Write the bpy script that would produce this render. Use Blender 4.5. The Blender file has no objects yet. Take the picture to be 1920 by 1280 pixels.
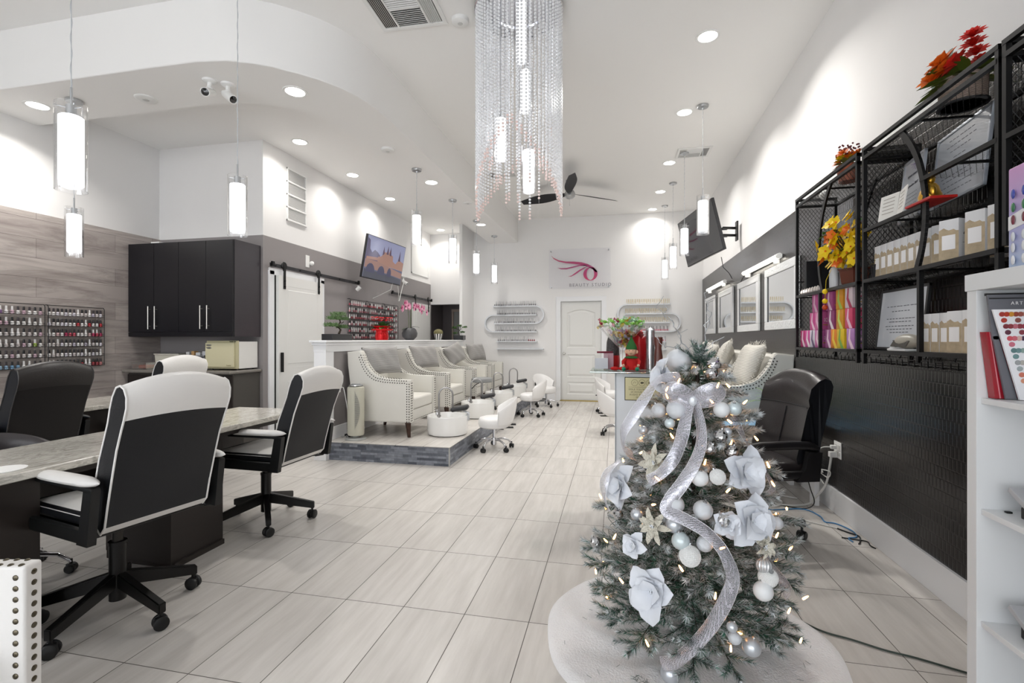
import bpy, bmesh, math, random
from math import sin, cos, pi, radians
from mathutils import Vector, Matrix, Euler
R_ = random.Random(7)
SC = bpy.context.scene
COL = SC.collection

# ------------------------------------------------------------------ materials
def lin(h):
    if isinstance(h, str):
        h = h.lstrip('#'); v = [int(h[i:i+2], 16)/255 for i in (0, 2, 4)]
    else: v = list(h)
    return tuple((x/12.92 if x <= .04045 else ((x+.055)/1.055)**2.4) for x in v) + (1,)
MATS = {}
def mat(name, color='#cccccc', rough=.5, metal=0., var=0., vscale=8., bump=0., bscale=60., spec=.5,
        emit=None, estr=0., trans=0., ior=1.45, alpha=1., coat=0., stretch=(1, 1, 1), sheen=0.):
    if name in MATS: return MATS[name]
    m = bpy.data.materials.new(name); m.use_nodes = True
    nt = m.node_tree; n = nt.nodes; l = nt.links
    b = n['Principled BSDF']
    b.inputs['Base Color'].default_value = lin(color)
    b.inputs['Roughness'].default_value = rough
    b.inputs['Metallic'].default_value = metal
    b.inputs['Specular IOR Level'].default_value = spec
    b.inputs['Transmission Weight'].default_value = trans
    b.inputs['IOR'].default_value = ior
    b.inputs['Alpha'].default_value = alpha
    b.inputs['Coat Weight'].default_value = coat
    b.inputs['Sheen Weight'].default_value = sheen
    if emit is not None:
        b.inputs['Emission Color'].default_value = lin(emit)
        b.inputs['Emission Strength'].default_value = estr
    tc = n.new('ShaderNodeTexCoord'); mp = n.new('ShaderNodeMapping')
    mp.inputs['Scale'].default_value = stretch
    l.new(tc.outputs['Object'], mp.inputs['Vector'])
    if var > 0:
        no = n.new('ShaderNodeTexNoise'); no.inputs['Scale'].default_value = vscale; no.inputs['Detail'].default_value = 4
        l.new(mp.outputs[0], no.inputs['Vector'])
        mx = n.new('ShaderNodeMix'); mx.data_type = 'RGBA'
        c = lin(color)
        mx.inputs[6].default_value = tuple(max(0, x*(1-var)) for x in c[:3])+(1,)
        mx.inputs[7].default_value = tuple(min(1, x*(1+var)) for x in c[:3])+(1,)
        l.new(no.outputs['Fac'], mx.inputs[0]); l.new(mx.outputs[2], b.inputs['Base Color'])
    if bump > 0:
        nb = n.new('ShaderNodeTexNoise'); nb.inputs['Scale'].default_value = bscale; nb.inputs['Detail'].default_value = 3
        l.new(mp.outputs[0], nb.inputs['Vector'])
        bp = n.new('ShaderNodeBump'); bp.inputs['Strength'].default_value = bump; bp.inputs['Distance'].default_value = .01
        l.new(nb.outputs['Fac'], bp.inputs['Height']); l.new(bp.outputs[0], b.inputs['Normal'])
    MATS[name] = m
    return m
def glassy(name, color='#ffffff', rough=.02, thin=.85, edge=.8):
    """thin clear glass or acrylic: mostly see-through with a glossy coat"""
    if name in MATS: return MATS[name]
    m = bpy.data.materials.new(name); m.use_nodes = True
    nt = m.node_tree; n = nt.nodes; l = nt.links
    n.remove(n['Principled BSDF']); out = n['Material Output']
    t = n.new('ShaderNodeBsdfTransparent'); t.inputs[0].default_value = lin(color)
    g = n.new('ShaderNodeBsdfGlossy'); g.inputs['Roughness'].default_value = rough
    lw = n.new('ShaderNodeLayerWeight'); lw.inputs[0].default_value = .25
    mr = n.new('ShaderNodeMapRange'); mr.inputs[3].default_value = 1-thin; mr.inputs[4].default_value = edge
    l.new(lw.outputs['Facing'], mr.inputs[0])
    mx = n.new('ShaderNodeMixShader'); l.new(mr.outputs[0], mx.inputs[0]); l.new(t.outputs[0], mx.inputs[1]); l.new(g.outputs[0], mx.inputs[2])
    l.new(mx.outputs[0], out.inputs[0]); MATS[name] = m
    return m

# ------------------------------------------------------------------ mesh builder
class B:
    def __init__(s): s.bm = bmesh.new(); s.mi = 0
    def m(s, i): s.mi = i; return s
    def _f(s, fs):
        for f in fs: f.material_index = s.mi
    def box(s, x0, x1, y0, y1, z0, z1, bev=0, seg=2, M=None):
        vs = [s.bm.verts.new((x, y, z)) for x in (x0, x1) for y in (y0, y1) for z in (z0, z1)]
        idx = [(0,1,3,2),(4,6,7,5),(0,4,5,1),(2,3,7,6),(0,2,6,4),(1,5,7,3)]
        fs = [s.bm.faces.new([vs[i] for i in q]) for q in idx]; s._f(fs)
        if bev > 0:
            ed = list({e for f in fs for e in f.edges})
            r = bmesh.ops.bevel(s.bm, geom=ed, offset=bev, segments=seg, profile=.5, affect='EDGES', clamp_overlap=True)
            for f in r['faces']: f.material_index = s.mi
            vs = list({v for f in r['faces'] for v in f.verts} | {v for v in vs if v.is_valid})
        if M is not None: bmesh.ops.transform(s.bm, matrix=M, verts=vs)
        return s
    def ob(s, c, sz, rot=(0,0,0), bev=0, seg=2):
        M = Matrix.Translation(c) @ (rot if isinstance(rot, Matrix) else Euler(rot).to_matrix().to_4x4())
        return s.box(-sz[0]/2, sz[0]/2, -sz[1]/2, sz[1]/2, -sz[2]/2, sz[2]/2, bev, seg, M)
    def ring(s, c, ax, r, n, ph=0):
        ax = Vector(ax).normalized(); t = Vector((0,0,1)) if abs(ax.z) < .9 else Vector((1,0,0))
        u = ax.cross(t).normalized(); v = ax.cross(u)
        return [s.bm.verts.new(Vector(c)+u*r*cos(ph+2*pi*i/n)+v*r*sin(ph+2*pi*i/n)) for i in range(n)]
    def join(s, a, b, close=True):
        n = len(a)
        for i in range(n if close else n-1):
            f = s.bm.faces.new((a[i], a[(i+1) % n], b[(i+1) % n], b[i])); f.material_index = s.mi
    def cap(s, a):
        f = s.bm.faces.new(a); f.material_index = s.mi
    def cyl(s, p0, p1, r0, r1=None, n=16, caps=True):
        r1 = r0 if r1 is None else r1
        ax = Vector(p1)-Vector(p0)
        a = s.ring(p0, ax, r0, n); b = s.ring(p1, ax, r1, n); s.join(a, b)
        if caps: s.cap(a); s.cap(b[::-1])
        return s
    def lathe(s, prof, c=(0,0,0), n=24, M=None, sx=1, sy=1):
        c = Vector(c); rings = []; allv = []
        for r, z in prof:
            if r < 1e-5: vs = [s.bm.verts.new((c.x, c.y, c.z+z))]
            else: vs = [s.bm.verts.new((c.x+r*sx*cos(2*pi*i/n), c.y+r*sy*sin(2*pi*i/n), c.z+z)) for i in range(n)]
            rings.append(vs); allv += vs
        for a, b in zip(rings, rings[1:]):
            if len(a) == 1 and len(b) == 1: continue
            for i in range(n):
                j = (i+1) % n
                if len(a) == 1: q = (a[0], b[j], b[i])
                elif len(b) == 1: q = (a[i], a[j], b[0])
                else: q = (a[i], a[j], b[j], b[i])
                f = s.bm.faces.new(q); f.material_index = s.mi
        if M is not None: bmesh.ops.transform(s.bm, matrix=M, verts=allv)
        return s
    def tube(s, pts, r, n=8, closed=False, caps=True):
        pts = [Vector(p) for p in pts]; N = len(pts); rr = r if callable(r) else (lambda k: r)
        up = None; rings = []
        for k, p in enumerate(pts):
            if closed: t = (pts[(k+1) % N]-pts[k-1])
            else: t = pts[min(k+1, N-1)]-pts[max(k-1, 0)]
            if t.length < 1e-9: t = Vector((0,0,1))
            t.normalize()
            if up is None:
                up = t.cross(Vector((0,0,1)) if abs(t.z) < .9 else Vector((1,0,0))).normalized()
            up = (up-t*up.dot(t))
            if up.length < 1e-6: up = t.orthogonal()
            up.normalize(); v = t.cross(up); q = rr(k)
            rings.append([s.bm.verts.new(p+up*q*cos(2*pi*i/n)+v*q*sin(2*pi*i/n)) for i in range(n)])
        for a, b in zip(rings, rings[1:]): s.join(a, b)
        if closed: s.join(rings[-1], rings[0])
        elif caps: s.cap(rings[0][::-1]); s.cap(rings[-1])
        return s
    def sph(s, c, r, u=12, v=8, sc=(1,1,1), M=None):
        prof = [(r*sin(pi*i/v), -r*cos(pi*i/v)) for i in range(v+1)]
        n0 = len(s.bm.verts)
        mm = Matrix.Translation(c) @ (M if M is not None else Matrix.Identity(4)) @ Matrix.Diagonal((*sc, 1))
        return s.lathe([(max(0, a) if 0 < i < v else 0, b) for i, (a, b) in enumerate(prof)], (0,0,0), u, mm)
    def prism(s, poly, a, b, axis='y'):
        """poly in the two other axes, extruded from a to b along axis"""
        def P(p, t):
            return {'y': (p[0], t, p[1]), 'x': (t, p[0], p[1]), 'z': (p[0], p[1], t)}[axis]
        A = [s.bm.verts.new(P(p, a)) for p in poly]; Bv = [s.bm.verts.new(P(p, b)) for p in poly]
        s.join(A, Bv); s.cap(A[::-1]); s.cap(Bv)
        return s
    def face(s, pts):
        s.cap([s.bm.verts.new(p) for p in pts]); return s
    def grid(s, fn, nu, nv, wrapu=False):
        g = [[s.bm.verts.new(fn(i/nu, j/nv)) for j in range(nv+1)] for i in range(nu if wrapu else nu+1)]
        L = len(g)
        for i in range(nu):
            for j in range(nv):
                f = s.bm.faces.new((g[i][j], g[(i+1) % L][j], g[(i+1) % L][j+1], g[i][j+1])); f.material_index = s.mi
        return s
    def done(s, name, mats, smooth=.7):
        me = bpy.data.meshes.new(name)
        bmesh.ops.recalc_face_normals(s.bm, faces=s.bm.faces)
        s.bm.to_mesh(me); s.bm.free()
        for m_ in (mats if isinstance(mats, (list, tuple)) else [mats]): me.materials.append(m_)
        if smooth:
            me.shade_smooth(); me.set_sharp_from_angle(angle=smooth)
        return me
def text_mesh(txt, size, mats, name='lettering', depth=.0006, align='CENTER', space=1.0):
    c = bpy.data.curves.new(name, 'FONT'); c.body = txt; c.size = size; c.extrude = depth
    c.align_x = align; c.align_y = 'CENTER'; c.space_character = space; c.resolution_u = 2
    o = bpy.data.objects.new('tmp', c); COL.objects.link(o)
    dg = bpy.context.evaluated_depsgraph_get(); dg.update()
    me = bpy.data.meshes.new_from_object(o.evaluated_get(dg)); me.name = name
    bpy.data.objects.remove(o); bpy.data.curves.remove(c)
    me.materials.clear(); me.materials.append(mats)
    return me

# ------------------------------------------------------------------ objects
def tag(o, label, cat, group=None):
    o['label'] = label; o['category'] = cat
    if group: o['group'] = group
    return o
def T(name, label, cat, loc=(0,0,0), rz=0, group=None):
    o = bpy.data.objects.new(name, None); o.empty_display_size = .05; COL.objects.link(o)
    o.location = loc; o.rotation_euler = (0,0,rz)
    return tag(o, label, cat, group)
def P(name, b, mats, parent=None, world=False, smooth=.7, loc=(0,0,0), rot=(0,0,0), label=None):
    me = b.done(name, mats, smooth) if isinstance(b, B) else b
    o = bpy.data.objects.new(name, me); COL.objects.link(o); o.location = loc; o.rotation_euler = rot
    if isinstance(b, B) and .5 <= smooth <= 1:
        wn = o.modifiers.new('flat_faces', 'WEIGHTED_NORMAL'); wn.keep_sharp = True; wn.weight = 90
    if parent is not None:
        o.parent = parent
        if world:
            r = parent
            while r.parent: r = r.parent
            o.matrix_parent_inverse = (Matrix.Translation(r.location) @ Matrix.Rotation(r.rotation_euler.z, 4, 'Z')).inverted()
            if parent is not r: o.matrix_parent_inverse = Matrix.Identity(4)
    if label: o['label'] = label
    return o
def ONE(name, b, mats, label, cat, group=None, loc=(0,0,0), rot=(0,0,0), smooth=.7):
    return tag(P(name, b, mats, loc=loc, rot=rot, smooth=smooth), label, cat, group)
def S(name, b, mats, smooth=.7):
    o = P(name, b, mats, smooth=smooth); o['kind'] = 'structure'; return o
def dup(root, loc=None, rz=None, label=None, group=None, rot=None):
    r = root.copy(); COL.objects.link(r)
    if loc is not None: r.location = loc
    if rz is not None: r.rotation_euler = (0,0,rz)
    if rot is not None: r.rotation_euler = rot
    if label: r['label'] = label
    if group: r['group'] = group
    for ch in list(root.children):
        c = ch.copy(); COL.objects.link(c); c.parent = r
        for g in list(ch.children):
            d = g.copy(); COL.objects.link(d); d.parent = c
    return r

# ------------------------------------------------------------------ camera
F, CX, CY, H, YAW = 900., 960., 636., 1.30, .211
sY, cY = sin(YAW), cos(YAW)
cam = bpy.data.cameras.new('camera'); co = bpy.data.objects.new('camera', cam); COL.objects.link(co)
co.location = (0, 0, H); co.rotation_euler = (pi/2, 0, YAW)
cam.sensor_width = 36; cam.lens = F/1920*36; cam.shift_y = -4/1920; cam.clip_start = .05
SC.camera = co
vs = SC.view_settings
vs.view_transform = 'Standard'; vs.look = 'None'; vs.gamma = 1; vs.use_curve_mapping = False; vs.exposure = 0.68
def RX(y): return 1.577+.0143*y       # the long right wall runs very slightly off square
# ================================================================== SETTING
W = mat('wall_white_paint', '#eeedec', .75, var=.02, vscale=3, bump=.03, bscale=220)
CEIL = mat('ceiling_white_paint', '#f3f2f0', .8, bump=.03, bscale=220)
GREY = mat('wall_grey_paint', '#928d8d', .6, var=.03, vscale=3, bump=.03, bscale=200)
TRIM = mat('trim_white_gloss', '#edeef0', .35)
ZM, Z1, Z2, ZG = 3.88, 3.39, 3.65, 2.53

def floor_mat():
    m = bpy.data.materials.new('floor_tile'); m.use_nodes = True; nt = m.node_tree; n = nt.nodes; l = nt.links
    b = n['Principled BSDF']; tc = n.new('ShaderNodeTexCoord')
    mp = n.new('ShaderNodeMapping'); mp.inputs['Location'].default_value = (2.2392+30*.30877, -1.5611+30*.6126, 0)
    l.new(tc.outputs['Object'], mp.inputs[0])
    br = n.new('ShaderNodeTexBrick'); br.offset = 0; br.offset_frequency = 1; br.squash = 1
    for k, v in (('Scale', 1), ('Mortar Size', .0019), ('Mortar Smooth', .0), ('Bias', 0), ('Brick Width', .30877), ('Row Height', .6126)): br.inputs[k].default_value = v
    br.inputs['Color1'].default_value = lin('#d3cfca'); br.inputs['Color2'].default_value = lin('#ccc8c3'); br.inputs['Mortar'].default_value = lin('#5d5954')
    l.new(mp.outputs[0], br.inputs['Vector'])
    # long streaks that differ per tile
    m2 = n.new('ShaderNodeMapping'); m2.inputs['Scale'].default_value = (9, .9, 1); m2.inputs['Rotation'].default_value = (0, 0, .05)
    add = n.new('ShaderNodeVectorMath'); add.operation = 'ADD'
    sn = n.new('ShaderNodeVectorMath'); sn.operation = 'SNAP'; sn.inputs[1].default_value = (.30877, .6126, 1)
    wn = n.new('ShaderNodeTexWhiteNoise'); l.new(mp.outputs[0], sn.inputs[0]); l.new(sn.outputs[0], wn.inputs['Vector'])
    sc = n.new('ShaderNodeVectorMath'); sc.operation = 'SCALE'; sc.inputs['Scale'].default_value = 6; l.new(wn.outputs['Color'], sc.inputs[0])
    l.new(mp.outputs[0], add.inputs[0]); l.new(sc.outputs[0], add.inputs[1]); l.new(add.outputs[0], m2.inputs[0])
    no = n.new('ShaderNodeTexNoise'); no.inputs['Scale'].default_value = 2.2; no.inputs['Detail'].default_value = 7; no.inputs['Roughness'].default_value = .62
    l.new(m2.outputs[0], no.inputs['Vector'])
    cr = n.new('ShaderNodeValToRGB'); cr.color_ramp.elements[0].position = .32; cr.color_ramp.elements[1].position = .66
    cr.color_ramp.elements[0].color = (.84, .83, .82, 1); cr.color_ramp.elements[1].color = (1.04, 1.04, 1.04, 1)
    l.new(no.outputs['Fac'], cr.inputs[0])
    mu = n.new('ShaderNodeMix'); mu.data_type = 'RGBA'; mu.blend_type = 'MULTIPLY'; mu.inputs[0].default_value = .8
    l.new(br.outputs['Color'], mu.inputs[6]); l.new(cr.outputs[0], mu.inputs[7]); l.new(mu.outputs[2], b.inputs['Base Color'])
    mr = n.new('ShaderNodeMapRange'); mr.inputs[3].default_value = .27; mr.inputs[4].default_value = .9; l.new(br.outputs['Fac'], mr.inputs[0]); l.new(mr.outputs[0], b.inputs['Roughness'])
    bp = n.new('ShaderNodeBump'); bp.inputs['Strength'].default_value = .35; bp.inputs['Distance'].default_value = .002; bp.invert = True
    l.new(br.outputs['Fac'], bp.inputs['Height']); l.new(bp.outputs[0], b.inputs['Normal'])
    return m
def wood_mat():
    m = bpy.data.materials.new('grey_wood_planks'); m.use_nodes = True; nt = m.node_tree; n = nt.nodes; l = nt.links
    b = n['Principled BSDF']; b.inputs['Roughness'].default_value = .55
    tc = n.new('ShaderNodeTexCoord'); sp = n.new('ShaderNodeSeparateXYZ'); l.new(tc.outputs['Object'], sp.inputs[0])
    cb = n.new('ShaderNodeCombineXYZ'); l.new(sp.outputs['Y'], cb.inputs[0]); l.new(sp.outputs['Z'], cb.inputs[1])
    br = n.new('ShaderNodeTexBrick'); br.offset = .37; br.offset_frequency = 2
    for k, v in (('Scale', 1), ('Mortar Size', .0012), ('Mortar Smooth', .1), ('Brick Width', 1.2), ('Row Height', .19)): br.inputs[k].default_value = v
    br.inputs['Color1'].default_value = lin('#c4bdb8'); br.inputs['Color2'].default_value = lin('#aea6a2'); br.inputs['Mortar'].default_value = lin('#5f5955')
    l.new(cb.outputs[0], br.inputs['Vector'])
    fl = n.new('ShaderNodeMath'); fl.operation = 'MULTIPLY'; fl.inputs[1].default_value = 1/.19; l.new(sp.outputs['Z'], fl.inputs[0])
    f2 = n.new('ShaderNodeMath'); f2.operation = 'FLOOR'; l.new(fl.outputs[0], f2.inputs[0])
    f3 = n.new('ShaderNodeMath'); f3.operation = 'MULTIPLY'; f3.inputs[1].default_value = 3.7; l.new(f2.outputs[0], f3.inputs[0])
    c2 = n.new('ShaderNodeCombineXYZ'); l.new(sp.outputs['Y'], c2.inputs[0]); l.new(sp.outputs['Z'], c2.inputs[1]); l.new(f3.outputs[0], c2.inputs[2])
    mp = n.new('ShaderNodeMapping'); mp.inputs['Scale'].default_value = (.8, 6, 1); l.new(c2.outputs[0], mp.inputs[0])
    no = n.new('ShaderNodeTexNoise'); no.inputs['Scale'].default_value = 1.6; no.inputs['Detail'].default_value = 9; no.inputs['Roughness'].default_value = .68; no.inputs['Distortion'].default_value = .6
    l.new(mp.outputs[0], no.inputs['Vector'])
    cr = n.new('ShaderNodeValToRGB'); e = cr.color_ramp.elements
    e[0].position = .3; e[0].color = (.42, .38, .37, 1); e[1].position = .56; e[1].color = (1, .98, .97, 1)
    l.new(no.outputs['Fac'], cr.inputs[0])
    mu = n.new('ShaderNodeMix'); mu.data_type = 'RGBA'; mu.blend_type = 'MULTIPLY'; mu.inputs[0].default_value = .85
    l.new(br.outputs['Color'], mu.inputs[6]); l.new(cr.outputs[0], mu.inputs[7]); l.new(mu.outputs[2], b.inputs['Base Color'])
    return m
def blacktile_mat(name, c1, rough, amp):
    m = bpy.data.materials.new(name); m.use_nodes = True; nt = m.node_tree; n = nt.nodes; l = nt.links
    b = n['Principled BSDF']; b.inputs['Roughness'].default_value = rough
    tc = n.new('ShaderNodeTexCoord'); sp = n.new('ShaderNodeSeparateXYZ'); l.new(tc.outputs['Object'], sp.inputs[0])
    cb = n.new('ShaderNodeCombineXYZ'); l.new(sp.outputs['Y'], cb.inputs[0]); l.new(sp.outputs['Z'], cb.inputs[1])
    br = n.new('ShaderNodeTexBrick'); br.offset = .5; br.offset_frequency = 2
    for k, v in (('Scale', 1), ('Mortar Size', .0012), ('Mortar Smooth', .3), ('Brick Width', .30), ('Row Height', .29)): br.inputs[k].default_value = v
    br.inputs['Color1'].default_value = lin(c1); br.inputs['Color2'].default_value = lin(c1); br.inputs['Mortar'].default_value = lin('#0c0a0a')
    l.new(cb.outputs[0], br.inputs['Vector']); l.new(br.outputs['Color'], b.inputs['Base Color'])
    # wavy upright ribs pinched into scallops
    b2 = n.new('ShaderNodeTexBrick'); b2.offset = .5; b2.offset_frequency = 2
    for k, v in (('Scale', 1), ('Mortar Size', .006), ('Mortar Smooth', 1.0), ('Brick Width', .03), ('Row Height', .06)): b2.inputs[k].default_value = v
    b2.inputs['Color1'].default_value = (1,1,1,1); b2.inputs['Color2'].default_value = (.9,.9,.9,1); b2.inputs['Mortar'].default_value = (0,0,0,1)
    l.new(cb.outputs[0], b2.inputs['Vector'])
    a = n.new('ShaderNodeMath'); a.operation = 'MULTIPLY'; a.inputs[1].default_value = 6.; l.new(br.outputs['Fac'], a.inputs[0])
    a2 = n.new('ShaderNodeMath'); a2.operation = 'ADD'; l.new(b2.outputs['Fac'], a2.inputs[0]); l.new(a.outputs[0], a2.inputs[1])
    bp = n.new('ShaderNodeBump'); bp.invert = True; bp.inputs['Strength'].default_value = amp; bp.inputs['Distance'].default_value = .0025
    l.new(a2.outputs[0], bp.inputs['Height']); l.new(bp.outputs[0], b.inputs['Normal'])
    return m
FLOOR = floor_mat(); WOOD = wood_mat(); BTILE = blacktile_mat('embossed_black_tile', '#1d1918', .26, .28)

b = B(); b.box(-6, 2.2, -2.6, 12.2, -.1, 0); S('floor', b, FLOOR)
# left wall, grey plank cladding to 2.53 m
b = B(); b.box(-5.75, -5.53, -2.6, 4.95, 0, ZM+.05); b.m(1).box(-5.53, -5.51, -2.6, 4.91, 0, ZG); S('wall_left', b, [W, WOOD])
# alcove wall behind the wall cabinet and the hall wall with the sliding doors
b = B(); b.box(-5.75, -4.25, 4.91, 5.1, ZG, ZM); b.m(1).box(-5.75, -4.25, 4.91, 5.1, 0, ZG); S('wall_alcove', b, [W, GREY])
b = B(); b.box(-4.25, -4.05, 5.1, 10.4, ZG, ZM); b.m(1).box(-4.25, -4.048, 5.1, 10.2, 0, ZG)
b.m(0).box(-4.25, -4.05, 4.91, 5.1, ZG, ZM); b.m(1).box(-4.25, -4.048, 4.91, 5.1, 0, ZG); S('wall_hall', b, [W, GREY])
b = B(); b.box(-4.05, -4.03, 4.93, 5.08, 0, .14); b.box(-4.05, -4.03, 5.98, 10.17, 0, .14); S('baseboard_hall', b, TRIM)
# back wall with the open passage and the panelled door
DX0, DX1, DZ = -1.12, -.27, 2.10
b = B()
b.box(-4.05, -3.08, 10.17, 10.32, 2.085, ZM); b.box(-3.08, DX0-.06, 10.17, 10.32, 0, ZM)
b.box(DX1+.06, 2.1, 10.17, 10.32, 0, ZM); b.box(DX0-.06, DX1+.06, 10.17, 10.32, DZ+.05, ZM)
S('wall_back', b, W)
b = B(); b.box(-3.1, -3.04, 9.35, 10.17, 0, Z2+.02); S('wall_stub', b, W)
b = B(); b.box(-3.03, DX0-.13, 10.155, 10.17, 0, .15, .004); b.box(DX1+.13, 1.7, 10.155, 10.17, 0, .15, .004); S('baseboard_back', b, TRIM)
# right wall: painted upper wall, embossed dark tile below 2.5 m
def skew(b):
    for v in b.bm.verts: v.co.x += RX(v.co.y)
    return b
b = B(); b.box(0, .25, -2.6, 10.4, 0, ZM+.05); S('wall_right', skew(b), W)
b = B(); b.box(-.012, 0, 1.0, 10.17, .15, 2.49); o = S('trim_1', skew(b), BTILE)
b = B(); b.box(-.028, -.004, -2.6, 10.17, 0, .178, .004); S('baseboard_right', skew(b), TRIM)
# shop front behind the camera: posts, sill and panes
b = B(); b.box(-5.75, 2.1, -2.7, -2.5, 0, .35); b.box(-5.75, 2.1, -2.7, -2.5, 3.2, ZM)
for x in (-5.6, -2.55, 1.5): b.box(x-.12, x+.12, -2.7, -2.5, .35, 3.2)
S('wall_front', b, W)
for i, (x0, x1) in enumerate(((-5.48, -2.67), (-2.43, 1.38))):
    b = B(); 
    for x in (x0, (x0+x1)/2, x1): b.box(x-.03, x+.03, -2.63, -2.57, .35, 3.2)
    for z in (.38, 3.17): b.box(x0, x1, -2.63, -2.57, z-.03, z+.03)
    b.m(1).box(x0, x1, -2.603, -2.597, .35, 3.2)
    S('window_%d' % (i+1), b, [mat('window_metal', '#55565a', .4, .8), glassy('window_glass')])
# ceilings
b = B(); b.box(-6, 2.2, -2.7, 12.2, ZM, ZM+.1); S('ceiling', b, CEIL)
outer = [(-5.6,3.03),(-4.4,3.03),(-3.5,3.03),(-3.1,3.035),(-2.86,3.07),(-2.7,3.14),(-2.57,3.22),(-2.44,3.33),(-2.33,3.45),(-2.23,3.6),(-2.16,3.77),(-2.12,3.96),(-2.105,4.2),(-2.1,4.6),(-2.1,6),(-2.09,8),(-2.05,10.2)]
inner = [(-5.6,3.62),(-4.6,3.62),(-3.8,3.62),(-3.45,3.625),(-3.3,3.64),(-3.18,3.67),(-3.06,3.71),(-2.95,3.77),(-2.85,3.85),(-2.77,3.95),(-2.71,4.06),(-2.68,4.2),(-2.665,4.4),(-2.66,4.8),(-2.66,6),(-2.66,8),(-2.66,10.2)]
b = B()
g = [[b.bm.verts.new((*o_, ZM+.02)), b.bm.verts.new((*o_, Z1+.012)), b.bm.verts.new((o_[0]*.996+i_[0]*.004, o_[1]*.98+i_[1]*.02, Z1)), b.bm.verts.new((*i_, Z1)), b.bm.verts.new((*i_, Z2+.02))] for o_, i_ in zip(outer, inner)]
for p, q in zip(g, g[1:]):
    for k in range(4): b.bm.faces.new((p[k], q[k], q[k+1], p[k+1]))
S('ceiling_soffit', b, CEIL, smooth=.9)
b = B()
b.box(-5.6, -2.66, 3.62, 10.2, Z2, Z2+.03); S('ceiling_lower', b, CEIL)
# half wall behind the left spa chairs: white end post, cap with moulding, grey face
b = B()
b.m(0).box(-3.16, -3.045, 4.66, 9.36, 0, 1.17); b.box(-3.165, -3.02, 4.6, 4.75, 0, 1.17, .004)
b.m(1).box(-3.046, -3.036, 4.75, 9.35, .2, 1.17)
b.m(0).box(-3.2, -2.985, 4.56, 9.38, 1.265, 1.29, .006); b.box(-3.185, -3.005, 4.58, 9.36, 1.235, 1.265, .008); b.box(-3.17, -3.02, 4.60, 9.35, 1.165, 1.235)
b.box(-3.036, -3.022, 4.75, 9.35, .2, .34, .003)
S('wall_half', b, [TRIM, GREY])
# raised pedicure platforms
STONE = bpy.data.materials.new('stacked_slate_strip'); STONE.use_nodes = True
def _stone():
    nt = STONE.node_tree; n = nt.nodes; l = nt.links; b = n['Principled BSDF']; b.inputs['Roughness'].default_value = .5
    tc = n.new('ShaderNodeTexCoord'); sp = n.new('ShaderNodeSeparateXYZ'); l.new(tc.outputs['Object'], sp.inputs[0])
    ad = n.new('ShaderNodeMath'); l.new(sp.outputs['X'], ad.inputs[0]); l.new(sp.outputs['Y'], ad.inputs[1])
    cb = n.new('ShaderNodeCombineXYZ'); l.new(ad.outputs[0], cb.inputs[0]); l.new(sp.outputs['Z'], cb.inputs[1])
    br = n.new('ShaderNodeTexBrick'); br.offset = .41; br.offset_frequency = 2; br.squash = .6; br.squash_frequency = 3
    for k, v in (('Scale', 1), ('Mortar Size', .0006), ('Bias', .0), ('Brick Width', .16), ('Row Height', .0251)): br.inputs[k].default_value = v
    br.inputs['Color1'].default_value = lin('#8d929c'); br.inputs['Color2'].default_value = lin('#4c515c'); br.inputs['Mortar'].default_value = lin('#50535a')
    l.new(cb.outputs[0], br.inputs['Vector'])
    no = n.new('ShaderNodeTexNoise'); no.inputs['Scale'].default_value = 25; no.inputs['Detail'].default_value = 5; l.new(tc.outputs['Object'], no.inputs['Vector'])
    mu = n.new('ShaderNodeMix'); mu.data_type = 'RGBA'; mu.blend_type = 'OVERLAY'; mu.inputs[0].default_value = .5
    l.new(br.outputs['Color'], mu.inputs[6]); l.new(no.outputs['Fac'], mu.inputs[7]); l.new(mu.outputs[2], b.inputs['Base Color'])
_stone()
b = B(); b.box(-3.04, -1.66, 4.66, 10.17, 0, .192); b.m(1).box(-3.04, -1.645, 4.645, 10.17, .192, .2, .002); b.m(2).box(-1.655, -1.643, 4.643, 4.655, 0, .199)
S('floor_platform', b, [STONE, FLOOR, mat('tile_edge_metal', '#b9b9b7', .35, .8)])
b = B(); b.box(.62, 1.7, 4.95, 10.17, 0, .192); b.m(1).box(.61, 1.7, 4.94, 10.17, .192, .2, .002); S('floor_platform', b, [STONE, FLOOR])
# corridor seen through the passage in the back wall
b = B()
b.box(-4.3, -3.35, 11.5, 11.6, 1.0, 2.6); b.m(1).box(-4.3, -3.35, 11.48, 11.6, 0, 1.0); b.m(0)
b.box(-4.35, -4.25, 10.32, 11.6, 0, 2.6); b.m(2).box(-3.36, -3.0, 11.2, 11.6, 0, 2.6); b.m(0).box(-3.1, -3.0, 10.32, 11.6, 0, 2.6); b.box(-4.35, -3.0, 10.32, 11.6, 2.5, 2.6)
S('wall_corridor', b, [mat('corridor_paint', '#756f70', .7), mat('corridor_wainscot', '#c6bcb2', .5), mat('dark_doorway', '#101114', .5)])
b = B(); b.box(-3.98, -3.94, 11.4, 11.5, 0, 2.05); b.box(-3.56, -3.50, 11.3, 11.5, 0, 2.05); b.box(-3.98, -3.5, 11.38, 11.5, 1.99, 2.05)
b.m(1).box(-3.94, -3.56, 11.44, 11.5, 0, 1.99)
o = S('door_2', b, [mat('door_casing_cream', '#b5a698', .5), mat('door_leaf_grey', '#8f8e8a', .4)])

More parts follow.
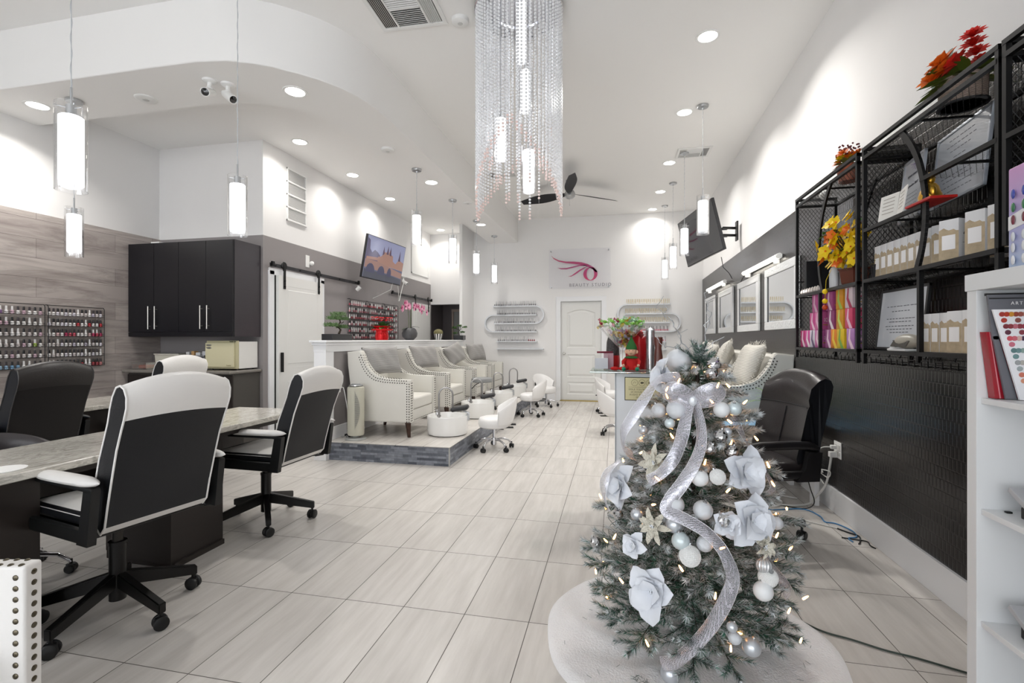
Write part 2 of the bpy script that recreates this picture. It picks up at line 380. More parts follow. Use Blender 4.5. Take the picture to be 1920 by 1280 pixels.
# panelled back door
def arch_panel(b, x0, x1, z0, z1, y, arch=0., w=.045, d=.012):
    """raised moulding ring plus a centre field; arch lifts the top edge in a bow"""
    def loop(off, yy):
        n = 12; pts = [(x0+off, yy, z0+off), (x1-off, yy, z0+off)]
        for i in range(n+1):
            t = i/n; x = (x1-off)*(1-t)+(x0+off)*t
            pts.append((x, yy, z1-off+arch*(sin(pi*t)-.0)-0))
        return [b.bm.verts.new(p) for p in pts]
    L = [loop(0, y-.001), loop(w*.3, y+d), loop(w*.6, y+d), loop(w*1.5, y-.002)]
    for p, q in zip(L, L[1:]): b.join(p, q)
    b.cap(L[-1])
DOORW = mat('door_white', '#e6e6e3', .4)
o = T('door_1', '', '', ((DX0+DX1)/2, 10.17, 0)); del o['label']; del o['category']; o['kind'] = 'structure'
b = B(); y = 10.2
b.box(DX0, DX0+.13, y, y+.04, .02, DZ); b.box(DX1-.13, DX1, y, y+.04, .02, DZ); b.box(DX0+.13, DX1-.13, y, y+.04, 1.945, DZ); b.box(DX0+.13, DX1-.13, y+.015, y+.04, .02, 1.945)
for z_0, z_1 in ((.02,.14),(.4,.5),(.98,1.12)): b.box(DX0+.13, DX1-.13, y, y+.04, z_0, z_1)
b.face([(DX0+.13+(DX1-DX0-.26)*k/12, y, 1.86+.07*sin(pi*k/12)) for k in range(13)]+[(DX1-.13,y,1.945),(DX0+.13,y,1.945)])
arch_panel(b, DX0+.13, DX1-.13, 1.12, 1.86, y-.001, .07); arch_panel(b, DX0+.13, DX1-.13, .5, .98, y-.001); arch_panel(b, DX0+.13, DX1-.13, .14, .4, y-.001)
P('door_leaf', b, DOORW, o, world=True, smooth=.2)
b = B()
for x0, x1 in ((DX0-.1, DX0), (DX1, DX1+.1)): b.box(x0, x1, 10.15, 10.2, 0, DZ+.1, .006)
b.box(DX0-.1, DX1+.1, 10.149, 10.2, DZ, DZ+.1, .006); b.box(DX0-.02, DX0, 10.17, 10.25, 0, DZ); b.box(DX1, DX1+.02, 10.17, 10.25, 0, DZ); b.box(DX0, DX1, 10.17, 10.25, DZ, DZ+.02)
P('door_casing', b, TRIM, o, world=True)
b = B(); b.box(DX0-.02, DX1+.02, 10.14, 10.3, 0, .018, .004); P('threshold', b, mat('brass_threshold', '#b09a5a', .35, .7), o, world=True)
b = B(); b.lathe([(0,0),(.026,0),(.026,.006),(.01,.012),(.01,.03),(.026,.04),(.028,.055),(.018,.066),(0,.068)], (0,0,0), 16, Matrix.Translation((DX0+.07, 10.2, 1.0)) @ Matrix.Rotation(pi/2, 4, 'X'))
P('door_knob', b, mat('satin_nickel', '#b5b2ac', .3, 1), o, world=True)

# ================================================================== LIGHT
world = bpy.data.worlds.new('world'); SC.world = world; world.use_nodes = True
world.node_tree.nodes['Background'].inputs[0].default_value = (.93, .96, 1, 1)
world.node_tree.nodes['Background'].inputs[1].default_value = 3.6
SC.cycles.use_denoising = True
SC.cycles.max_bounces = 8; SC.cycles.diffuse_bounces = 4; SC.cycles.glossy_bounces = 4
SC.cycles.transmission_bounces = 6; SC.cycles.transparent_max_bounces = 24
SC.cycles.sample_clamp_indirect = 4; SC.cycles.blur_glossy = .5; SC.cycles.caustics_reflective = False; SC.cycles.caustics_refractive = False
LED = mat('led_lens', '#ffffff', .5, emit='#fffaf2', estr=9)
RIMW = mat('white_plastic', '#eeeeec', .4)
def lamp(name, loc, power, size=.13, col=(1, .965, .92), parent=None):
    ld = bpy.data.lights.new(name, 'AREA'); ld.shape = 'DISK'; ld.size = size; ld.energy = power; ld.color = col; ld.spread = radians(140)
    o = bpy.data.objects.new(name, ld); COL.objects.link(o); o.location = loc
    if parent: o.parent = parent
    return o
def make_down(loc, label, group, pw=12):
    t = T('ceiling_light', label, 'ceiling light', loc, 0, group)
    b = B(); b.lathe([(.075,.0),(.078,-.004),(.098,-.006),(.1,0)], n=28); P('trim_ring', b, RIMW, t)
    b = B(); b.lathe([(0,-.003),(.076,-.003)], n=28); P('lens', b, LED, t)
    lamp('lamp', (0,0,-.012), pw, .15, parent=t)
    return t
def downs(pts, labels, group, pw=12):
    first = make_down(pts[0], labels[0], group, pw)
    for p, lb in zip(pts[1:], labels[1:]):
        c = dup(first, p, label=lb)
downs([(.775,4.35,ZM), (.775,5.75,ZM), (.78,7.35,ZM)],
      ['round recessed light in high ceiling, nearest one above the reception side',
       'round recessed light in high ceiling beside the nearest right pendant lamp canopy',
       'round recessed light in high ceiling left of the right ceiling vent'], 'recessed lights along the right of the high ceiling', 16)
downs([(.78,8.75,ZM), (.73,9.9,ZM)], ['small recessed light in high ceiling beyond the right ceiling vent', 'recessed light in high ceiling right against the back wall'], 'recessed lights along the right of the high ceiling', 4.5)
downs([(-5.05,3.31,Z1), (-2.64,3.58,Z1), (-2.39,6.03,Z1), (-2.385,8.44,Z1)],
      ['recessed light in the soffit at far left, behind the nearest pendant lamp', 'large recessed light in the soffit above the hall wall corner, near the two cameras',
       'recessed light in the soffit right of the first far pendant canopy', 'recessed light in the soffit near the third far pendant canopy'], 'recessed lights in the soffit', 9)
downs([(-3.67,5.06,Z2), (-3.67,6.24,Z2), (-3.68,7.43,Z2), (-3.66,9.77,Z2)],
      ['recessed light in lower ceiling nearest the wall vent grille', 'recessed light in lower ceiling, second from the hall corner',
       'recessed light in lower ceiling above the wall television', 'recessed light in lower ceiling at the end above the corridor opening'], 'recessed lights along the hall wall', 4.5)
# ================================================================== HANGING AND CEILING THINGS
CHROME = mat('chrome', '#d9dade', .12, 1); BRUSH = mat('brushed_steel', '#b9bbbd', .32, 1)
GLOW = mat('opal_glass_lit', '#ffffff', .4, emit='#f6f8ff', estr=3.2)
CLEAR = glassy('clear_glass', thin=.93)
CORD = mat('clear_cord', '#c9ccd0', .3, .3)
def make_pendant(loc, ztop, ceilz, label, group, power=14):
    """clear outer glass sleeve round a lit opal tube; origin at the bottom centre"""
    h = .43
    t = T('pendant_lamp', label, 'pendant lamp', (loc[0], loc[1], ztop-h), 0, group)
    b = B(); b.lathe([(.065,0),(.065,h),(.0625,h),(.0625,0),(.065,0)], n=28); P('glass_sleeve', b, CLEAR, t)
    b = B(); b.lathe([(0,.045),(.044,.045),(.050,.05),(.050,h-.065),(.044,h-.06),(0,h-.06)], n=24); P('opal_tube', b, GLOW, t)
    b = B(); b.cyl((0,0,h-.06), (0,0,h-.005), .022, n=16)
    for a in range(3): b.cyl((0,0,h-.02), (.064*cos(a*2.1), .064*sin(a*2.1), h-.02), .0025, n=6)
    b.cyl((0,0,h-.01), (0,0,h+.085), .006, n=10); P('socket', b, BRUSH, t)
    L = ceilz-ztop+h
    b = B(); b.cyl((0,0,h+.08), (0,0,L-.02), .0022, n=6); b.tube([(.004*cos(k*.9), .004*sin(k*.9), h+.08+(L-h-.1)*k/60) for k in range(61)], .0014, 5); P('cord', b, CORD, t)
    b = B(); b.lathe([(0,L),(.06,L),(.06,L-.02),(.055,L-.026),(.012,L-.028),(.008,L-.045),(0,L-.045)], n=24); P('canopy', b, BRUSH, t)
    return t
PG1, PG2, PG3 = 'pendants over the manicure tables', 'pendants over the left spa chairs', 'pendants along the right side'
make_pendant((-2.65,1.88), 2.47, ZM, 'largest clear glass pendant lamp, at far left over the near manicure table', PG1)
make_pendant((-2.66,2.97), 2.476, ZM, 'clear glass pendant lamp hanging left of the hall wall corner', PG1)
make_pendant((-4.62,3.30), 2.45, Z1, 'clear glass pendant lamp in front of the grey wood wall', PG1)
for k, (y, lb) in enumerate(((5.52,'first clear glass pendant from the left in the row over the left spa chairs'), (6.86,'second pendant from the left in the row over the left spa chairs'), (8.12,'third pendant from the left in the row over the left spa chairs'), (9.41,'farthest and smallest pendant in the row over the left spa chairs'))):
    make_pendant((-2.38,y), 2.88-.01*k, Z1, lb, PG2)
for k, (x, y, lb) in enumerate(((.95,5.62,'nearest pendant lamp on the right side, in front of the right television'), (.94,6.98,'second pendant lamp on the right side, touching the television edge'), (.94,8.3,'third pendant lamp on the right side'), (.945,9.68,'farthest and smallest pendant lamp on the right side'))):
    make_pendant((x,y), 2.885, ZM, lb, PG3)

# ---- bead chandelier
t = T('chandelier', 'tall round chandelier of clear bead strands with pink tips around glass tube lamps', 'chandelier', (-.73, 3.66, 0))
b = B(); b.lathe([(0,ZM),(.345,ZM),(.345,ZM-.035),(.335,ZM-.04),(.20,ZM-.04),(.20,ZM-.03),(0,ZM-.03)], n=48); P('canopy', b, CHROME, t)
BEAD = mat('crystal_bead', '#f6f7f9', .18, .1, spec=1., coat=.8); BEADP = mat('pink_bead', '#f3ddd7', .15, coat=.6)
NS = 80
for k in range(NS):
    ring = 1 if k >= 62 else 0; a = 2*pi*k/62 if not ring else 2*pi*(k-62)/18; r = .33 if not ring else .25
    w = .5+.5*sin(2*a+ (.6 if ring else 2.4)) ; zb = 2.20+.62*abs(((a*2/(2*pi)+(.0 if ring else .5)) % 1)*2-1)
    b = B(); z = ZM-.05; x, y = r*cos(a), r*sin(a); step = .026
    n = int((z-zb)/step)
    b.cyl((x,y,z+.01), (x,y,zb), .0007, n=3)
    for i in range(n):
        zz = z-i*step; rr = .0108
        b.m(1 if i > n-4 else 0)
        b.lathe([(0,rr),(rr*.9,rr*.45),(rr*.9,-rr*.45),(0,-rr)], (x,y,zz), 6)
    P('bead_strand', b, [BEAD, BEADP], t, smooth=.1)
for (dx, dy, zt) in ((-.13,-.07,3.02), (.05,.03,3.42), (.10,-.12,2.74), (.0,.10,3.86)):
    s_ = T('x','x','x'); s_.name = 'tube_lamp'
    for k_ in ('label','category'): del s_[k_]
    s_.parent = t; s_.location = (dx, dy, zt-.34)
    b = B(); b.lathe([(.058,0),(.058,.34),(.0555,.34),(.0555,0),(.058,0)], n=24); P('glass_sleeve', b, CLEAR, s_)
    b = B(); b.lathe([(0,.03),(.042,.03),(.042,.31),(0,.31)], n=20); P('opal_tube', b, GLOW, s_)
    b = B(); b.cyl((0,0,.31), (0,0,.37), .012, n=10); b.cyl((0,0,.37), (0,0,max(.38, ZM-zt+.34-.04)), .0025, n=6); P('cord', b, BRUSH, s_)

# ---- ceiling fans
FANB = mat('fan_blade_charcoal', '#3d3d40', .45)
def make_fan(loc, rz, label):
    t = T('ceiling_fan', label, 'ceiling fan', loc, rz)
    b = B(); b.lathe([(0,-.09),(.05,-.088),(.085,-.06),(.09,-.02),(.075,.02),(.05,.05),(.02,.06),(.014,.08),(.014,ZM-loc[2]-.05),(.06,ZM-loc[2]-.03),(.065,ZM-loc[2]),(0,ZM-loc[2])], n=24); P('motor', b, BRUSH, t)
    b = B(); b.tube([(.03,0,-.09),(.031,0,-.2)], .0015, 5); b.sph((.031,0,-.205), .006, 8, 6); P('pull_chain', b, BRUSH, t)
    for k in range(3):
        a = 2*pi*k/3
        def fn(u, v, a=a):
            rr = .07+u*.86; wd = (.03+.075*sin(min(1,u*1.3)*pi*.62))*(1-.55*u**3); s = (v-.5)*2*wd
            p = Vector((rr, s+.03*u, -.01+s*.45)); return Matrix.Rotation(a, 4, 'Z') @ p
        b = B(); b.grid(fn, 12, 4); me_v = list(b.bm.verts)
        bmesh.ops.solidify(b.bm, geom=b.bm.faces[:], thickness=.008)
        P('blade', b, FANB, t)
    return t
make_fan((-.715,7.82,3.675), -1.48, 'ceiling fan with three charcoal blades right of the chandelier bottom')

# ---- ceiling registers and round fixtures
VENT = mat('vent_white', '#e9e9e7', .45); DARKV = mat('duct_dark', '#4a4a4a', .8)
def make_vent(loc, sx, sy, label, rz=0):
    t = T('ceiling_vent', label, 'ceiling vent', loc, rz, 'louvred vents in the high ceiling')
    b = B(); b.box(-sx/2, sx/2, -sy/2, sy/2, -.003, 0); P('duct_opening', b, DARKV, t)
    b = B(); f = .03
    b.box(-sx/2-f, sx/2+f, -sy/2-f, -sy/2+.005, -.014, 0, .003); b.box(-sx/2-f, sx/2+f, sy/2-.005, sy/2+f, -.014, 0, .003)
    b.box(-sx/2-f, -sx/2+.005, -sy/2, sy/2, -.014, 0, .003); b.box(sx/2-.005, sx/2+f, -sy/2, sy/2, -.014, 0, .003)
    for k in (-1, 1): b.box(k*sx*.26-.006, k*sx*.26+.006, -sy/2, sy/2, -.013, 0)
    b.box(-sx*.26, sx*.26, -.006, .006, -.013, 0); P('frame', b, VENT, t)
    b = B(); n = 9
    for side in (-1, 1):
        for i in range(7):
            x = side*(sx*.28+i*sx*.03); b.ob((x, 0, -.007), (.0025, sy*.97, .013), (0, side*.6, 0))
    for i in range(n):
        y = sy*(.03+.46*i/n); b.ob((0, y, -.007), (sx*.5, .0025, .013), (-.6,0,0)); b.ob((0, -y, -.007), (sx*.5, .0025, .013), (.6,0,0))
    P('louvres', b, VENT, t)
    return t
x0, y0 = -1.62, 3.62
make_vent((-1.60,3.47,ZM), .50, .42, 'large square louvred ceiling vent left of the chandelier', .03)
make_vent((1.06,7.0,ZM), .38, .30, 'louvred ceiling vent behind the nearest right pendant cord')
make_vent((-1.72,7.3,ZM), .40, .22, 'dark slotted ceiling vent seen through the chandelier beads')
def round_fix(loc, r, h, name, label, cat):
    t = T(name, label, cat, loc)
    b = B(); b.lathe([(0,-h),(r*.7,-h),(r*.93,-h*.75),(r,-h*.3),(r,0),(0,0)], n=28); P('cover', b, VENT, t)
    b = B(); b.lathe([(0,-h-.003),(r*.28,-h-.002),(r*.3,-h),(0,-h)], n=20); P('sensor_cap', b, mat('grey_plastic','#c9c9c6',.5), t)
    return t
round_fix((-1.22,3.70,ZM), .07, .035, 'smoke_detector', 'round white smoke detector on high ceiling between vent and chandelier', 'smoke detector')
round_fix((-2.44,4.87,Z1), .075, .03, 'smoke_detector', 'round white detector on the soffit left of the bulkhead curve', 'smoke detector')
round_fix((-3.98,3.41,Z1), .085, .014, 'ceiling_speaker', 'flat round white speaker cover on the soffit between pendants', 'speaker')
round_fix((-2.2,7.05,Z1), .07, .014, 'ceiling_speaker', 'faint round white plate on the soffit beside the second far pendant canopy', 'speaker')

# ---- bullet cameras
def make_camera(base, aim, label, grp='security cameras'):
    base = Vector(base); aim = Vector(aim).normalized()
    t = T('security_camera', label, 'security camera', base, 0, grp)
    b = B(); b.lathe([(0,-.022),(.03,-.02),(.05,-.012),(.055,0),(0,0)], n=24); P('mount_base', b, RIMW, t)
    b = B(); b.cyl((0,0,-.02), (0,0,-.06), .018, n=14); b.sph((0,0,-.065), .024, 12, 8); P('swivel', b, RIMW, t)
    q = aim.to_track_quat('Z', 'Y').to_matrix().to_4x4(); M = Matrix.Translation((0,0,-.095)) @ q
    b = B(); b.lathe([(0,-.07),(.022,-.07),(.03,-.05),(.034,0),(.034,.09),(.03,.09),(.029,.08),(0,.08)], n=24, M=M); P('housing', b, RIMW, t)
    b = B(); b.lathe([(0,.082),(.028,.082),(.028,.084),(.012,.088),(0,.092)], n=20, M=M); P('lens', b, mat('lens_black', '#101012', .15, coat=1), t)
    return t
make_camera((-3.20,3.28,Z1), (.35,-.9,-.45), 'white bullet security camera on the soffit facing the viewer with dark lens', 'paired cameras on the soffit')
make_camera((-3.10,3.36,Z1), (.85,-.25,-.6), 'white bullet security camera on the soffit aimed to the right behind the pendant cord', 'paired cameras on the soffit')
# ================================================================== LEFT SIDE
WLEA = mat('white_leather', '#e3e1de', .42, var=.02, vscale=6, bump=.08, bscale=90)
NAVY = mat('black_blue_leather', '#0d0f14', .55, bump=.15, bscale=260)
BLK = mat('black_metal', '#141313', .35, .3); BPL = mat('black_plastic', '#121314', .45)
BRLEA = mat('dark_brown_leather', '#2f2c2b', .38, bump=.1, bscale=120); BRLEA2 = mat('dark_back_cloth', '#1b1817', .6, bump=.1, bscale=200)
OUT = [(.26,.52),(.243,.60),(.255,.70),(.285,.80),(.318,.88),(.35,.97),(.366,1.04),(.385,1.10),(.41,1.145),(.437,1.155),(.462,1.14),(.477,1.10),(.475,1.05),(.455,.985),(.44,.945),(.405,.85),(.37,.73),(.34,.62),(.318,.525),(.29,.495)]
def caster(b, c, rot=0, r=.026):
    c = Vector(c); M = Matrix.Translation(c) @ Matrix.Rotation(rot, 4, 'Z')
    for s_ in (-1, 1):
        b.lathe([(0,-.011),(r*.8,-.011),(r,-.006),(r,.006),(r*.8,.011),(0,.011)], (0,0,0), 16, M @ Matrix.Translation((0,s_*.016,0)) @ Matrix.Rotation(pi/2, 4, 'X'))
    b.ob((c.x,c.y,c.z+.008), (.045,.016,.034), (0,0,rot), .004)
    b.cyl((c.x,c.y,c.z+.015), (c.x,c.y,c.z+.05), .008, n=8)
def make_manicure_chair(label, group, loc, rz, cols, dz=0., arms=True, ph=.45):
    front, rear, side, pipe = cols
    t = T('manicure_chair', label, 'chair', loc, rz, group)
    hub = B(); hub.cyl((0,0,.075), (0,0,.335+dz*.0), .034, n=20); hub.cyl((0,0,.335), (0,0,.35), .037, n=20); P('hub', hub, BLK, t)
    b = B(); b.cyl((0,0,.34), (0,0,.47+dz), .022, n=16); P('gas_column', b, BRUSH if cols[0] is not WLEA else mat('dark_steel', '#3a3836', .3, .9), t)
    for k in range(5):
        a = ph+2*pi*k/5; ca, sa = cos(a), sin(a)
        b = B(); M = Matrix.Rotation(a, 4, 'Z')
        w = .018
        vs_ = [Vector(p) for p in ((.02,-w,.135),(.02,w,.135),(.02,w,.205),(.02,-w,.205),(.325,-w*.9,.072),(.325,w*.9,.072),(.325,w*.9,.118),(.325,-w*.9,.118))]
        vv = [b.bm.verts.new(M @ v) for v in vs_]
        for q in ((0,1,2,3),(7,6,5,4),(0,4,5,1),(1,5,6,2),(2,6,7,3),(3,7,4,0)): b.bm.faces.new([vv[i] for i in q])
        bmesh.ops.bevel(b.bm, geom=b.bm.edges[:], offset=.004, segments=2, affect='EDGES')
        lg = P('leg', b, BLK, t)
        c_ = B(); caster(c_, (.31*ca, .31*sa, .031), a+1.2+k, .031); P('caster', c_, BPL, lg)
    z = dz
    b = B(); b.box(-.235, .27, -.225, .225, .475+z, .525+z, .012); b.box(-.1, .1, -.09, .09, .44+z, .48+z, .01); P('seat_frame', b, BLK, t)
    # seat: dark sides with a crowned light top
    b = B(); b.m(1).box(-.25, .275, -.232, .232, .52+z, .572+z, .018, 3)
    def seat(u, v):
        x = -.25+.525*u; y = -.232+.464*v; e = (1-abs(2*u-1)**6)*(1-abs(2*v-1)**6)
        return Vector((x, y, .562+z+.034*e-.012*(1-(2*v-1)**2)*(u > .0)))
    b.m(0).grid(seat, 14, 12); P('seat', b, [front, side], t)
    # back
    def crown(x, zz, v):
        y = (v-.5)*2; wid = .212 + .012*max(0, (zz-.6)); k = max(0, (zz-.9))/.26
        return Vector((x - .018*(1-y*y)*0 + .02*(1-y*y)*(1 if x > .3 and zz > .7 else .0), y*wid, zz+z-.045*k*y*y))
    nO = len(OUT)
    rear_i = range(13, 18)
    def strip(ids, name, m_, par=t):
        b = B()
        for i in ids:
            j = (i+1) % nO
            pa, pb = OUT[i], OUT[j]
            NV = 10; A = [b.bm.verts.new(crown(*pa, k/NV)) for k in range(NV+1)]; Bv = [b.bm.verts.new(crown(*pb, k/NV)) for k in range(NV+1)]
            b.join(A, Bv, close=False)
        bmesh.ops.remove_doubles(b.bm, verts=b.bm.verts[:], dist=.0005)
        return P(name, b, m_, par, smooth=1.2)
    bk = strip([i for i in range(nO) if i not in rear_i], 'backrest', front)
    strip(rear_i, 'back_panel', rear)
    for sd in (0, 1):
        b = B(); b.cap([b.bm.verts.new(crown(*p, sd)) for p in OUT]); bmesh.ops.triangulate(b.bm, faces=b.bm.faces[:]); P('side_panel', b, side, t, smooth=0)
        b = B(); b.tube([crown(*p, sd) for p in OUT], .0045, 6, closed=True); P('piping', b, pipe, bk)
    if arms:
        for s_ in (-1, 1):
            b = B(); y = s_*.262
            b.m(1); b.prism([(.255,.475+z),(.33,.475+z),(.36,.70+z),(.305,.70+z),(.285,.6+z),(.27,.52+z)], y-.016, y+.016); b.ob((.0,y,.505+z), (.56,.03,.06), (0,0,0), .012)
            b.ob((.15,y,.70+z), (.42,.035,.018), (0,0,0), .006)
            b.ob((.1, s_*.235, .5+z), (.1,.07,.025), (0,0,0), .004)
            def pad(u, v):
                x = -.085+.47*u; w = .026+.012*sin(pi*min(1,u*1.05)); a = v*2*pi; sq = min(1, 6*min(u,1-u)+.0)**.5
                return Vector((x, y+w*cos(a)*sq, .722+z+.006*u +.02*sin(a)*sq))
            b.m(0).grid(pad, 16, 14); P('arm_rest', b, [front if front is WLEA else side, BPL], t)
    b = B(); b.tube([(.12,.1,.465+z),(.16,.24,.455+z),(.19,.29,.45+z)], .006, 8); b.ob((.20,.32,.448+z), (.03,.07,.014), (0,0,-.5), .005); P('lever', b, BPL, t)
    return t
WH = (WLEA, NAVY, NAVY, WLEA); DK = (BRLEA, BRLEA2, mat('side_black_leather', '#10141b', .45), BRLEA)
GR = 'high-back chairs at the manicure tables'
make_manicure_chair('nearest white and black leather office chair with white armrests, at near granite table', GR, (-2.30,1.83,0), -radians(11), WH, .005, ph=.02)
make_manicure_chair('white and black leather office chair at far end of near granite table', GR, (-2.44,2.99,0), -radians(2), WH, -.035, ph=.45)
make_manicure_chair('white-topped office chair behind, only its headrest shows left of the towel warmer', GR, (-4.16,3.53,0), 0, WH, .01)
make_manicure_chair('dark brown leather office chair in front of the left polish racks', GR, (-4.16,2.55,0), -.03, DK, .0)

# technician stools with chrome legs
def chrome_base(t, R=.27, n=5, ph=0., hub=.1, col=.5, cr=.02, blackcover=False):
    b = B(); b.cyl((0,0,hub-.03), (0,0,hub+.05), .032, n=18); b.cyl((0,0,hub+.05), (0,0,col), cr, n=16); P('column', b, CHROME, t)
    for k in range(n):
        a = ph+2*pi*k/n
        pts = [(r*cos(a), r*sin(a), zz) for r, zz in ((.02,hub+.03),(R*.45,hub+.035),(R*.8,hub+.012),(R*.97,hub-.03),(R,.06))]
        b = B(); b.tube(pts, lambda i: .0135-.001*i, 10); lg = P('leg', b, CHROME, t)
        c_ = B(); caster(c_, (R*cos(a), R*sin(a), .0255), a+1+k*1.7, .025); P('caster', c_, BPL, lg)
def make_tech(label, group, loc, rz):
    t = T('technician_chair', label, 'chair', loc, rz, group)
    chrome_base(t, .28, 5, .35, .1, .44, .024)
    L = mat('plum_black_leather', '#3a3637', .35, bump=.06, bscale=80)
    b = B(); b.lathe([(0,.44),(.2,.44),(.235,.46),(.245,.5),(.235,.53),(.2,.548),(0,.55)], n=36); P('seat', b, L, t)
    def sh(u, v):
        a = radians(-75+150*u); r0 = .235; w = cos(radians(-90+180*u)*.9); th = .045*(1 if v < .5 else -1)
        k = v*2*pi; zc = .66+.03*w; hh = .09*(.35+.65*w); return Vector(((r0+.03*cos(k))*cos(a), (r0+.03*cos(k))*sin(a), zc+hh*sin(k)))
    b = B(); b.grid(sh, 24, 14); bmesh.ops.remove_doubles(b.bm, verts=b.bm.verts[:], dist=.0008); P('backrest', b, L, t)
    b = B(); b.box(.1, .25, -.03, .03, .43, .445); b.box(.235, .245, -.03, .03, .43, .62, .003); P('bracket', b, BLK, t)
    return t
make_tech('low round-backed dark leather chair with bent chrome legs behind near granite table', 'technician chairs', (-3.18,1.92,0), pi-.25)
make_tech('dark leather technician chair tucked behind the far end of near granite table', 'technician chairs', (-3.2,2.93,0), pi+.3)

# granite tables
GRAN = bpy.data.materials.new('pale_granite'); GRAN.use_nodes = True
def _gr():
    nt = GRAN.node_tree; n = nt.nodes; l = nt.links; b = n['Principled BSDF']; b.inputs['Roughness'].default_value = .14
    tc = n.new('ShaderNodeTexCoord'); mp = n.new('ShaderNodeMapping'); mp.inputs['Scale'].default_value = (7, 2.2, 7); mp.inputs['Rotation'].default_value = (0,0,.5); l.new(tc.outputs['Object'], mp.inputs[0])
    no = n.new('ShaderNodeTexNoise'); no.inputs['Scale'].default_value = 2.4; no.inputs['Detail'].default_value = 10; no.inputs['Roughness'].default_value = .7; no.inputs['Distortion'].default_value = 1.2; l.new(mp.outputs[0], no.inputs['Vector'])
    cr = n.new('ShaderNodeValToRGB'); e = cr.color_ramp.elements; e[0].position = .3; e[0].color = lin('#7d776e'); e[1].position = .68; e[1].color = lin('#e6e3dc')
    for p_, c_ in ((.42,'#bdb9b0'), (.5,'#dad6cd'), (.56,'#b0ada4')): x = e.new(p_); x.color = lin(c_)
    l.new(no.outputs['Fac'], cr.inputs[0]); l.new(cr.outputs[0], b.inputs['Base Color'])
_gr()
ESP = mat('espresso_laminate', '#27211e', .42, var=.12, vscale=3, stretch=(1,1,12))
def make_table(x0, x1, y0, y1, zt, label, peds):
    t = T('manicure_table', label, 'table', ((x0+x1)/2, (y0+y1)/2, 0), 0, 'granite manicure tables')
    b = B(); b.box(x0, x1, y0, y1, zt-.035, zt, .006, 3); P('tabletop', b, GRAN, t, world=True)
    for (a, c) in peds:
        b = B(); b.box(x0+.03, x1-.1, a, c, .02, zt-.036, .003); b.box(x0+.05, x1-.08, a+.01, c-.01, 0.0, .03); p_ = P('pedestal', b, ESP, t, world=True)
        for i in range(3):
            z0 = .06+i*.21
            d = B(); d.box(x0+.012, x0+.03, a+.01, c-.01, z0, z0+.2, .003); q = P('drawer', d, ESP, p_, world=False)
            q.matrix_parent_inverse = Matrix.Identity(4)
    b = B(); b.box(x0+.05, x0+.068, y0+.02, y1-.03, .43, zt-.036); b.box(x0+.05, x1-.05, y0+.02, y1-.02, zt-.07, zt-.036); P('apron', b, ESP, t, world=True)
    return t
make_table(-2.94, -2.355, .75, 3.30, .76, 'long pale granite manicure table in the foreground on dark pedestals', [(1.22,1.62), (2.25,2.62)])
make_table(-4.72, -4.115, 1.0, 3.75, .76, 'second pale granite manicure table nearer the grey wood wall', [(1.4,1.8), (2.95,3.35)])
b = B(); b.lathe([(0,0),(.07,0),(.072,.004),(.06,.006),(0,.006)], n=20); ONE('paper_doily', b, mat('paper_white','#f4f4f2',.8), 'small white round paper coaster on near granite table', 'coaster', loc=(-2.47,1.5,.7605))
b = B(); b.lathe([(0,0),(.028,0),(.03,.01),(.028,.04),(.012,.05),(.012,.09),(0,.09)], n=16)
ONE('pump_bottle', b, mat('clear_plastic','#e8eaec',.1,trans=.6), 'small clear pump bottle on the near granite table beside the chair', 'bottle', loc=(-2.62,2.55,.7605))
for i in range(4):
    b = B(); b.lathe([(0,0),(.014,0),(.014,.035),(.008,.04),(.009,.085),(0,.086)], n=12)
    ONE('nail_glue_bottle', b, mat('white_cap','#efefed',.35), 'small white-capped bottle standing at back of second granite table', 'bottle', 'white-capped bottles on second granite table', loc=(-4.62+.01*i, 3.0+.055*i, .7605))

# nailhead armchair seen from behind at the lower left corner
NAIL = mat('antique_brass_nail', '#5b5548', .35, .9)
t = T('accent_chair', 'white leather chair with antique nailheads cropped by the lower left corner', 'armchair', (-1.75,1.045,0), YAW)
b = B(); b.box(-.52, .11, -.0275, .0275, .12, .655, .009, 3); BK_ = b
b = B(); b.box(-.48, .0, -.5, -.0275, .2, .43, .02, 3); P('seat', b, WLEA, t)
def nail(b, c, ax, r=.0075):
    M = Matrix.Translation(c) @ Vector(ax).to_track_quat('Z', 'Y').to_matrix().to_4x4()
    b.lathe([(r,-.001),(r*.95,.0015),(r*.6,.0035),(0,.0042)], n=10, M=M)
b = BK_.m(1)
for i in range(17):
    z = .63-.031*i
    nail(b, (.085, -.0275, z-.006), (0,-1,0), .0085); nail(b, (.11, .0, z), (1,0,0), .0085)
for i in range(19):
    nail(b, (.09-.031*i, -.016, .655), (0,0,1), .0075); nail(b, (.075-.031*i, .016, .655), (0,0,1), .0075)
P('backrest', b, [WLEA, NAIL], t)
for x, y in ((-.48,0),(.08,0),(-.44,-.45),(-.05,-.45)):
    b = B(); b.cyl((x,y,.2), (x,y,0), .022, .014, n=4); P('leg', b, mat('dark_wood_leg','#2a1e19',.4), t)

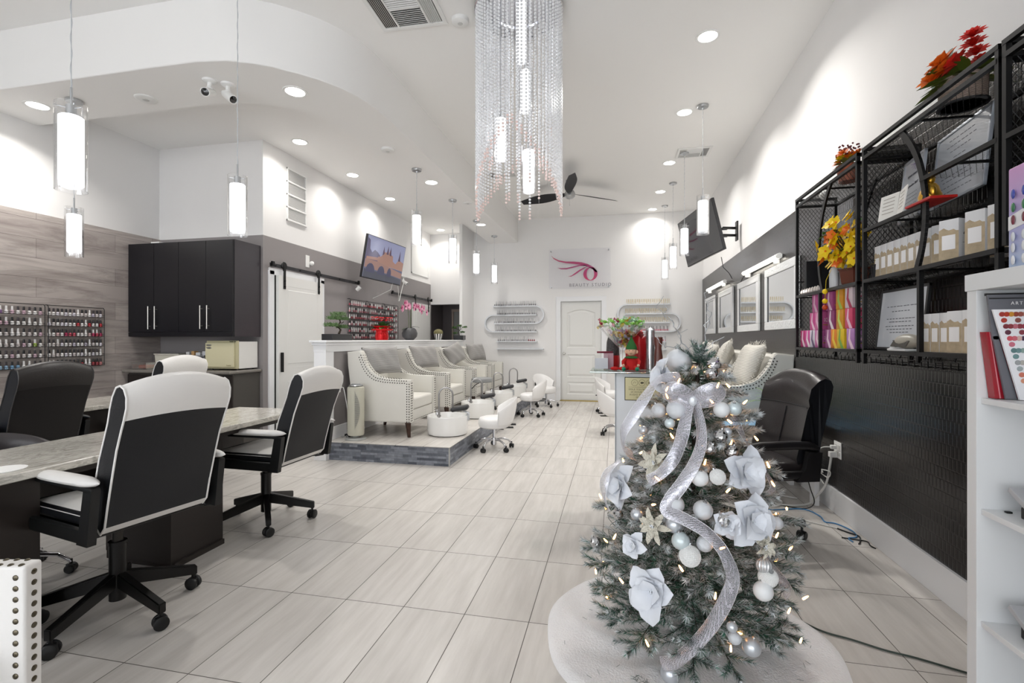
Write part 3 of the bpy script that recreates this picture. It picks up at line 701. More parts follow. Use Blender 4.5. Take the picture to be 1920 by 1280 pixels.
# ---- wall cabinet
CAB = mat('espresso_cabinet', '#131318', .35, var=.1, vscale=2, stretch=(2,2,30)); CABS = mat('espresso_cabinet_side', '#3a363a', .3, var=.1, vscale=2, stretch=(2,2,30))
t = T('wall_cabinet', 'dark espresso wall cabinet with four doors and bar handles', 'cabinet', (-4.78,4.7,1.33))
b = B(); b.box(-5.5, -4.075, 4.51, 4.905, 1.33, 2.40, .002); P('body', b, CABS, t, world=True)
xs = [-5.49, -5.13, -4.795, -4.43, -4.08]
for i in range(4):
    b = B(); b.box(xs[i]+.002, xs[i+1]-.002, 4.488, 4.508, 1.385, 2.395, .002); d = P('door', b, CAB, t, world=True)
    hx = xs[i+1]-.045 if i % 2 == 0 else xs[i]+.045
    b = B(); b.cyl((hx,4.455,1.415), (hx,4.455,1.675), .0065, n=12)
    for z in (1.45, 1.64): b.cyl((hx,4.455,z), (hx,4.489,z), .0045, n=8)
    P('handle', b, mat('satin_handle', '#d6d3cc', .3, .9), d)
b = B(); b.box(-5.49, -4.08, 4.49, 4.508, 1.333, 1.38, .002); P('light_rail', b, CAB, t, world=True)
# base cabinet and counter
t = T('base_cabinet', 'dark base cabinet under the grey counter in the alcove', 'cabinet', (-4.78,4.7,0))
b = B(); b.box(-5.5, -4.085, 4.5, 4.9, .08, .92, .002); P('body', b, mat('grey_brown_laminate','#4c4945',.45), t, world=True)
for i in range(4):
    b = B(); b.box(xs[i]+.002, xs[i+1]-.002, 4.48, 4.499, .1, .9, .002); P('door', b, ESP, t, world=True)
b = B(); b.box(-5.5, -4.09, 4.55, 4.9, 0, .08); P('plinth', b, ESP, t, world=True)
b = B(); b.box(-4.33, -4.21, 4.476, 4.4795, .80, .83); P('name_label', b, mat('label_white','#e9e9ea',.5), t, world=True)
COUN = mat('grey_counter', '#7c7872', .3, var=.2, vscale=30)
b = B(); b.box(-5.505, -4.055, 4.42, 4.905, .92, .955, .012, 3); ONE('countertop', b, COUN, 'grey speckled counter on the base cabinet in the alcove', 'countertop')
# towel warmer
t = T('towel_warmer', 'cream and white towel warmer cabinet on the alcove counter', 'towel warmer', (-4.3,4.74,.955))
CRM = mat('cream_plastic', '#cfc9a8', .4); CRM2 = mat('cream_frame', '#bdb795', .4); WBOX = mat('white_enamel', '#e5e4e0', .35)
b = B(); b.box(-4.505, -4.10, 4.60, 4.885, .97, 1.275, .004); P('body', b, WBOX, t, world=True)
b = B(); b.box(-4.505, -4.10, 4.575, 4.602, .97, 1.285, .005); P('front_frame', b, CRM2, t, world=True)
b = B(); b.box(-4.50, -4.128, 4.55, 4.576, .99, 1.262, .006); d = P('door', b, CRM, t, world=True)
b = B()
for z in (1.235, 1.205): b.lathe([(0,0),(.035,0),(.03,.004),(0,.005)], (0,0,0), 16, Matrix.Translation((-4.45,4.55,z)) @ Matrix.Rotation(pi/2,4,'X') @ Matrix.Diagonal((1,.3,1,1)))
P('vent_grip', b, BRUSH, d)
b = B(); b.box(-4.2,-4.15,4.572,4.576,1.27,1.278); b.box(-4.14,-4.12,4.572,4.576,1.27,1.278); P('switch', b, BPL, t, world=True)
b = B()
for x in (-4.47,-4.14):
    for y in (4.62,4.86): b.cyl((x,y,.955), (x,y,.972), .012, n=10)
P('foot', b, BPL, t, world=True)
o = P('maker_mark', text_mesh('Fuerza', .022, mat('gold_script','#8a8050',.4), 'maker_mark'), None, d, loc=(0,0,0))
o.matrix_parent_inverse = Matrix.Identity(4); o.location = (-4.19-t.location.x+t.location.x, 4.5485, 1.01); o.rotation_euler = (pi/2,0,0)
o.parent = t; o.matrix_parent_inverse = Matrix.Translation(t.location).inverted()
# shelf organiser with teal towels, white carton, orange tub
t = T('desk_organiser', 'grey organiser rack holding teal cloths left of towel warmer', 'organiser', (-4.72,4.72,.955))
GP = mat('grey_mesh_plastic', '#8f9094', .5)
b = B(); b.box(-4.86,-4.56,4.6,4.84,1.105,1.115); b.box(-4.86,-4.852,4.6,4.84,.955,1.11); b.box(-4.568,-4.56,4.6,4.84,.955,1.11); b.box(-4.63,-4.622,4.6,4.84,.955,1.11); b.box(-4.86,-4.56,4.83,4.84,.955,1.11)
for i in range(4): b.box(-4.622,-4.568,4.6,4.605,.98+i*.03,.99+i*.03)
P('rack', b, GP, t, world=True)
for i in range(3):
    b = B(); b.box(-4.845,-4.64,4.61,4.82,.957+i*.042,.995+i*.042,.014,3); ONE('folded_towel', b, mat('teal_cloth','#2f8f90',.8,bump=.2), 'folded teal towel inside the grey organiser rack', 'towel', 'teal towels in the organiser')
for i, (x, c, w, h) in enumerate(((-4.84,'#dcdcdc',.05,.04),(-4.77,'#c9a06c',.045,.05),(-4.7,'#e9e9ea',.06,.035),(-4.62,'#d8d8dc',.045,.05),(-4.585,'#efefef',.03,.06))):
    b = B(); b.box(-w/2,w/2,-.03,.03,0,h,.006); ONE('supply_box', b, mat('supply_'+c[1:], c, .5), ['white supply box at left end of organiser top','tan supply box on organiser top','flat white supply box in the middle of organiser top','pale supply box near right end of organiser top','narrow white supply box at right end of organiser top'][i], 'box', loc=(x,4.68,1.115))
t = T('storage_bin', 'cream open-topped bin on counter behind the white chair headrest', 'bin', (-5.1,4.72,.955))
b = B(); b.prism([(-.15,0),(.15,0),(.17,.17),(-.17,.17)], -.1, .1); P('bin_body', b, mat('cream_bin','#cfcbbd',.5), t)
b = B(); b.box(-.178,.178,-.11,.11,.165,.178,.004); P('rim', b, mat('cream_bin2','#dad6ca',.5), t)
t = T('food_tub', 'clear plastic tub with orange contents at left end of alcove counter', 'tub', (-5.33,4.55,.955))
b = B(); b.box(-.1,.1,-.07,.07,0,.008); b.box(-.1,-.096,-.07,.07,0,.075); b.box(.096,.1,-.07,.07,0,.075); b.box(-.1,.1,-.07,-.066,0,.075); b.box(-.1,.1,.066,.07,0,.075); b.box(-.106,.106,-.076,.076,.07,.08,.003); P('shell', b, glassy('tub_plastic',thin=.7), t)
b = B(); b.box(-.03,.09,-.06,.06,.009,.05,.015,3); P('contents', b, mat('orange_content','#e2603a',.5), t)
b = B(); b.box(-.04,.04,0,.006,-.06,.06,.002); b.m(1).box(-.017,.017,-.002,0,-.035,-.01); b.box(-.017,.017,-.002,0,.01,.035)
ONE('wall_outlet', b, [RIMW, mat('outlet_face','#cfcfcb',.4)], 'white wall outlet above organiser under the wall cabinet', 'outlet', loc=(-4.56,4.9,1.22))
# small things on top of the wall cabinet
b = B(); b.box(-.06,.06,-.05,.05,0,.05,.004); ONE('router_box', b, RIMW, 'small white device on top of the wall cabinet at its left end', 'router', loc=(-5.3,4.7,2.40))
# ================================================================== SPA CHAIRS, BOWLS, STOOLS
IVO = mat('ivory_leather', '#dcdad3', .42, var=.02, vscale=5, bump=.06, bscale=70)
IVOS = mat('ivory_leather_shade', '#d6d3c9', .45, bump=.06, bscale=70)
DWOOD = mat('dark_walnut_leg', '#3a251b', .35, var=.2, vscale=20)
NAILD = mat('dark_nailhead', '#35302a', .4, .2)
RIBC = mat('grey_ribbed_cloth', '#a9a7a4', .9, sheen=.3)
def _rib(m, c1, c2, sc):
    nt = m.node_tree; n = nt.nodes; l = nt.links; b = n['Principled BSDF']; tc = n.new('ShaderNodeTexCoord')
    wv = n.new('ShaderNodeTexWave'); wv.bands_direction = 'Z'; wv.inputs['Scale'].default_value = sc; wv.inputs['Distortion'].default_value = 1.2; wv.inputs['Detail'].default_value = 3
    l.new(tc.outputs['Object'], wv.inputs['Vector'])
    cr = n.new('ShaderNodeValToRGB'); cr.color_ramp.elements[0].color = lin(c1); cr.color_ramp.elements[1].color = lin(c2); l.new(wv.outputs['Fac'], cr.inputs[0]); l.new(cr.outputs[0], b.inputs['Base Color'])
    bp = n.new('ShaderNodeBump'); bp.inputs['Strength'].default_value = .5; bp.inputs['Distance'].default_value = .004; l.new(wv.outputs['Fac'], bp.inputs['Height']); l.new(bp.outputs[0], b.inputs['Normal'])
_rib(RIBC, '#807e7c', '#a5a3a0', 22)
RIBW = mat('cream_ribbed_cloth', '#cfccc4', .9); _rib(RIBW, '#b9b6ae', '#dedbd4', 20)
# profile in local X (0 back .. .76 front), Z above platform
SIDE = [(.05,.17),(.75,.17),(.75,.645),(.6,.648),(.45,.655),(.34,.675),(.27,.72),(.22,.78),(.18,.86),(.155,.93),(.14,.965),(.12,.972),(-.03,.955),(-.015,.80),(.03,.45)]
def make_spa(label, group, loc, rz, leather=IVO):
    t = T('spa_armchair', label, 'armchair', loc, rz, group)
    W2 = .385; th = .095
    for s_ in (-1, 1):
        b = B(); y0, y1 = sorted((s_*W2, s_*(W2-th))); b.prism(SIDE, y0, y1)
        for f in b.bm.faces: pass
        bmesh.ops.bevel(b.bm, geom=[e for e in b.bm.edges if abs(e.verts[0].co.y-e.verts[1].co.y) < 1e-5], offset=.012, segments=2, affect='EDGES')
        # nailheads: double row down the front edge, up over the arm and wing, along the base
        b.m(1); yo = s_*W2; nx = 0
        def row(pts, step, dy, axis):
            acc = 0
            for p, q in zip(pts, pts[1:]):
                p, q = Vector(p), Vector(q); L = (q-p).length; k = acc
                while k < L:
                    c = p+(q-p)*(k/L); nail(b, c, axis, .0068); k += step
                acc = k-L
        for off in (.018, .045):
            row([(.75-off, yo, .18),(.75-off, yo, .63-off*.3)], .028, 0, (0,s_,0))
            row([(.7505, s_*(W2-off), .19),(.7505, s_*(W2-off), .63)], .028, 0, (1,0,0))
        top = [(.70,.635),(.6,.636),(.45,.643),(.335,.664),(.262,.71),(.21,.772),(.168,.855),(.142,.928)]
        for off in (.0, .028):
            row([(x-off*.8, yo, z-off*.9) for x, z in top], .029, 0, (0,s_,0))
        for off in (.022, .07): row([(x+.008, s_*(W2-off), z+.0185) for x, z in top[1:]], .032, 0, (.5,0,.87))
        row([(.75, s_*(W2-.03-.0*i), .19) for i in range(1)], .03, 0, (1,0,0))
        P('arm', b, [leather, NAILD], t, smooth=.5)
    b = B(); b.prism([(.05,.17),(.735,.17),(.735,.30),(.05,.30)], -(W2-th), W2-th); b.m(1)
    for k in range(20): nail(b, (.7355, -.28+.03*k, .185), (1,0,0), .006)
    P('seat_base', b, [leather, NAILD], t)
    b = B(); b.box(.12, .745, -(W2-th)+.003, W2-th-.003, .30, .44, .03, 3)
    P('seat_cushion', b, leather, t, smooth=1)
    b = B(); b.prism([(.0,.3),(.19,.3),(.15,.6),(.125,.93),(.1,.955),(-.02,.94),(-.01,.8),(.02,.5)], -(W2-th)-.002, W2-th+.002)
    P('back', b, leather, t)
    for x, y in ((.70,-.34),(.70,.34),(.1,-.34),(.1,.34)):
        b = B(); b.cyl((x,y,.175), (x+(.012 if x > .4 else -.03),y,0), .036, .02, n=4); P('leg', b, DWOOD, t, smooth=.3)
    return t
def make_pillow(label, group, loc, rz, tilt, m_, sz=.44, fringe=False, flop=0., hz=None):
    b = B(); h = sz/2; hh = (hz or sz)/2
    def fn(u, v, s_=1):
        x, z = (u*2-1), (v*2-1); e = max(0, (1-x**4)*(1-z**4))**.5; pin = 1-.07*(1-abs(x))*0
        bx = h*x*(1-.05*(1-z*z)); bz = hh*z*(1-.06*(1-x*x))
        return Vector((s_*.075*e+.006*sin(9*x+4*z)*e, bx, bz))
    b.grid(lambda u, v: fn(u, v, 1), 16, 16); b.grid(lambda u, v: fn(u, v, -1), 16, 16)
    bmesh.ops.remove_doubles(b.bm, verts=b.bm.verts[:], dist=.002)
    o = ONE('throw_pillow', b, m_, label, 'pillow', group, smooth=2)
    o.location = loc; o.rotation_euler = (flop, tilt, rz)
    f = B()
    if fringe:
        rr = random.Random(3)
        for k in range(150):
            s_ = rr.choice((0,1,2,3)); a = rr.uniform(-1,1)*h
            p = {0:(0,a,h),1:(0,a,-h),2:(0,h,a),3:(0,-h,a)}[s_]; d = {0:(0,0,1),1:(0,0,-1),2:(0,1,0),3:(0,-1,0)}[s_]
            q = Vector(p)*.96; e = q+Vector(d)*.035+Vector((rr.uniform(-.02,.02),)*1+(rr.uniform(-.02,.02),rr.uniform(-.02,.02)))
            f.tube([q, (q+e)/2+Vector((rr.uniform(-.008,.008),)*3), e], .0022, 4)
        P('fringe', f, RIBW, o, smooth=0)
    return o
YS = [5.365, 6.62, 7.90, 9.13]
LB = ['nearest ivory nailhead armchair on the left platform, beside the tower fan', 'second ivory nailhead armchair on the left platform', 'third ivory nailhead armchair on the left platform, behind the grey stool', 'farthest ivory nailhead armchair on the left platform']
for i, y in enumerate(YS):
    c = make_spa(LB[i], 'ivory spa armchairs on the left platform', (-2.97,y,.2), 0) if i == 0 else dup(spa0, (-2.97,y,.2), label=LB[i])
    if i == 0: spa0 = c
PL = ['grey ribbed pillow on the nearest left armchair','grey ribbed pillow on the second left armchair','folded-looking grey pillow on the third left armchair','grey pillow on the farthest left armchair']
for i, y in enumerate(YS):
    make_pillow(PL[i], 'grey pillows on the left armchairs', (-2.71+.02*i,y-.1,.2+.85), (-.62,-.5,-.35,-.45)[i], -.34, RIBC, .47, flop=(.03,.03,.3,.02)[i], hz=.34)
BOWLW = mat('glossy_white_bowl', '#efefed', .15, coat=.5)
PADB = mat('black_vinyl_pad', '#2a2b2e', .4, bump=.1, bscale=60)
def make_bowl(label, loc):
    t = T('pedicure_basin', label, 'foot basin', loc, 0, 'white pedicure basins on the left platform')
    b = B(); b.lathe([(0,0),(.2,0),(.225,.012),(.236,.06),(.238,.21),(.234,.222),(.226,.222),(.22,.21),(.205,.08),(.15,.05),(0,.045)], n=44); P('bowl', b, BOWLW, t)
    b = B(); pts = [(-.07,-.1,.15),(-.07,-.1,.3)]+[(-.07+.075-.075*cos(a), -.1+.045*(1-cos(a))/2, .46+.085*sin(a)) for a in [pi*k/14 for k in range(15)]]+[(.08,-.055,.40),(.075,-.045,.31)]
    b.tube(pts, .0105, 12); b.tube([(-.07,-.1,.19),(-.07,-.1,.27)], .015, 12); b.cyl((-.07,-.1,.215), (-.07,-.1,.23), .024, n=14); P('spout_hose', b, mat('steel_hose','#a3a2a2',.3,1), t)
    b = B(); b.lathe([(0,0),(.022,0),(.022,.03),(.012,.045),(0,.045)], (-.12,-.02,.215), 14); b.ob((-.12,-.02,.275), (.012,.06,.012)); P('tap', b, CHROME, t)
    b = B(); b.tube([(.215,.03,.16),(.245,.03,.17),(.245,.03,.245),(.18,.03,.27)], .014, 8); b.ob((.235,.03,.2), (.03,.05,.07), (0,0,0), .004); P('rest_bracket', b, BRUSH, t)
    b = B(); b.ob((0,0,0), (.21,.13,.055), (0,0,0), .027, 4); o = P('foot_rest', b, PADB, t, loc=(.155,-.02,.305), rot=(0,-.18,.15)); 
    return t
BL = ['nearest white round pedicure basin with hose spout','second white pedicure basin on the left platform','third white pedicure basin, right of the grey stool','farthest white pedicure basin on the left platform']
for i, y in enumerate(YS):
    o = make_bowl(BL[i], (-1.905,y-.05,.2)) if i == 0 else dup(bw0, (-1.905,y-.05,.2), label=BL[i])
    if i == 0: bw0 = o
# grey stool
t = T('round_stool', 'grey padded round stool on chrome post between the basins', 'stool', (-2.02,7.2,.2))
b = B(); b.lathe([(0,.435),(.15,.435),(.163,.445),(.166,.47),(.16,.495),(.145,.505),(0,.508)], n=32); P('seat', b, mat('grey_vinyl','#8b8d8d',.45), t)
b = B(); b.tube([(-.03,0,.43),(-.09,-.02,.40),(-.16,-.03,.33)], .006, 8); P('lever', b, BLK, t)
chrome_base(t, .2, 5, .3, .08, .44, .018)
# white rolling stools with curved back
WV = mat('white_vinyl', '#ecebea', .35, bump=.05, bscale=60)
def make_pstool(label, group, loc, rz):
    t = T('pedicure_stool', label, 'stool', loc, rz, group)
    chrome_base(t, .225, 5, .35, .085, .27, .016)
    b = B(); b.lathe([(0,.26),(.15,.26),(.178,.275),(.188,.31),(.186,.35),(.17,.375),(.13,.388),(0,.392)], n=40); P('seat', b, WV, t)
    def sh(u, v):
        a = radians(-78+156*u); w = cos(radians(-90+180*u)*.93); k = v*2*pi
        zc0, zc1 = .30, .46+.16*w; ez = (zc0+zc1)/2; hz = (zc1-zc0)/2
        r = .205+.06*((ez+hz*sin(k))-.3)/.3*1.0+.022*cos(k); return Vector((r*cos(a), r*sin(a), ez+hz*sin(k)))
    b = B(); b.grid(sh, 28, 20); bmesh.ops.remove_doubles(b.bm, verts=b.bm.verts[:], dist=.0008); P('backrest', b, WV, t)
    b = B(); b.box(.08, .23, -.03, .03, .25, .262, .003); b.box(.195, .26, -.03, .03, .285, .30, .003); P('bracket', b, BLK, t)
    b = B(); b.tube([(.02,0,.255),(.08,-.06,.245),(.11,-.1,.25)], .005, 6); P('lever', b, BLK, t)
    return t
GS = 'white rolling pedicure stools'
ps = make_pstool('nearest white rolling stool with curved back, by the platform edge', GS, (-1.40,5.52,0), .25)
dup(ps, (-1.40,8.06,0), .1, 'white rolling stool with curved back by the farthest basins, left of the door', GS)
dup(ps, (-1.30,9.25,0), 2.4, 'white rolling stool half hidden behind the far basins, close to back wall', GS)
dup(ps, (.03,6.72,0), pi+.2, 'white rolling stool left of the reception desk, nearer one', GS)
dup(ps, (-.08,8.75,0), pi-.2, 'white rolling stool left of the reception desk, farther one', GS)
# right side armchairs
RL = ['nearest ivory armchair on the right behind the black office chair','second ivory armchair on the right under the mirrors','third ivory armchair on the right, its back just shows behind the tree top','farthest ivory armchair on the right']
for i, y in enumerate((5.30,6.55,7.85,9.1)): dup(spa0, (RX(y)-.045,y,.2), pi, RL[i], 'ivory spa armchairs on the right')
for i, y in enumerate((5.28,6.5,7.8)):
    make_pillow(['cream fringed pillow on the nearest right armchair','cream fringed pillow on the second right armchair','cream fringed pillow on the third right armchair by the tree top'][i], 'cream fringed pillows', (RX(y)-.33,y,1.04), pi+(.1,-.35,.3)[i], -.38, RIBW, .46, True, flop=(.0,.2,-.15)[i])
# tower fan
FANW = mat('beige_grey_plastic', '#c2c0b1', .45)
t = T('tower_fan', 'beige tower fan on round base beside the nearest left armchair', 'fan', (-2.80,4.83,.2))
b = B(); b.lathe([(0,0),(.115,0),(.118,.006),(.1,.014),(.04,.022),(.035,.05),(0,.05)], n=36); P('base', b, mat('grey_base','#a9aba9',.4), t)
b = B(); b.lathe([(0,.045),(.085,.045),(.092,.06),(.094,.55),(.09,.572),(.075,.582),(0,.584)], n=32, sx=1, sy=.9); P('body', b, FANW, t)
b = B(); b.lathe([(0,.585),(.07,.585),(.078,.59),(.07,.6),(0,.602)], n=28); b.box(-.05,.05,-.02,.02,.598,.61,.008); P('control_cap', b, BRUSH, t)
GRL = mat('grey_grille','#77787a',.5)
b = B()
for i in range(34):
    z = .12+.0125*i; w = .5*sin(pi*(i+.5)/34)
    pts = [(.0955*sin(a), -.0875*cos(a), z) for a in [.35+ .75*w*2*(k/6)*.8 for k in range(7)]]
    b.tube(pts, .0022, 4)
P('side_grille', b, GRL, t)
b = B()
for i in range(30):
    z = .12+.0135*i; b.tube([(.0955*sin(a), -.0875*cos(a), z) for a in (-1.3,-1.15,-1.0)], .002, 4)
P('left_vents', b, mat('dark_vent','#5a5a55',.6), t)
# its cord, outlet on the half wall
b = B(); b.box(0,.005,-.035,.035,-.057,.057,.002); b.m(1).box(.005,.008,-.017,.017,-.035,-.01); b.box(.005,.008,-.017,.017,.01,.035)
ONE('wall_outlet', b, [RIMW, mat('outlet_face','#cfcfcb',.4)], 'white wall outlet on the grey half wall left of the tower fan', 'outlet', loc=(-3.036,4.87,.76))
b = B(); b.box(0,.025,-.012,.012,-.014,.014,.004); b.tube([(.02,0,0),(.05,.0,-.005),(.08,-.02,-.07),(.11,-.03,-.2),(.13,-.02,-.4),(.13,-.0,-.53),(.15,.0,-.552),(.2,-.03,-.552)], .004, 6)
ONE('white_cable', b, RIMW, 'white power cable from the half wall outlet to the tower fan', 'cord', loc=(-3.027,4.87,.765))
t = T('power_adapter', 'small dark tangle of cord and adapter on platform left of fan base', 'adapter', (-2.96,4.93,.2))
b = B(); b.box(-.03,.03,-.02,.02,0,.03,.005); P('brick', b, BPL, t)
b = B(); b.tube([(.03*cos(k*.7)*(1+.3*sin(k)), -.06+.03*sin(k*.7), .004+.006*(k%3)) for k in range(30)], .003, 5); P('cord', b, mat('grey_cord','#9a9a9a',.5), t)
# ================================================================== RIGHT SIDE
BW = mat('black_wire_frame', '#1a1a1b', .38, .5)
def lattice(b, O, U, V, nu, nv, lu, w=.0022, N=None):
    """expanded metal: nv rows of zigzag ribbon along U with cell length lu; O corner, U/V full edge vectors"""
    O, U, V = Vector(O), Vector(U), Vector(V); L = U.length; u = U/L; p = V.length/nv; v = V/V.length; nrm = u.cross(v)
    ns = int(L/lu)*2
    for i in range(nv+1):
        pts = [O+u*(L*k/ns)+v*(i*p+(p*.46 if (k+i) % 2 else -p*.46)) for k in range(ns+1)]
        lo = [b.bm.verts.new(q-v*w/2+nrm*.0008) for q in pts]; hi = [b.bm.verts.new(q+v*w/2-nrm*.0008) for q in pts]
        b.join(lo, hi, close=False)
def rail(b, p, q, w=.018, h=None):
    p, q = Vector(p), Vector(q); d = q-p; L = d.length; h = h or w
    M = Matrix.Translation((p+q)/2) @ d.to_track_quat('X', 'Z').to_matrix().to_4x4()
    b.box(-L/2, L/2, -w/2, w/2, -h/2, h/2, 0, 2, M)
XF, XB = 1.30, 1.57
def wire_unit(label, ya, yb, kind):
    t = T('wire_shelf_unit', label, 'shelf unit', ((XF+XB)/2, (ya+yb)/2, 1.24), 0, 'black wire wall shelves')
    zb, zt = 1.17 if kind != 'c' else 1.62, 2.325
    for y in (ya+.009, yb-.009):
        for x in (XF+.009, XB-.009): b = B(); rail(b, (x,y,zb), (x,y,zt)); P('post', b, BW, t, world=True)
    for y in (ya, yb):
        for z in (2.316, 2.27, 1.61, 1.24)[:4 if kind != 'c' else 2]: b = B(); rail(b, (XF,y+(.009 if y == ya else -.009),z), (XB,y+(.009 if y == ya else -.009),z)); P('cross_bar', b, BW, t, world=True)
    def shelf(z, y0, y1, ledge=True):
        b = B(); rail(b, (XF+.008,y0,z), (XF+.008,y1,z), .018); rail(b, (XB-.008,y0,z), (XB-.008,y1,z), .018)
        rail(b, (XF,(y0+y1)/2,z-.004), (XB,(y0+y1)/2,z-.004), .01)
        lattice(b, (XF+.015,y0+.01,z), (0,y1-y0-.02,0), (XB-XF-.03,0,0), 0, 22, .034)
        P('shelf', b, BW, t, world=True, smooth=0)
    shelf(2.27, ya+.01, yb-.01)
    b = B(); rail(b, (XF+.008,ya,2.316), (XF+.008,yb,2.316)); P('top_rail', b, BW, t, world=True)
    if kind == 'c': 
        shelf(1.99, ya+.01, yb-.01)
        b = B(); lattice(b, (XF+.01,yb-.015,1.62), (0,0,.65), (XB-XF-.02,0,0), 0, 20, .034); P('mesh_side', b, BW, t, world=True, smooth=0); return t
    shelf(1.61, ya+.01, yb-.01); shelf(1.235, ya+.01, yb-.01)
    CYc, CZ, R = 2.945, 1.86, .552
    b = B()
    for x in (XF+.008, XB-.02):
        pts = []
        for k in range(41):
            a = -radians(27)+radians(75)*k/40; y = CYc+(1 if kind == 'a' else -1)*R*cos(a); z = CZ+R*sin(a)
            pts.append((y, z))
        b = B()
        for (y0, z0), (y1, z1) in zip(pts, pts[1:]): rail(b, (x,y0,z0), (x,y1,z1), .012, .028)
        P('arc_brace', b, BW, t, world=True)
    yd = 2.432 if kind == 'b' else 3.48
    for x in (XF+.009, XB-.009): b = B(); rail(b, (x,yd,1.24), (x,yd,1.61)); P('divider', b, BW, t, world=True)
    if kind == 'b': shelf(1.88, 2.41, 2.905); shelf(1.995, 1.99, 2.42)
    else:
        b = B(); lattice(b, (XF+.012,yb-.012,1.25), (0,0,1.0), (XB-XF-.024,0,0), 0, 20, .034); rail(b, (XF,yb-.01,1.72), (XB,yb-.01,1.72), .008); P('mesh_side', b, BW, t, world=True, smooth=0)
    b = B(); lattice(b, (XF+.01,(yb if kind == 'b' else ya)+(-.014 if kind == 'b' else .014),1.25), (0,0,1.0), (XB-XF-.02,0,0), 0, 20, .034); P('mesh_side', b, BW, t, world=True, smooth=0)
    n = 10
    for i in range(n):
        y = ya+.05+(yb-ya-.1)*i/(n-1); b = B()
        x = XF+.02
        for p, q in (((x,y,1.232),(x-.01,y,1.21)),((x-.01,y-.022,1.205),(x-.01,y+.022,1.205)),((x-.01,y-.022,1.205),(x-.01,y-.022,1.178)),((x-.01,y+.022,1.205),(x-.01,y+.022,1.178)),((x-.01,y-.022,1.178),(x-.01,y+.022,1.178)),((x-.01,y-.022,1.178),(x+.03,y-.022,1.182)),((x-.01,y+.022,1.178),(x+.03,y+.022,1.182))):
            rail(b, p, q, .004)
        P('glass_hook', b, BW, t, world=True, smooth=0)
    b = B(); rail(b, (XF+.05,ya,1.19), (XF+.05,yb,1.19), .006); P('hook_rail', b, BW, t, world=True)
    return t
wire_unit('far black wire wall shelf with yellow flowers and tea boxes', 2.975, 3.895, 'a')
wire_unit('near black wire wall shelf with certificates and white gift boxes', 1.98, 2.92, 'b')
wire_unit('black wire shelf at the right edge above the white cube cabinet', 1.02, 1.965, 'c')

# white and gold boxes
GW, GT = mat('box_white', '#dfe0e2', .45), mat('box_tan_print', '#b7a68a', .5, var=.35, vscale=40)
GLB = mat('box_label', '#f2f2f3', .5); GGY = mat('print_grey', '#6d6c6c', .5)
def gift_mesh(w, d, h):
    """w along y (spine facing -x), d along x"""
    b = B(); b.m(0).box(0, d, -w/2, w/2, 0, h, .0015)
    rr = random.Random(4); n = 8
    top = [(-w/2+w*k/n, h*(.68+.10*rr.random()+.05*sin(pi*k/n))) for k in range(n+1)]
    b.m(1).face([(-.0004,-w/2,.001),(-.0004,w/2,.001)]+[(-.0004,y,z) for y, z in reversed(top)])
    b.m(2).face([(-.0009,-w*.34,h*.27),(-.0009,w*.34,h*.27),(-.0009,w*.34,h*.62),(-.0009,-w*.34,h*.62)])
    # little tree emblem on the broad side facing the viewer (-y)
    cx, y = d*.5, -w/2-.0006
    b.m(3).face([(cx+.012*cos(a)*(1 if sin(a) > 0 else .9), y, h*.62+.011*max(0,sin(a))) for a in [pi*k/10 for k in range(11)]])
    b.face([(cx-.0015,y,h*.52),(cx+.0015,y,h*.52),(cx+.0015,y,h*.62),(cx-.0015,y,h*.62)])
    b.face([(cx-.016,y,h*.42),(cx+.016,y,h*.42),(cx+.016,y,h*.43),(cx-.016,y,h*.43)])
    return b.done('gift_box', [GW, GT, GLB, GGY], .5)
ga = gift_mesh(.055, .085, .165); gb_ = gift_mesh(.07, .075, .168)
def put(me, name, label, cat, group, loc, rz=0):
    o = bpy.data.objects.new(name, me); COL.objects.link(o); o.location = loc; o.rotation_euler = (0,0,rz); return tag(o, label, cat, group)
for i in range(8): put(ga, 'gift_box', 'slim white and tan gift box in the tight row of eight on the middle shelf', 'box', 'row of eight gift boxes', (XF+.04, 2.85-.0585*i, 1.62))
for (y, lb, dx, r) in ((2.375,'white and tan gift box just right of the curved brace',.05,.35),(2.285,'tall white gift box with tree emblem facing outward',.03,.5),(2.20,'white gift box set back behind two others on the middle shelf',.14,0),(2.14,'white and tan gift box with tree emblem near the shelf end',.03,.35),(2.045,'last white gift box beside the near shelf post',.04,.25)):
    put(gb_, 'gift_box', lb, 'box', None, (XF+dx, y, 1.62), r)
for i in range(3): put(ga, 'gift_box', 'slim white and tan gift box in the row of three on the bottom shelf', 'box', 'row of three gift boxes', (XF+.03, 2.43-.0585*i, 1.245))
put(gb_, 'gift_box', 'white gift box showing tree emblem, right of the three slim boxes on bottom shelf', 'box', None, (XF+.02, 2.235, 1.245), .15)
put(gb_, 'gift_box', 'white gift box at the far right of the bottom shelf', 'box', None, (XF+.02, 2.15, 1.245), .1)
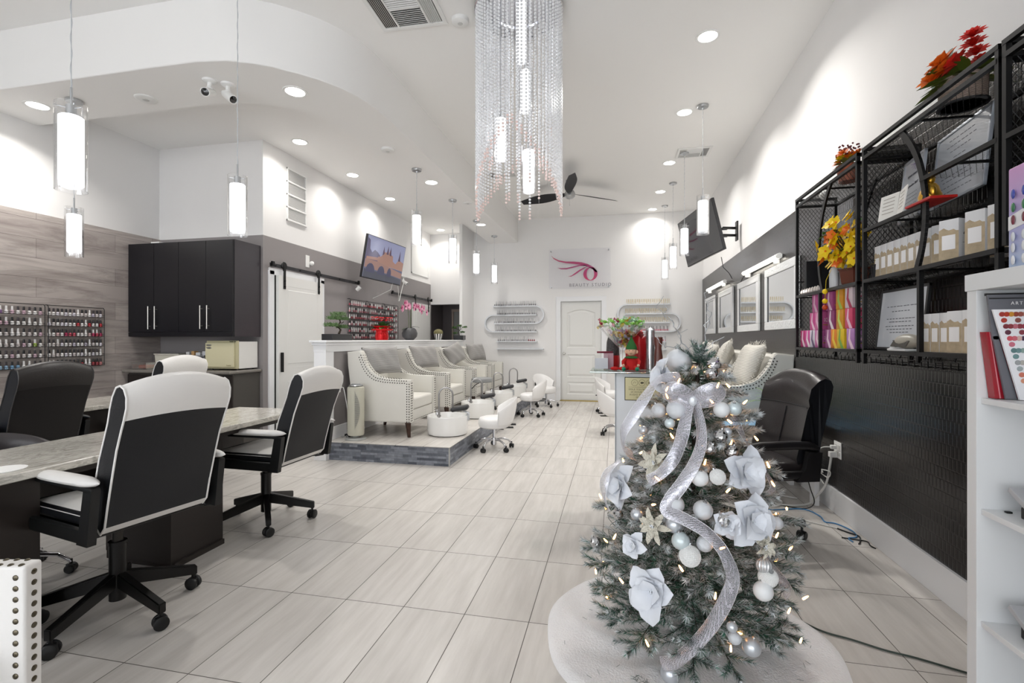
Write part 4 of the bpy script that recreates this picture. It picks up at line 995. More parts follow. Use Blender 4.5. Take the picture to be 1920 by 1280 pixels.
# tea boxes
def tea(c, c2, w=.075, d=.07, h=.118):
    k = 'tea'+c+c2
    if k in MATS: return MATS[k]
    b = B(); b.m(0).box(0, d, -w/2, w/2, 0, h, .0015)
    rr = random.Random(hash(c) % 99)
    b.m(1).face([(-.0006,-w/2,0),(-.0006,-w*.1,0),(-.0006,w*.28,h*.45),(-.0006,w*.12,h*.98),(-.0006,-w*.02,h*.98),(-.0006,w*.02,h*.5)])
    b.m(1)
    for i in range(5):
        a0 = 2*pi*i/5; cx, cz = d*.5, h*.55
        b.face([(cx+.016*cos(a0+.6*s_)*f, -w/2-.0006, cz+.016*sin(a0+.6*s_)*f) for s_, f in ((-1,.35),(-.5,1),(.5,1),(1,.35))])
    b.m(2).face([(d*.2,-w/2-.0008,h*.25),(d*.8,-w/2-.0008,h*.25),(d*.8,-w/2-.0008,h*.3),(d*.2,-w/2-.0008,h*.3)])
    me = b.done('tea_box', [mat('tea'+c, c, .45, var=.15, vscale=30), mat('tea2'+c2, c2, .45), mat('tea_gold','#c9a24a',.35,.5)], .5)
    MATS[k] = me; return me
rows = [
 (1.245, [(3.83,'#c23b7a','#f1d5e2','magenta tea box at the far end of the bottom row'),(3.745,'#d0559b','#f7e7ef','pink tea box second from the far end of the bottom row'),(3.66,'#d9d3dd','#6b5a7c','white tea box with purple swirls in the bottom row'),(3.575,'#c86aa8','#f1d5e2','pink tea box left of the shelf divider, bottom row'),(3.41,'#a65f93','#e9c9de','purple tea box right of the divider, bottom row'),(3.33,'#e88a2c','#f6d24a','orange tea box in the bottom row'),(3.245,'#e4c62a','#7fb04a','yellow-green tea box in the bottom row'),(3.12,'#b583bd','#f4d7e6','lilac tea box with flower emblem at right of bottom row')]),
 (1.364, [(3.66,'#cf4f93','#f3c9dd','pink tea box in the middle tier left of divider'),(3.575,'#d869a4','#f3c9dd','pink tea box in the middle tier against the divider'),(3.375,'#8f3f72','#e9dfe6','plum tea box with gold emblem in the middle tier'),(3.255,'#d99a2b','#cfe06a','mustard tea box in the middle tier'),(3.14,'#d5486f','#f3c9dd','rose tea box at right of the middle tier')]),
 (1.483, [(3.62,'#c25796','#e8b9d2','pink tea box on the top tier left of divider'),(3.40,'#a64a86','#e9c9de','purple tea box on the top tier'),(3.26,'#d8961f','#a8cc5a','ochre tea box on the top tier'),(3.14,'#d9c9cf','#b0355a','white and red tea box at right of the top tier')])]
for z, items in rows:
    for y, c, c2, lb in items: put(tea(c, c2), 'tea_box', lb, 'tea box', 'colourful tea boxes', (XF+.03, y, z), .1)
# framed papers
PAPER = mat('certificate_paper', '#c3c8cf', .25, coat=.6); INK = mat('print_ink', '#54555c', .6)
def cert(name, label, cat, loc, w, h, rz, tilt, fr, lines, title=None, mark=False):
    """front faces local -x"""
    t = T(name, label, cat, loc, rz); t.rotation_euler = (0, tilt, rz)
    b = B(); f = .014
    b.box(0,.014,-w/2,w/2,0,f,.002); b.box(0,.014,-w/2,w/2,h-f,h,.002); b.box(0,.014,-w/2,-w/2+f,0,h,.002); b.box(0,.014,w/2-f,w/2,0,h,.002); P('frame', b, fr, t)
    b = B(); b.box(.004,.012,-w/2+f*.8,w/2-f*.8,f*.8,h-f*.8); P('paper', b, PAPER, t)
    b = B(); rr = random.Random(len(label))
    for i, (z, l_) in enumerate(lines):
        n = max(1, int(l_*12)); y0 = w*l_*.4
        for k in range(n):
            a = y0-2*y0*k/n; c_ = a-2*y0/n*rr.uniform(.6,.9)
            b.face([(.0035,a,h*z),(.0035,c_,h*z),(.0035,c_,h*z+.0035),(.0035,a,h*z+.0035)])
    P('print', b, INK, t, smooth=0)
    if title:
        for (tx, z, s_) in title:
            o = P('lettering', text_mesh(tx, s_, INK), None, t, loc=(.003,0,h*z), rot=(pi/2,0,-pi/2))
    if mark: wing_logo(t, (.003,0,h*.86), w*.36, mat('logo_violet','#5d4a7a',.5))
    return t
def wing_pts():
    U = [(0,1),(.06,.9),(.17,.80),(.33,.745),(.5,.735),(.66,.70),(.80,.62),(.92,.50),(1.0,.33),(.97,.30),(.9,.42),(.82,.50),(.74,.56),(.62,.61),(.48,.65),(.32,.685),(.17,.75),(.06,.86)]
    M1 = [(.14,.52),(.22,.46),(.33,.45),(.47,.50),(.62,.56),(.78,.56),(.74,.60),(.6,.595),(.47,.545),(.34,.50),(.22,.50)]
    M2 = [(.37,.17),(.44,.17),(.54,.26),(.64,.38),(.75,.50),(.80,.55),(.74,.52),(.62,.42),(.52,.30),(.45,.21)]
    return [U, M1, M2]
def wing_logo(parent, loc, w, m_, facing='x', m2=None):
    """feathered wing sweeping into a tall O; local y runs right-to-left when facing -x"""
    b = B()
    def pt(x, z):
        X = (x-.5)*w; Z = (z-.5)*w*.57
        return (0, -X, Z) if facing == 'x' else (X, 0, Z)
    for poly in wing_pts():
        f = b.bm.faces.new([b.bm.verts.new(pt(*p)) for p in poly])
    bmesh.ops.triangulate(b.bm, faces=b.bm.faces[:])
    n = 28; o_ = []; i_ = []
    for k in range(n):
        a = 2*pi*k/n
        o_.append(b.bm.verts.new(pt(.85+.15*cos(a), .25+.25*sin(a)))); i_.append(b.bm.verts.new(pt(.85+.08*cos(a), .25+.225*sin(a))))
    b.join(o_, i_)
    return P('wing_emblem', b, m_, parent, loc=loc, smooth=0)
cert('framed_certificate', 'black framed certificate leaning on the bottom shelf', 'certificate', (XF+.05,2.70,1.247), .40, .31, .0, .1, mat('frame_black','#1b1b1c',.4), [(.80,.0),(.70,.8),(.62,.5),(.5,.75),(.45,.6),(.38,.78),(.33,.7),(.28,.5),(.15,.3)])
cert('notice_plaque', 'silver framed letter with wing emblem on the upper shelf', 'plaque', (XF+.13,2.77,1.893), .24, .32, -.15, .1, mat('frame_silver','#a9acb3',.35,.6), [(.42,.8),(.36,.85),(.30,.8),(.24,.85),(.18,.8),(.12,.5)], [('BEAUTY STUDIO',.72,.014),('29 September 2017',.56,.019)], True)
cert('framed_certificate', 'large silver framed certificate leaning on the wall behind the curved brace', 'certificate', (XF+.19,2.53,1.93), .44, .34, -.12, .1, mat('frame_silver2','#b3b9c2',.3,.6), [(.86,.6),(.78,.7),(.70,.5),(.6,.3),(.5,.3),(.36,.8),(.3,.7),(.22,.8),(.14,.75)])
b = B(); b.box(0,.004,-.1,0,0,.13,.001); b.box(0,.004,0,.1,0,.13,.001)
t = T('open_booklet', 'open white booklet standing on the upper shelf before the plaque', 'booklet', (XF+.03,2.66,1.893))
for s_ in (-1,1):
    b = B(); b.box(0,.005,min(0,s_*.11),max(0,s_*.11),0,.125,.001); b.bm.transform(Matrix.Rotation(s_*.25,4,'Z') @ Matrix.Rotation(.15,4,'Y')); P('page', b, mat('page_ivory','#e8e7e2',.5), t)
    b = B()
    for i in range(5): b.face([(-.001,s_*.02,.03+.018*i),(-.001,s_*.09,.03+.018*i),(-.001,s_*.09,.034+.018*i),(-.001,s_*.02,.034+.018*i)])
    b.bm.transform(Matrix.Rotation(s_*.25,4,'Z') @ Matrix.Rotation(.15,4,'Y')); P('print', b, mat('faint_ink','#a9a49c',.6), t, smooth=0)
t = T('gold_figurine', 'small gold seated figurine on a red base on the upper shelf', 'figurine', (XF+.04,2.42,1.89))
GOLD = mat('gold_gilt', '#c79a3a', .28, .9); RED = mat('bright_red', '#c01818', .5)
b = B(); b.box(-.05,.05,-.09,.09,0,.012,.003); P('base', b, mat('red_lacquer','#b5201c',.3), t)
b = B(); b.lathe([(0,.012),(.04,.012),(.043,.03),(.035,.05),(.03,.07),(.02,.085),(0,.09)], n=18); b.sph((0,0,.1), .018, 12, 8); b.lathe([(.02,.11),(.012,.12),(.004,.135),(0,.137)], n=12)
for s_ in (-1,1): b.sph((-.01,s_*.035,.045), .014, 10, 6, (1,1,1.8))
P('figure', b, GOLD, t)
# airbrush device on bottom shelf, cards, pots
t = T('hand_dryer', 'grey handheld nail lamp lying on the bottom shelf in front of certificate', 'nail lamp', (XF+.03,2.56,1.245))
b = B(); b.sph((0,0,.045), .05, 18, 10, (.8,1.7,.7)); P('body', b, mat('taupe_plastic','#a09c90',.35), t)
b = B()
for k in range(14): b.ob((-.036,-.06+.009*k,.035), (.006,.003,.03), (0,.5,0))
P('vent_slots', b, mat('dark_slots','#55524c',.5), t)
b = B(); b.tube([(.0,.0,.01),(-.03,.05,.008),(-.02,.1,.01),(0,.12,.02),(.02,.09,.04)], .009, 8); b.box(-.04,.04,-.05,.1,0,.012,.005); P('stand', b, mat('grey_white_plastic','#cfd1d2',.4), t)
t = T('polish_set', 'small orange and clear bottles left of the three gift boxes on the bottom shelf', 'bottles', (XF+.04,2.49,1.245))
for i, c in enumerate(('#cfd2d4','#c2552c')):
    b = B(); b.lathe([(0,0),(.013,0),(.013,.06),(.008,.065),(.008,.1),(0,.1)], (0,.0-.026*i,0), 14); P('bottle', b, mat('b'+c, c, .3), t)
PLASTIC_BLK = mat('black_pot_plastic','#1c1d20',.35)
t = T('black_cup_planter', 'black cup with small orange leafy plant at the left end of the gift box row', 'planter', (XF+.06,2.885,1.62))
b = B(); b.lathe([(0,0),(.025,0),(.032,.075),(.029,.075),(.024,.01),(0,.01)], n=20); P('cup', b, PLASTIC_BLK, t)
rr = random.Random(5)
def leaf(b, base, d, L, w, droop=.3, up=(0,0,1)):
    base = Vector(base); d = Vector(d).normalized(); s_ = d.cross(Vector(up)); s_ = (s_ if s_.length > .01 else Vector((1,0,0))).normalized(); nn = s_.cross(d)
    prev = None
    for k in range(6):
        t_ = k/5; c = base+d*L*t_-Vector((0,0,1))*droop*L*t_*t_; ww = w*sin(pi*min(1,t_*.92+.08))**.8*.5
        a = b.bm.verts.new(c-s_*ww+nn*ww*.25); m_ = b.bm.verts.new(c); e = b.bm.verts.new(c+s_*ww+nn*ww*.25)
        if prev:
            for q in ((prev[0],prev[1],m_,a),(prev[1],prev[2],e,m_)):
                f = b.bm.faces.new(q); f.material_index = b.mi
        prev = (a, m_, e)
def rdir(rr, zmin=-.2, zmax=1):
    a = rr.uniform(0,2*pi); z = rr.uniform(zmin,zmax); r = (1-min(1,z*z))**.5; return Vector((r*cos(a), r*sin(a), z))
b = B()
for i in range(26): leaf(b, (0,0,.07), rdir(rr,.1,1), rr.uniform(.03,.06), .02)
P('foliage', b, mat('orange_green_leaf','#8a7a2a',.5,var=.5,vscale=60), t, smooth=0)
# flowers
def bloom(b, c, r, n=6, up=(0,0,1), layers=2, mi=0, ctr=None, wd=.6):
    up = Vector(up).normalized(); q = up.to_track_quat('Z','Y').to_matrix().to_4x4(); M = Matrix.Translation(c) @ q
    for L in range(layers):
        for k in range(n):
            a = 2*pi*(k+.5*L)/n; el = .35+.5*L
            d = Vector((cos(a)*cos(el), sin(a)*cos(el), sin(el)))
            b.m(mi); leaf(b, M @ Vector((0,0,0)), (q.to_3x3() @ d), r*(1-.2*L), r*wd, .12, up)
    if ctr is not None: b.m(ctr).sph(M @ Vector((0,0,r*.12)), r*.11, 8, 6)
YEL = mat('yellow_petal','#f0cf1a',.55); ORG = mat('orange_petal','#e2701c',.55); REDP = mat('red_petal','#c9261b',.55); GRNL = mat('leaf_green','#3f7a35',.5); SAGE = mat('sage_leaf','#7d8f84',.6); BURG = mat('burgundy_berry','#5e1f25',.45); WHTP = mat('white_petal','#eae6e2',.6); PINKP = mat('pink_petal','#dd8fb4',.5)
t = T('yellow_flower_arrangement', 'artificial yellow blossom arrangement in a brown hexagonal pot on the far wire shelf', 'flowers', (XF+.12,3.27,1.62))
b = B(); b.lathe([(0,0),(.06,0),(.075,.02),(.085,.09),(.098,.105),(.09,.105),(.08,.09),(0,.085)], n=6); P('pot', b, mat('brown_glaze','#6b3a2c',.25,coat=.5), t, smooth=.3)
b = B(); rr = random.Random(8)
for i in range(60): leaf(b, (rr.uniform(-.06,.06),rr.uniform(-.07,.07),.09), rdir(rr,.2,1), .035, .012)
P('moss', b, mat('moss_green','#4f8a5a',.8), t, smooth=0)
b = B(); tips = []
for i in range(11):
    a = rr.uniform(0,2*pi); p = [Vector((0,0,.08)), Vector((.03*cos(a),.05*sin(a),.18)), Vector((-.05+.05*cos(a),.10*sin(a)+.02,.26+.08*rr.random())), Vector((-.05+.08*cos(a),.15*sin(a)+.03,.30+.09*rr.random()))]
    b.tube(p, lambda k: .005-.001*k, 6); tips += p[2:]
P('branches', b, mat('brown_branch','#4d3524',.7), t)
b = B()
for i in range(80):
    c = rr.choice(tips)+Vector((rr.uniform(-.04,.03), rr.uniform(-.045,.045), rr.uniform(-.17,.05))); bloom(b, c, rr.uniform(.034,.052), 5, (-1,rr.uniform(-.8,.5),rr.uniform(-.2,.8)), 1, 0 if rr.random() < .85 else 1, 1, .75)
P('blossoms', b, [YEL, ORG], t, smooth=0)
b = B()
for i in range(26): leaf(b, rr.choice(tips)+Vector((0,0,rr.uniform(-.12,.03))), rdir(rr,-.3,.8), .05, .028)
P('leaves', b, GRNL, t, smooth=0)
b = B(); b.tube([(-.10,.07,.12),(-.125,.085,.05),(-.13,.09,-.09)], .0015, 5); 
for z, m_ in ((-.0,0),(-.06,0),(-.1,1)): b.m(m_).sph((-.13,.088,z-.02), .016, 10, 8)
P('hanging_charm', b, [YEL, mat('charm_red','#c2451f',.4)], t)
t = T('autumn_planter', 'autumn flowers in a copper pot on top of the far wire shelf', 'flowers', (XF+.12,3.36,2.28))
b = B(); b.lathe([(0,0),(.05,0),(.062,.09),(.066,.1),(.056,.1),(0,.09)], n=20); P('pot', b, mat('copper_hammered','#8a4a33',.4,.6,bump=.4,bscale=90), t)
b = B()
for i in range(7): bloom(b, (rr.uniform(-.06,.04),rr.uniform(-.07,.07),.12+.05*rr.random()), .05, 10, (-.6,rr.uniform(-.5,.5),.8), 2, rr.choice((0,1,1)), 2, .3)
P('blossoms', b, [YEL, ORG, BURG], t, smooth=0)
b = B()
for i in range(60): b.sph((rr.uniform(-.05,.05),rr.uniform(-.05,.06),.16+.07*rr.random()), .006, 6, 4)
P('berries', b, BURG, t)
b = B()
for i in range(20): leaf(b, (0,0,.1), rdir(rr,0,.9), .09, .035)
P('leaves', b, mat('olive_leaf','#77712e',.6), t, smooth=0)
t = T('orange_flower_basket', 'orange and red flowers in a woven basket on top of the near wire shelf', 'flowers', (XF+.13,2.37,2.28))
b = B(); b.lathe([(0,0),(.07,0),(.078,.02),(.08,.11),(.076,.115),(0,.11)], n=28)
WOV = mat('woven_basket','#9a8378',.6); _rib(WOV, '#6f5a50', '#b8a79c', 60); P('basket', b, WOV, t)
b = B(); b.lathe([(0,0),(.086,0),(.086,.006),(0,.006)], n=28); P('saucer', b, PLASTIC_BLK, t)
b = B()
for i in range(9): bloom(b, (rr.uniform(-.09,.05),rr.uniform(-.10,.12),.13+.06*rr.random()), rr.uniform(.055,.075), 7, (-.7,rr.uniform(-.6,.6),.7), 3, 0 if i < 6 else 1, None, .7)
for i in range(4): bloom(b, (rr.uniform(-.06,.04),-.06-.05*i*.6,.15+.02*i), .05, 9, (-.5,-.5,.7), 3, 1, None, .5)
P('blossoms', b, [ORG, REDP], t, smooth=0)
b = B()
for i in range(30): leaf(b, (0,0,.11), rdir(rr,-.15,.6), .16, .055, .25)
P('leaves', b, mat('olive_leaf2','#5f6e22',.6), t, smooth=0)
b = B(); b.tube([(0,.04,.12),(-.01,.05,.2),(-.02,.05,.26)], .0025, 5)
for c, r in (((-.02,.055,.24),.034),((-.0,.02,.20),.02),((-.05,.09,.14),.018)): b.lathe([(0,0),(r*.6,.0),(r,.002),(r*.6,.004),(0,.004)], (0,0,0), 16, Matrix.Translation(c) @ Matrix.Rotation(-pi/2+.3,4,'Y'))
P('eucalyptus', b, SAGE, t)
b = B(); b.sph((0,0,.03), .035, 14, 8, (1,1.4,.7)); b.sph((0,.05,.028), .028, 14, 8)
ONE('white_cushion_roll', b, mat('white_cloth','#e6e6e4',.9), 'small white rolled cloth on top at the far end of far wire shelf', 'cloth', loc=(XF+.14,3.72,2.285))
b = B(); b.lathe([(0,0),(.035,0),(.036,.12),(.02,.14),(0,.142)], n=20, sx=.7); ONE('white_bottle', b, mat('white_bottle','#dfe4e8',.35), 'white bottle standing left of the brown flower pot', 'bottle', loc=(XF+.07,3.43,1.62))
for i in range(7):
    b = B(); b.lathe([(0,0),(.012,.0),(.016,.012),(.012,.03),(.004,.04),(0,.042)], n=6); ONE('crystal_stopper', b, mat('crystal_clear','#d9d2cc',.1,.3,coat=1), 'small cut crystal in the row at far end of middle shelf', 'crystal', 'row of cut crystals', loc=(XF+.03, 3.84-.045*i, 1.62), smooth=0)
t = T('black_album', 'dark upright album behind the mesh side of the far wire shelf', 'album', (XF+.13,3.82,1.62))
b = B(); b.box(-.09,.09,-.02,.02,0,.24,.003); P('cover', b, PLASTIC_BLK, t)

# ---- mirrors, wall lamps
MIR = mat('mirror_glass', '#e9ecef', .02, 1.); MFR = mat('white_carved_frame', '#dfe1e2', .4, bump=.6, bscale=45)
def make_mirror(y0, y1, label):
    ym = (y0+y1)/2; t = T('wall_mirror', label, 'mirror', (RX(ym)-.014, ym, 1.40), atanr, 'white framed mirrors on the right wall')
    w, h = (y1-y0), .66; f = .085
    b = B()
    for a in ((-w/2,w/2,0,f),(-w/2,w/2,h-f,h),(-w/2,-w/2+f,f,h-f),(w/2-f,w/2,f,h-f)): b.box(-.028,0,a[0],a[1],a[2],a[3],.006)
    P('frame', b, MFR, t)
    b = B(); b.box(-.014,-.002,-w/2+f-.01,w/2-f+.01,f-.01,h-f+.01); P('glass', b, MIR, t, smooth=0)
    b = B(); b.box(-.020,-.012,-w/2+f-.006,-w/2+f+.004,f,h-f); b.box(-.020,-.012,w/2-f-.004,w/2-f+.006,f,h-f); P('bead', b, mat('mirror_bead_dark','#4a4a4c',.4), t)
    return t
atanr = -math.atan(.0143)
make_mirror(4.76,5.78,'nearest white framed mirror, partly behind the far wire shelf'); make_mirror(6.04,7.07,'second white framed wall mirror, reflecting the bottle shelves'); make_mirror(7.38,8.40,'third white framed wall mirror'); make_mirror(8.74,9.70,'farthest white framed wall mirror by the back corner')
TUBE = mat('led_tube', '#ffffff', .4, emit='#fff8ea', estr=5)
def make_tube(y0, y1, z, label):
    t = T('wall_tube_light', label, 'tube light', (1.60,(y0+y1)/2,z), 0, 'tube lights above the mirrors'); L = y1-y0
    b = B(); b.cyl((0,-L/2,0), (0,L/2,0), .022, n=16); P('tube', b, TUBE, t)
    b = B()
    for s_ in (-1,1): b.cyl((0,s_*L/2,0), (0,s_*(L/2+.04),0), .026, n=16); b.box(-.012,.045,s_*L*.42-.015,s_*L*.42+.015,-.065,.02,.003)
    b.box(.02,.04,-L/2,L/2,-.02,.02,.003); P('housing', b, RIMW, t)
make_tube(5.26,6.55,2.135,'white tube light above the nearest mirrors'); make_tube(7.68,8.98,2.165,'white tube light above the farther mirrors, below television')
b = B(); b.tube([(1.62,6.6,2.13),(1.64,6.9,2.06),(1.65,7.3,2.09),(1.62,7.62,2.16)], .006, 6); ONE('linking_cable', b, BPL, 'black cable linking the two wall tube lights', 'cable')

# ---- televisions
TVB = mat('tv_bezel', '#232326', .35); SCRO = mat('tv_screen_off', '#15161a', .08, coat=1)
def make_tv(name, label, c, nrm, up, w, h, screen, depth=.04):
    n = Vector(nrm).normalized(); u = Vector(up); r = u.cross(n).normalized(); u = n.cross(r)
    M = Matrix(((r.x,u.x,n.x,c[0]),(r.y,u.y,n.y,c[1]),(r.z,u.z,n.z,c[2]),(0,0,0,1)))   # local x right, y up, z out
    t = T(name, label, 'television', c); t.rotation_euler = M.to_euler()
    b = B(); b.box(-w/2,w/2,-h/2,h/2,-depth,0,.005); b.box(-w*.3,w*.3,-h*.35,h*.25,-depth-.03,-depth,.01); P('casing', b, TVB, t)
    b = B(); b.face([(-w/2+.01,-h/2+.016,.0012),(w/2-.01,-h/2+.016,.0012),(w/2-.01,h/2-.01,.0012),(-w/2+.01,h/2-.01,.0012)]); P('screen', b, screen, t, smooth=0)
    return t, M
# landscape picture on the left screen: sky, turreted stone building, arched bridge, dark water
def scr(name, c, e): return mat(name, c, .15, emit=c, estr=e)
SKY_ = scr('screen_sky','#8a8eab',.3)
tv, M = make_tv('television', 'wall television on the left showing a stone bridge and turreted building', (-3.60,7.10,2.55), (.98,-.12,-.17), (.16,0,1), 1.06, .66, SKY_)
w, h = 1.06, .66
def sp(name, polys, m_, z):
    b = B()
    for p in polys: b.face([((x-.5)*(w-.03), (y-.5)*(h-.03), z) for x, y in p])
    bmesh.ops.triangulate(b.bm, faces=b.bm.faces[:]); P(name, b, m_, tv, smooth=0)
sp('picture_water', [[(0,0),(1,0),(1,.36),(0,.40)]], scr('screen_water','#5d6076',.3), .002)
sp('picture_shore', [[(0,0),(1,0),(1,.14),(.6,.18),(0,.2)]], scr('screen_shore','#4c4e59',.25), .0026)
sp('picture_trees', [[(0,.4),(0,.95),(.06,.9),(.08,.7),(.14,.62),(.2,.7),(.28,.66),(.34,.6),(.36,.42)],[(.62,.5),(.66,.66),(.7,.5)]], scr('screen_trees','#5b566e',.25), .003)
sp('picture_building', [[(.3,.4),(.3,.56),(.36,.58),(.4,.62),(.42,.8),(.45,.72),(.5,.72),(.53,.82),(.56,.72),(.6,.84),(.63,.7),(.68,.68),(.7,.55),(.78,.5),(.84,.6),(.87,.82),(.9,.62),(.95,.6),(1,.58),(1,.36)],[(.02,.44),(.3,.46),(.3,.54),(.02,.5)]], scr('screen_stone','#96756a',.3), .0034)
sp('picture_roof', [[(.40,.62),(.42,.86),(.45,.68)],[(.50,.68),(.53,.9),(.56,.68)],[(.58,.68),(.6,.9),(.635,.66)],[(.84,.6),(.87,.88),(.9,.6)]], scr('screen_roof','#574a5c',.25), .0038)
arches = []
for x0, x1 in ((.04,.26),(.33,.52),(.58,.7)):
    arches.append([(x0,.14)]+[(x0+(x1-x0)*(.5-.5*cos(pi*k/8)), .16+.2*sin(pi*k/8)) for k in range(9)]+[(x1,.14)])
sp('picture_bridge', [[(0,.24),(0,.44),(.3,.44),(.6,.38),(1,.3),(1,.16),(.6,.2),(.3,.22)]], scr('screen_bridge','#8e726b',.28), .0042)
sp('picture_arches', arches, scr('screen_arch','#4a4a60',.25), .0046)
b = B(); b.ob((-.02,0,-.09), (.16,.14,.1)); b.ob((-.02,0,-.22), (.05,.05,.26), (0,.5,0)); P('mount', b, BPL, tv)
tv2, M2 = make_tv('television', 'dark switched-off television on a swing arm on the right wall', (1.175,7.30,2.79), (-.95,-.24,-.22), (-.2,0,1), 1.20, .70, SCRO)
b = B()
for z in (-.05,.05): b.ob((1.42,7.12,2.78+z), (.2,.03,.03)); b.ob((1.545,7.08,2.78+z), (.2,.03,.03), (0,0,.3))
b.ob((1.63,7.06,2.78), (.02,.1,.26)); b.ob((1.33,7.14,2.78), (.03,.08,.2)); P('swing_arm', b, BPL, tv2, world=False)
for o in tv2.children:
    if o.name.startswith('swing_arm'): o.matrix_parent_inverse = M2.inverted()
b = B(); b.tube([(1.42,7.0,2.42),(1.44,6.98,2.28),(1.52,7.0,2.2),(1.60,7.2,2.15)], .005, 6); ONE('television_cable', b, BPL, 'black cable drooping from the right television to the tube lights', 'cable')

# ---- small table with blue film, office chair, cables, outlet
t = T('side_table', 'low white table with blue film top beyond the black office chair', 'table', (1.15,4.42,0))
b = B(); b.box(.70,1.565,4.14,4.82,.575,.6,.003); P('tabletop', b, TRIM, t, world=True)
b = B(); b.box(.70,1.565,4.14,4.82,.6,.604); b.box(.698,1.567,4.137,4.141,.583,.604); P('protective_film', b, mat('blue_film','#7fb4dc',.2,coat=.6), t, world=True)
for x0, y0, y1 in ((1.525,4.16,4.80),(.72,4.16,4.80)):
    b = B(); b.box(x0,x0+.035,y0,y0+.1,0,.575,.003); b.box(x0,x0+.035,y1-.1,y1,0,.575,.003); b.box(x0,x0+.035,y0,y1,.5,.575,.003); P('leg_frame', b, TRIM, t, world=True)
BL_ = mat('black_leather', '#2c2829', .32, bump=.08, bscale=90, coat=.2); BLS = mat('black_leather_side', '#14161b', .4)
def make_exec(label, loc, rz):
    t = T('office_chair', label, 'chair', loc, rz)   # faces local -x
    hub = B(); hub.cyl((0,0,.075), (0,0,.3), .032, n=20); P('hub', hub, BLK, t); b = B(); b.cyl((0,0,.3), (0,0,.42), .02, n=14); P('gas_column', b, BLK, t)
    for k in range(5):
        a = -rz-.16+2*pi*k/5; M = Matrix.Rotation(a,4,'Z'); b = B(); b.box(.02,.32,-.02,.02,.085,.125,.005,2,M); lg = P('leg', b, BLK, t)
        c_ = B(); caster(c_, (.3*cos(a),.3*sin(a),.0275), a+1, .0275); P('caster', c_, BPL, lg)
    b = B(); b.box(-.25,.25,-.24,.24,.41,.45,.01); b.m(0).box(-.27,.25,-.245,.245,.44,.53,.035,4); P('seat', b, BL_, t, smooth=1.2)
    prof = [(.18,.46),(.19,.55),(.225,.70),(.26,.85),(.275,.885),(.27,.93),(.29,1.02),(.32,1.08),(.36,1.10),(.40,1.085),(.415,1.04),(.40,.95),(.37,.82),(.33,.66),(.30,.50),(.27,.44)]
    def pt(x, z, v):
        y = 2*v-1; wd = .235+.01*sin((z-.45)*4.8); return Vector((x+.035*y*y*(1 if z > .5 else 0)*(-1 if x < .3 else -.3), y*wd, z-.05*max(0,(z-.85))/.25*abs(y)**3))
    n = len(prof); b = B()
    for i in range(n):
        A = [b.bm.verts.new(pt(*prof[i], k/14)) for k in range(15)]; C = [b.bm.verts.new(pt(*prof[(i+1)%n], k/14)) for k in range(15)]
        b.join(A, C, close=False)
    bmesh.ops.remove_doubles(b.bm, verts=b.bm.verts[:], dist=.0004); bk = P('backrest', b, BL_, t, smooth=1.4)
    for sd in (0,1):
        b = B(); b.cap([b.bm.verts.new(pt(*p, sd)) for p in prof]); bmesh.ops.triangulate(b.bm, faces=b.bm.faces[:]); P('side_panel', b, BLS, t, smooth=0)
    b = B(); b.tube([pt(.262+.003,.872,k/12)+Vector((-.008,0,0)) for k in range(13)], .003, 5); b.tube([Vector((x-.004,0,z)) for x, z in ((.19,.55),(.225,.70),(.26,.85))], .003, 5); P('seam', b, BLS, bk)
    for s_ in (-1,1):
        b = B(); y = s_*.275
        b.prism([(.12,.42),(.27,.42),(.29,.60),(.20,.60),(.18,.5)], y-.018, y+.018); b.ob((0,y,.46), (.45,.03,.05), (0,0,0), .012)
        b.tube([(-.24,y,.595),(-.21,y,.625),(-.1,y,.64),(.1,y,.645),(.22,y,.64),(.27,y,.62)], lambda k: (.014,.026,.028,.028,.026,.016)[k], 12)
        P('arm_rest', b, BLK if False else mat('black_arm_plastic','#1b1a1c',.35), t)
    return t
make_exec('black leather executive chair behind the christmas tree on the right', (.895,3.50,0), .30)
b = B(); b.box(-.006,0,-.06,.06,-.06,.06,.002); b.m(1)
for y in (-.03,.03):
    for z in (-.025,.025): b.box(-.009,-.006,y-.016,y+.016,z-.014,z+.014)
ONE('wall_outlet', b, [RIMW, mat('outlet_face','#cfcfcb',.4)], 'white double outlet on the black tile wall right of the office chair', 'outlet', loc=(RX(4.0)-.013,3.99,.48), rot=(0,0,atanr))
def cable(name, label, pts, r, m_, n=6):
    # smooth the way points
    P_ = [Vector(p) for p in pts]; out = []
    for i in range(len(P_)-1):
        p0, p1, p2, p3 = P_[max(i-1,0)], P_[i], P_[i+1], P_[min(i+2,len(P_)-1)]
        for k in range(6):
            t_ = k/6; out.append(.5*((2*p1)+(p2-p0)*t_+(2*p0-5*p1+4*p2-p3)*t_*t_+(3*p1-p0-3*p2+p3)*t_**3))
    out.append(P_[-1]); b = B(); b.tube(out, r, n); return ONE(name, b, m_, label, 'cable', 'cables on the floor by the outlet')
WCB = mat('white_cable','#dededb',.5); BCB = mat('blue_cable','#4a86b8',.5)
t1 = T('plug_in_adapter', 'white plugs in the double outlet on black tile wall', 'plug', (1.60,3.99,.5))
b = B(); b.box(-.03,.008,-.015,.015,-.014,.014,.004); b.box(-.04,.008,-.02,.02,-.075,-.035,.004); P('plug', b, RIMW, t1)
cable('white_cable', 'thick white cable curving from the outlet down to the floor', [(1.575,3.99,.44),(1.57,4.0,.36),(1.56,4.05,.2),(1.52,4.15,.06),(1.47,4.15,.012),(1.3,4.1,.01),(1.1,4.2,.01),(.98,4.0,.01)], .008, WCB)
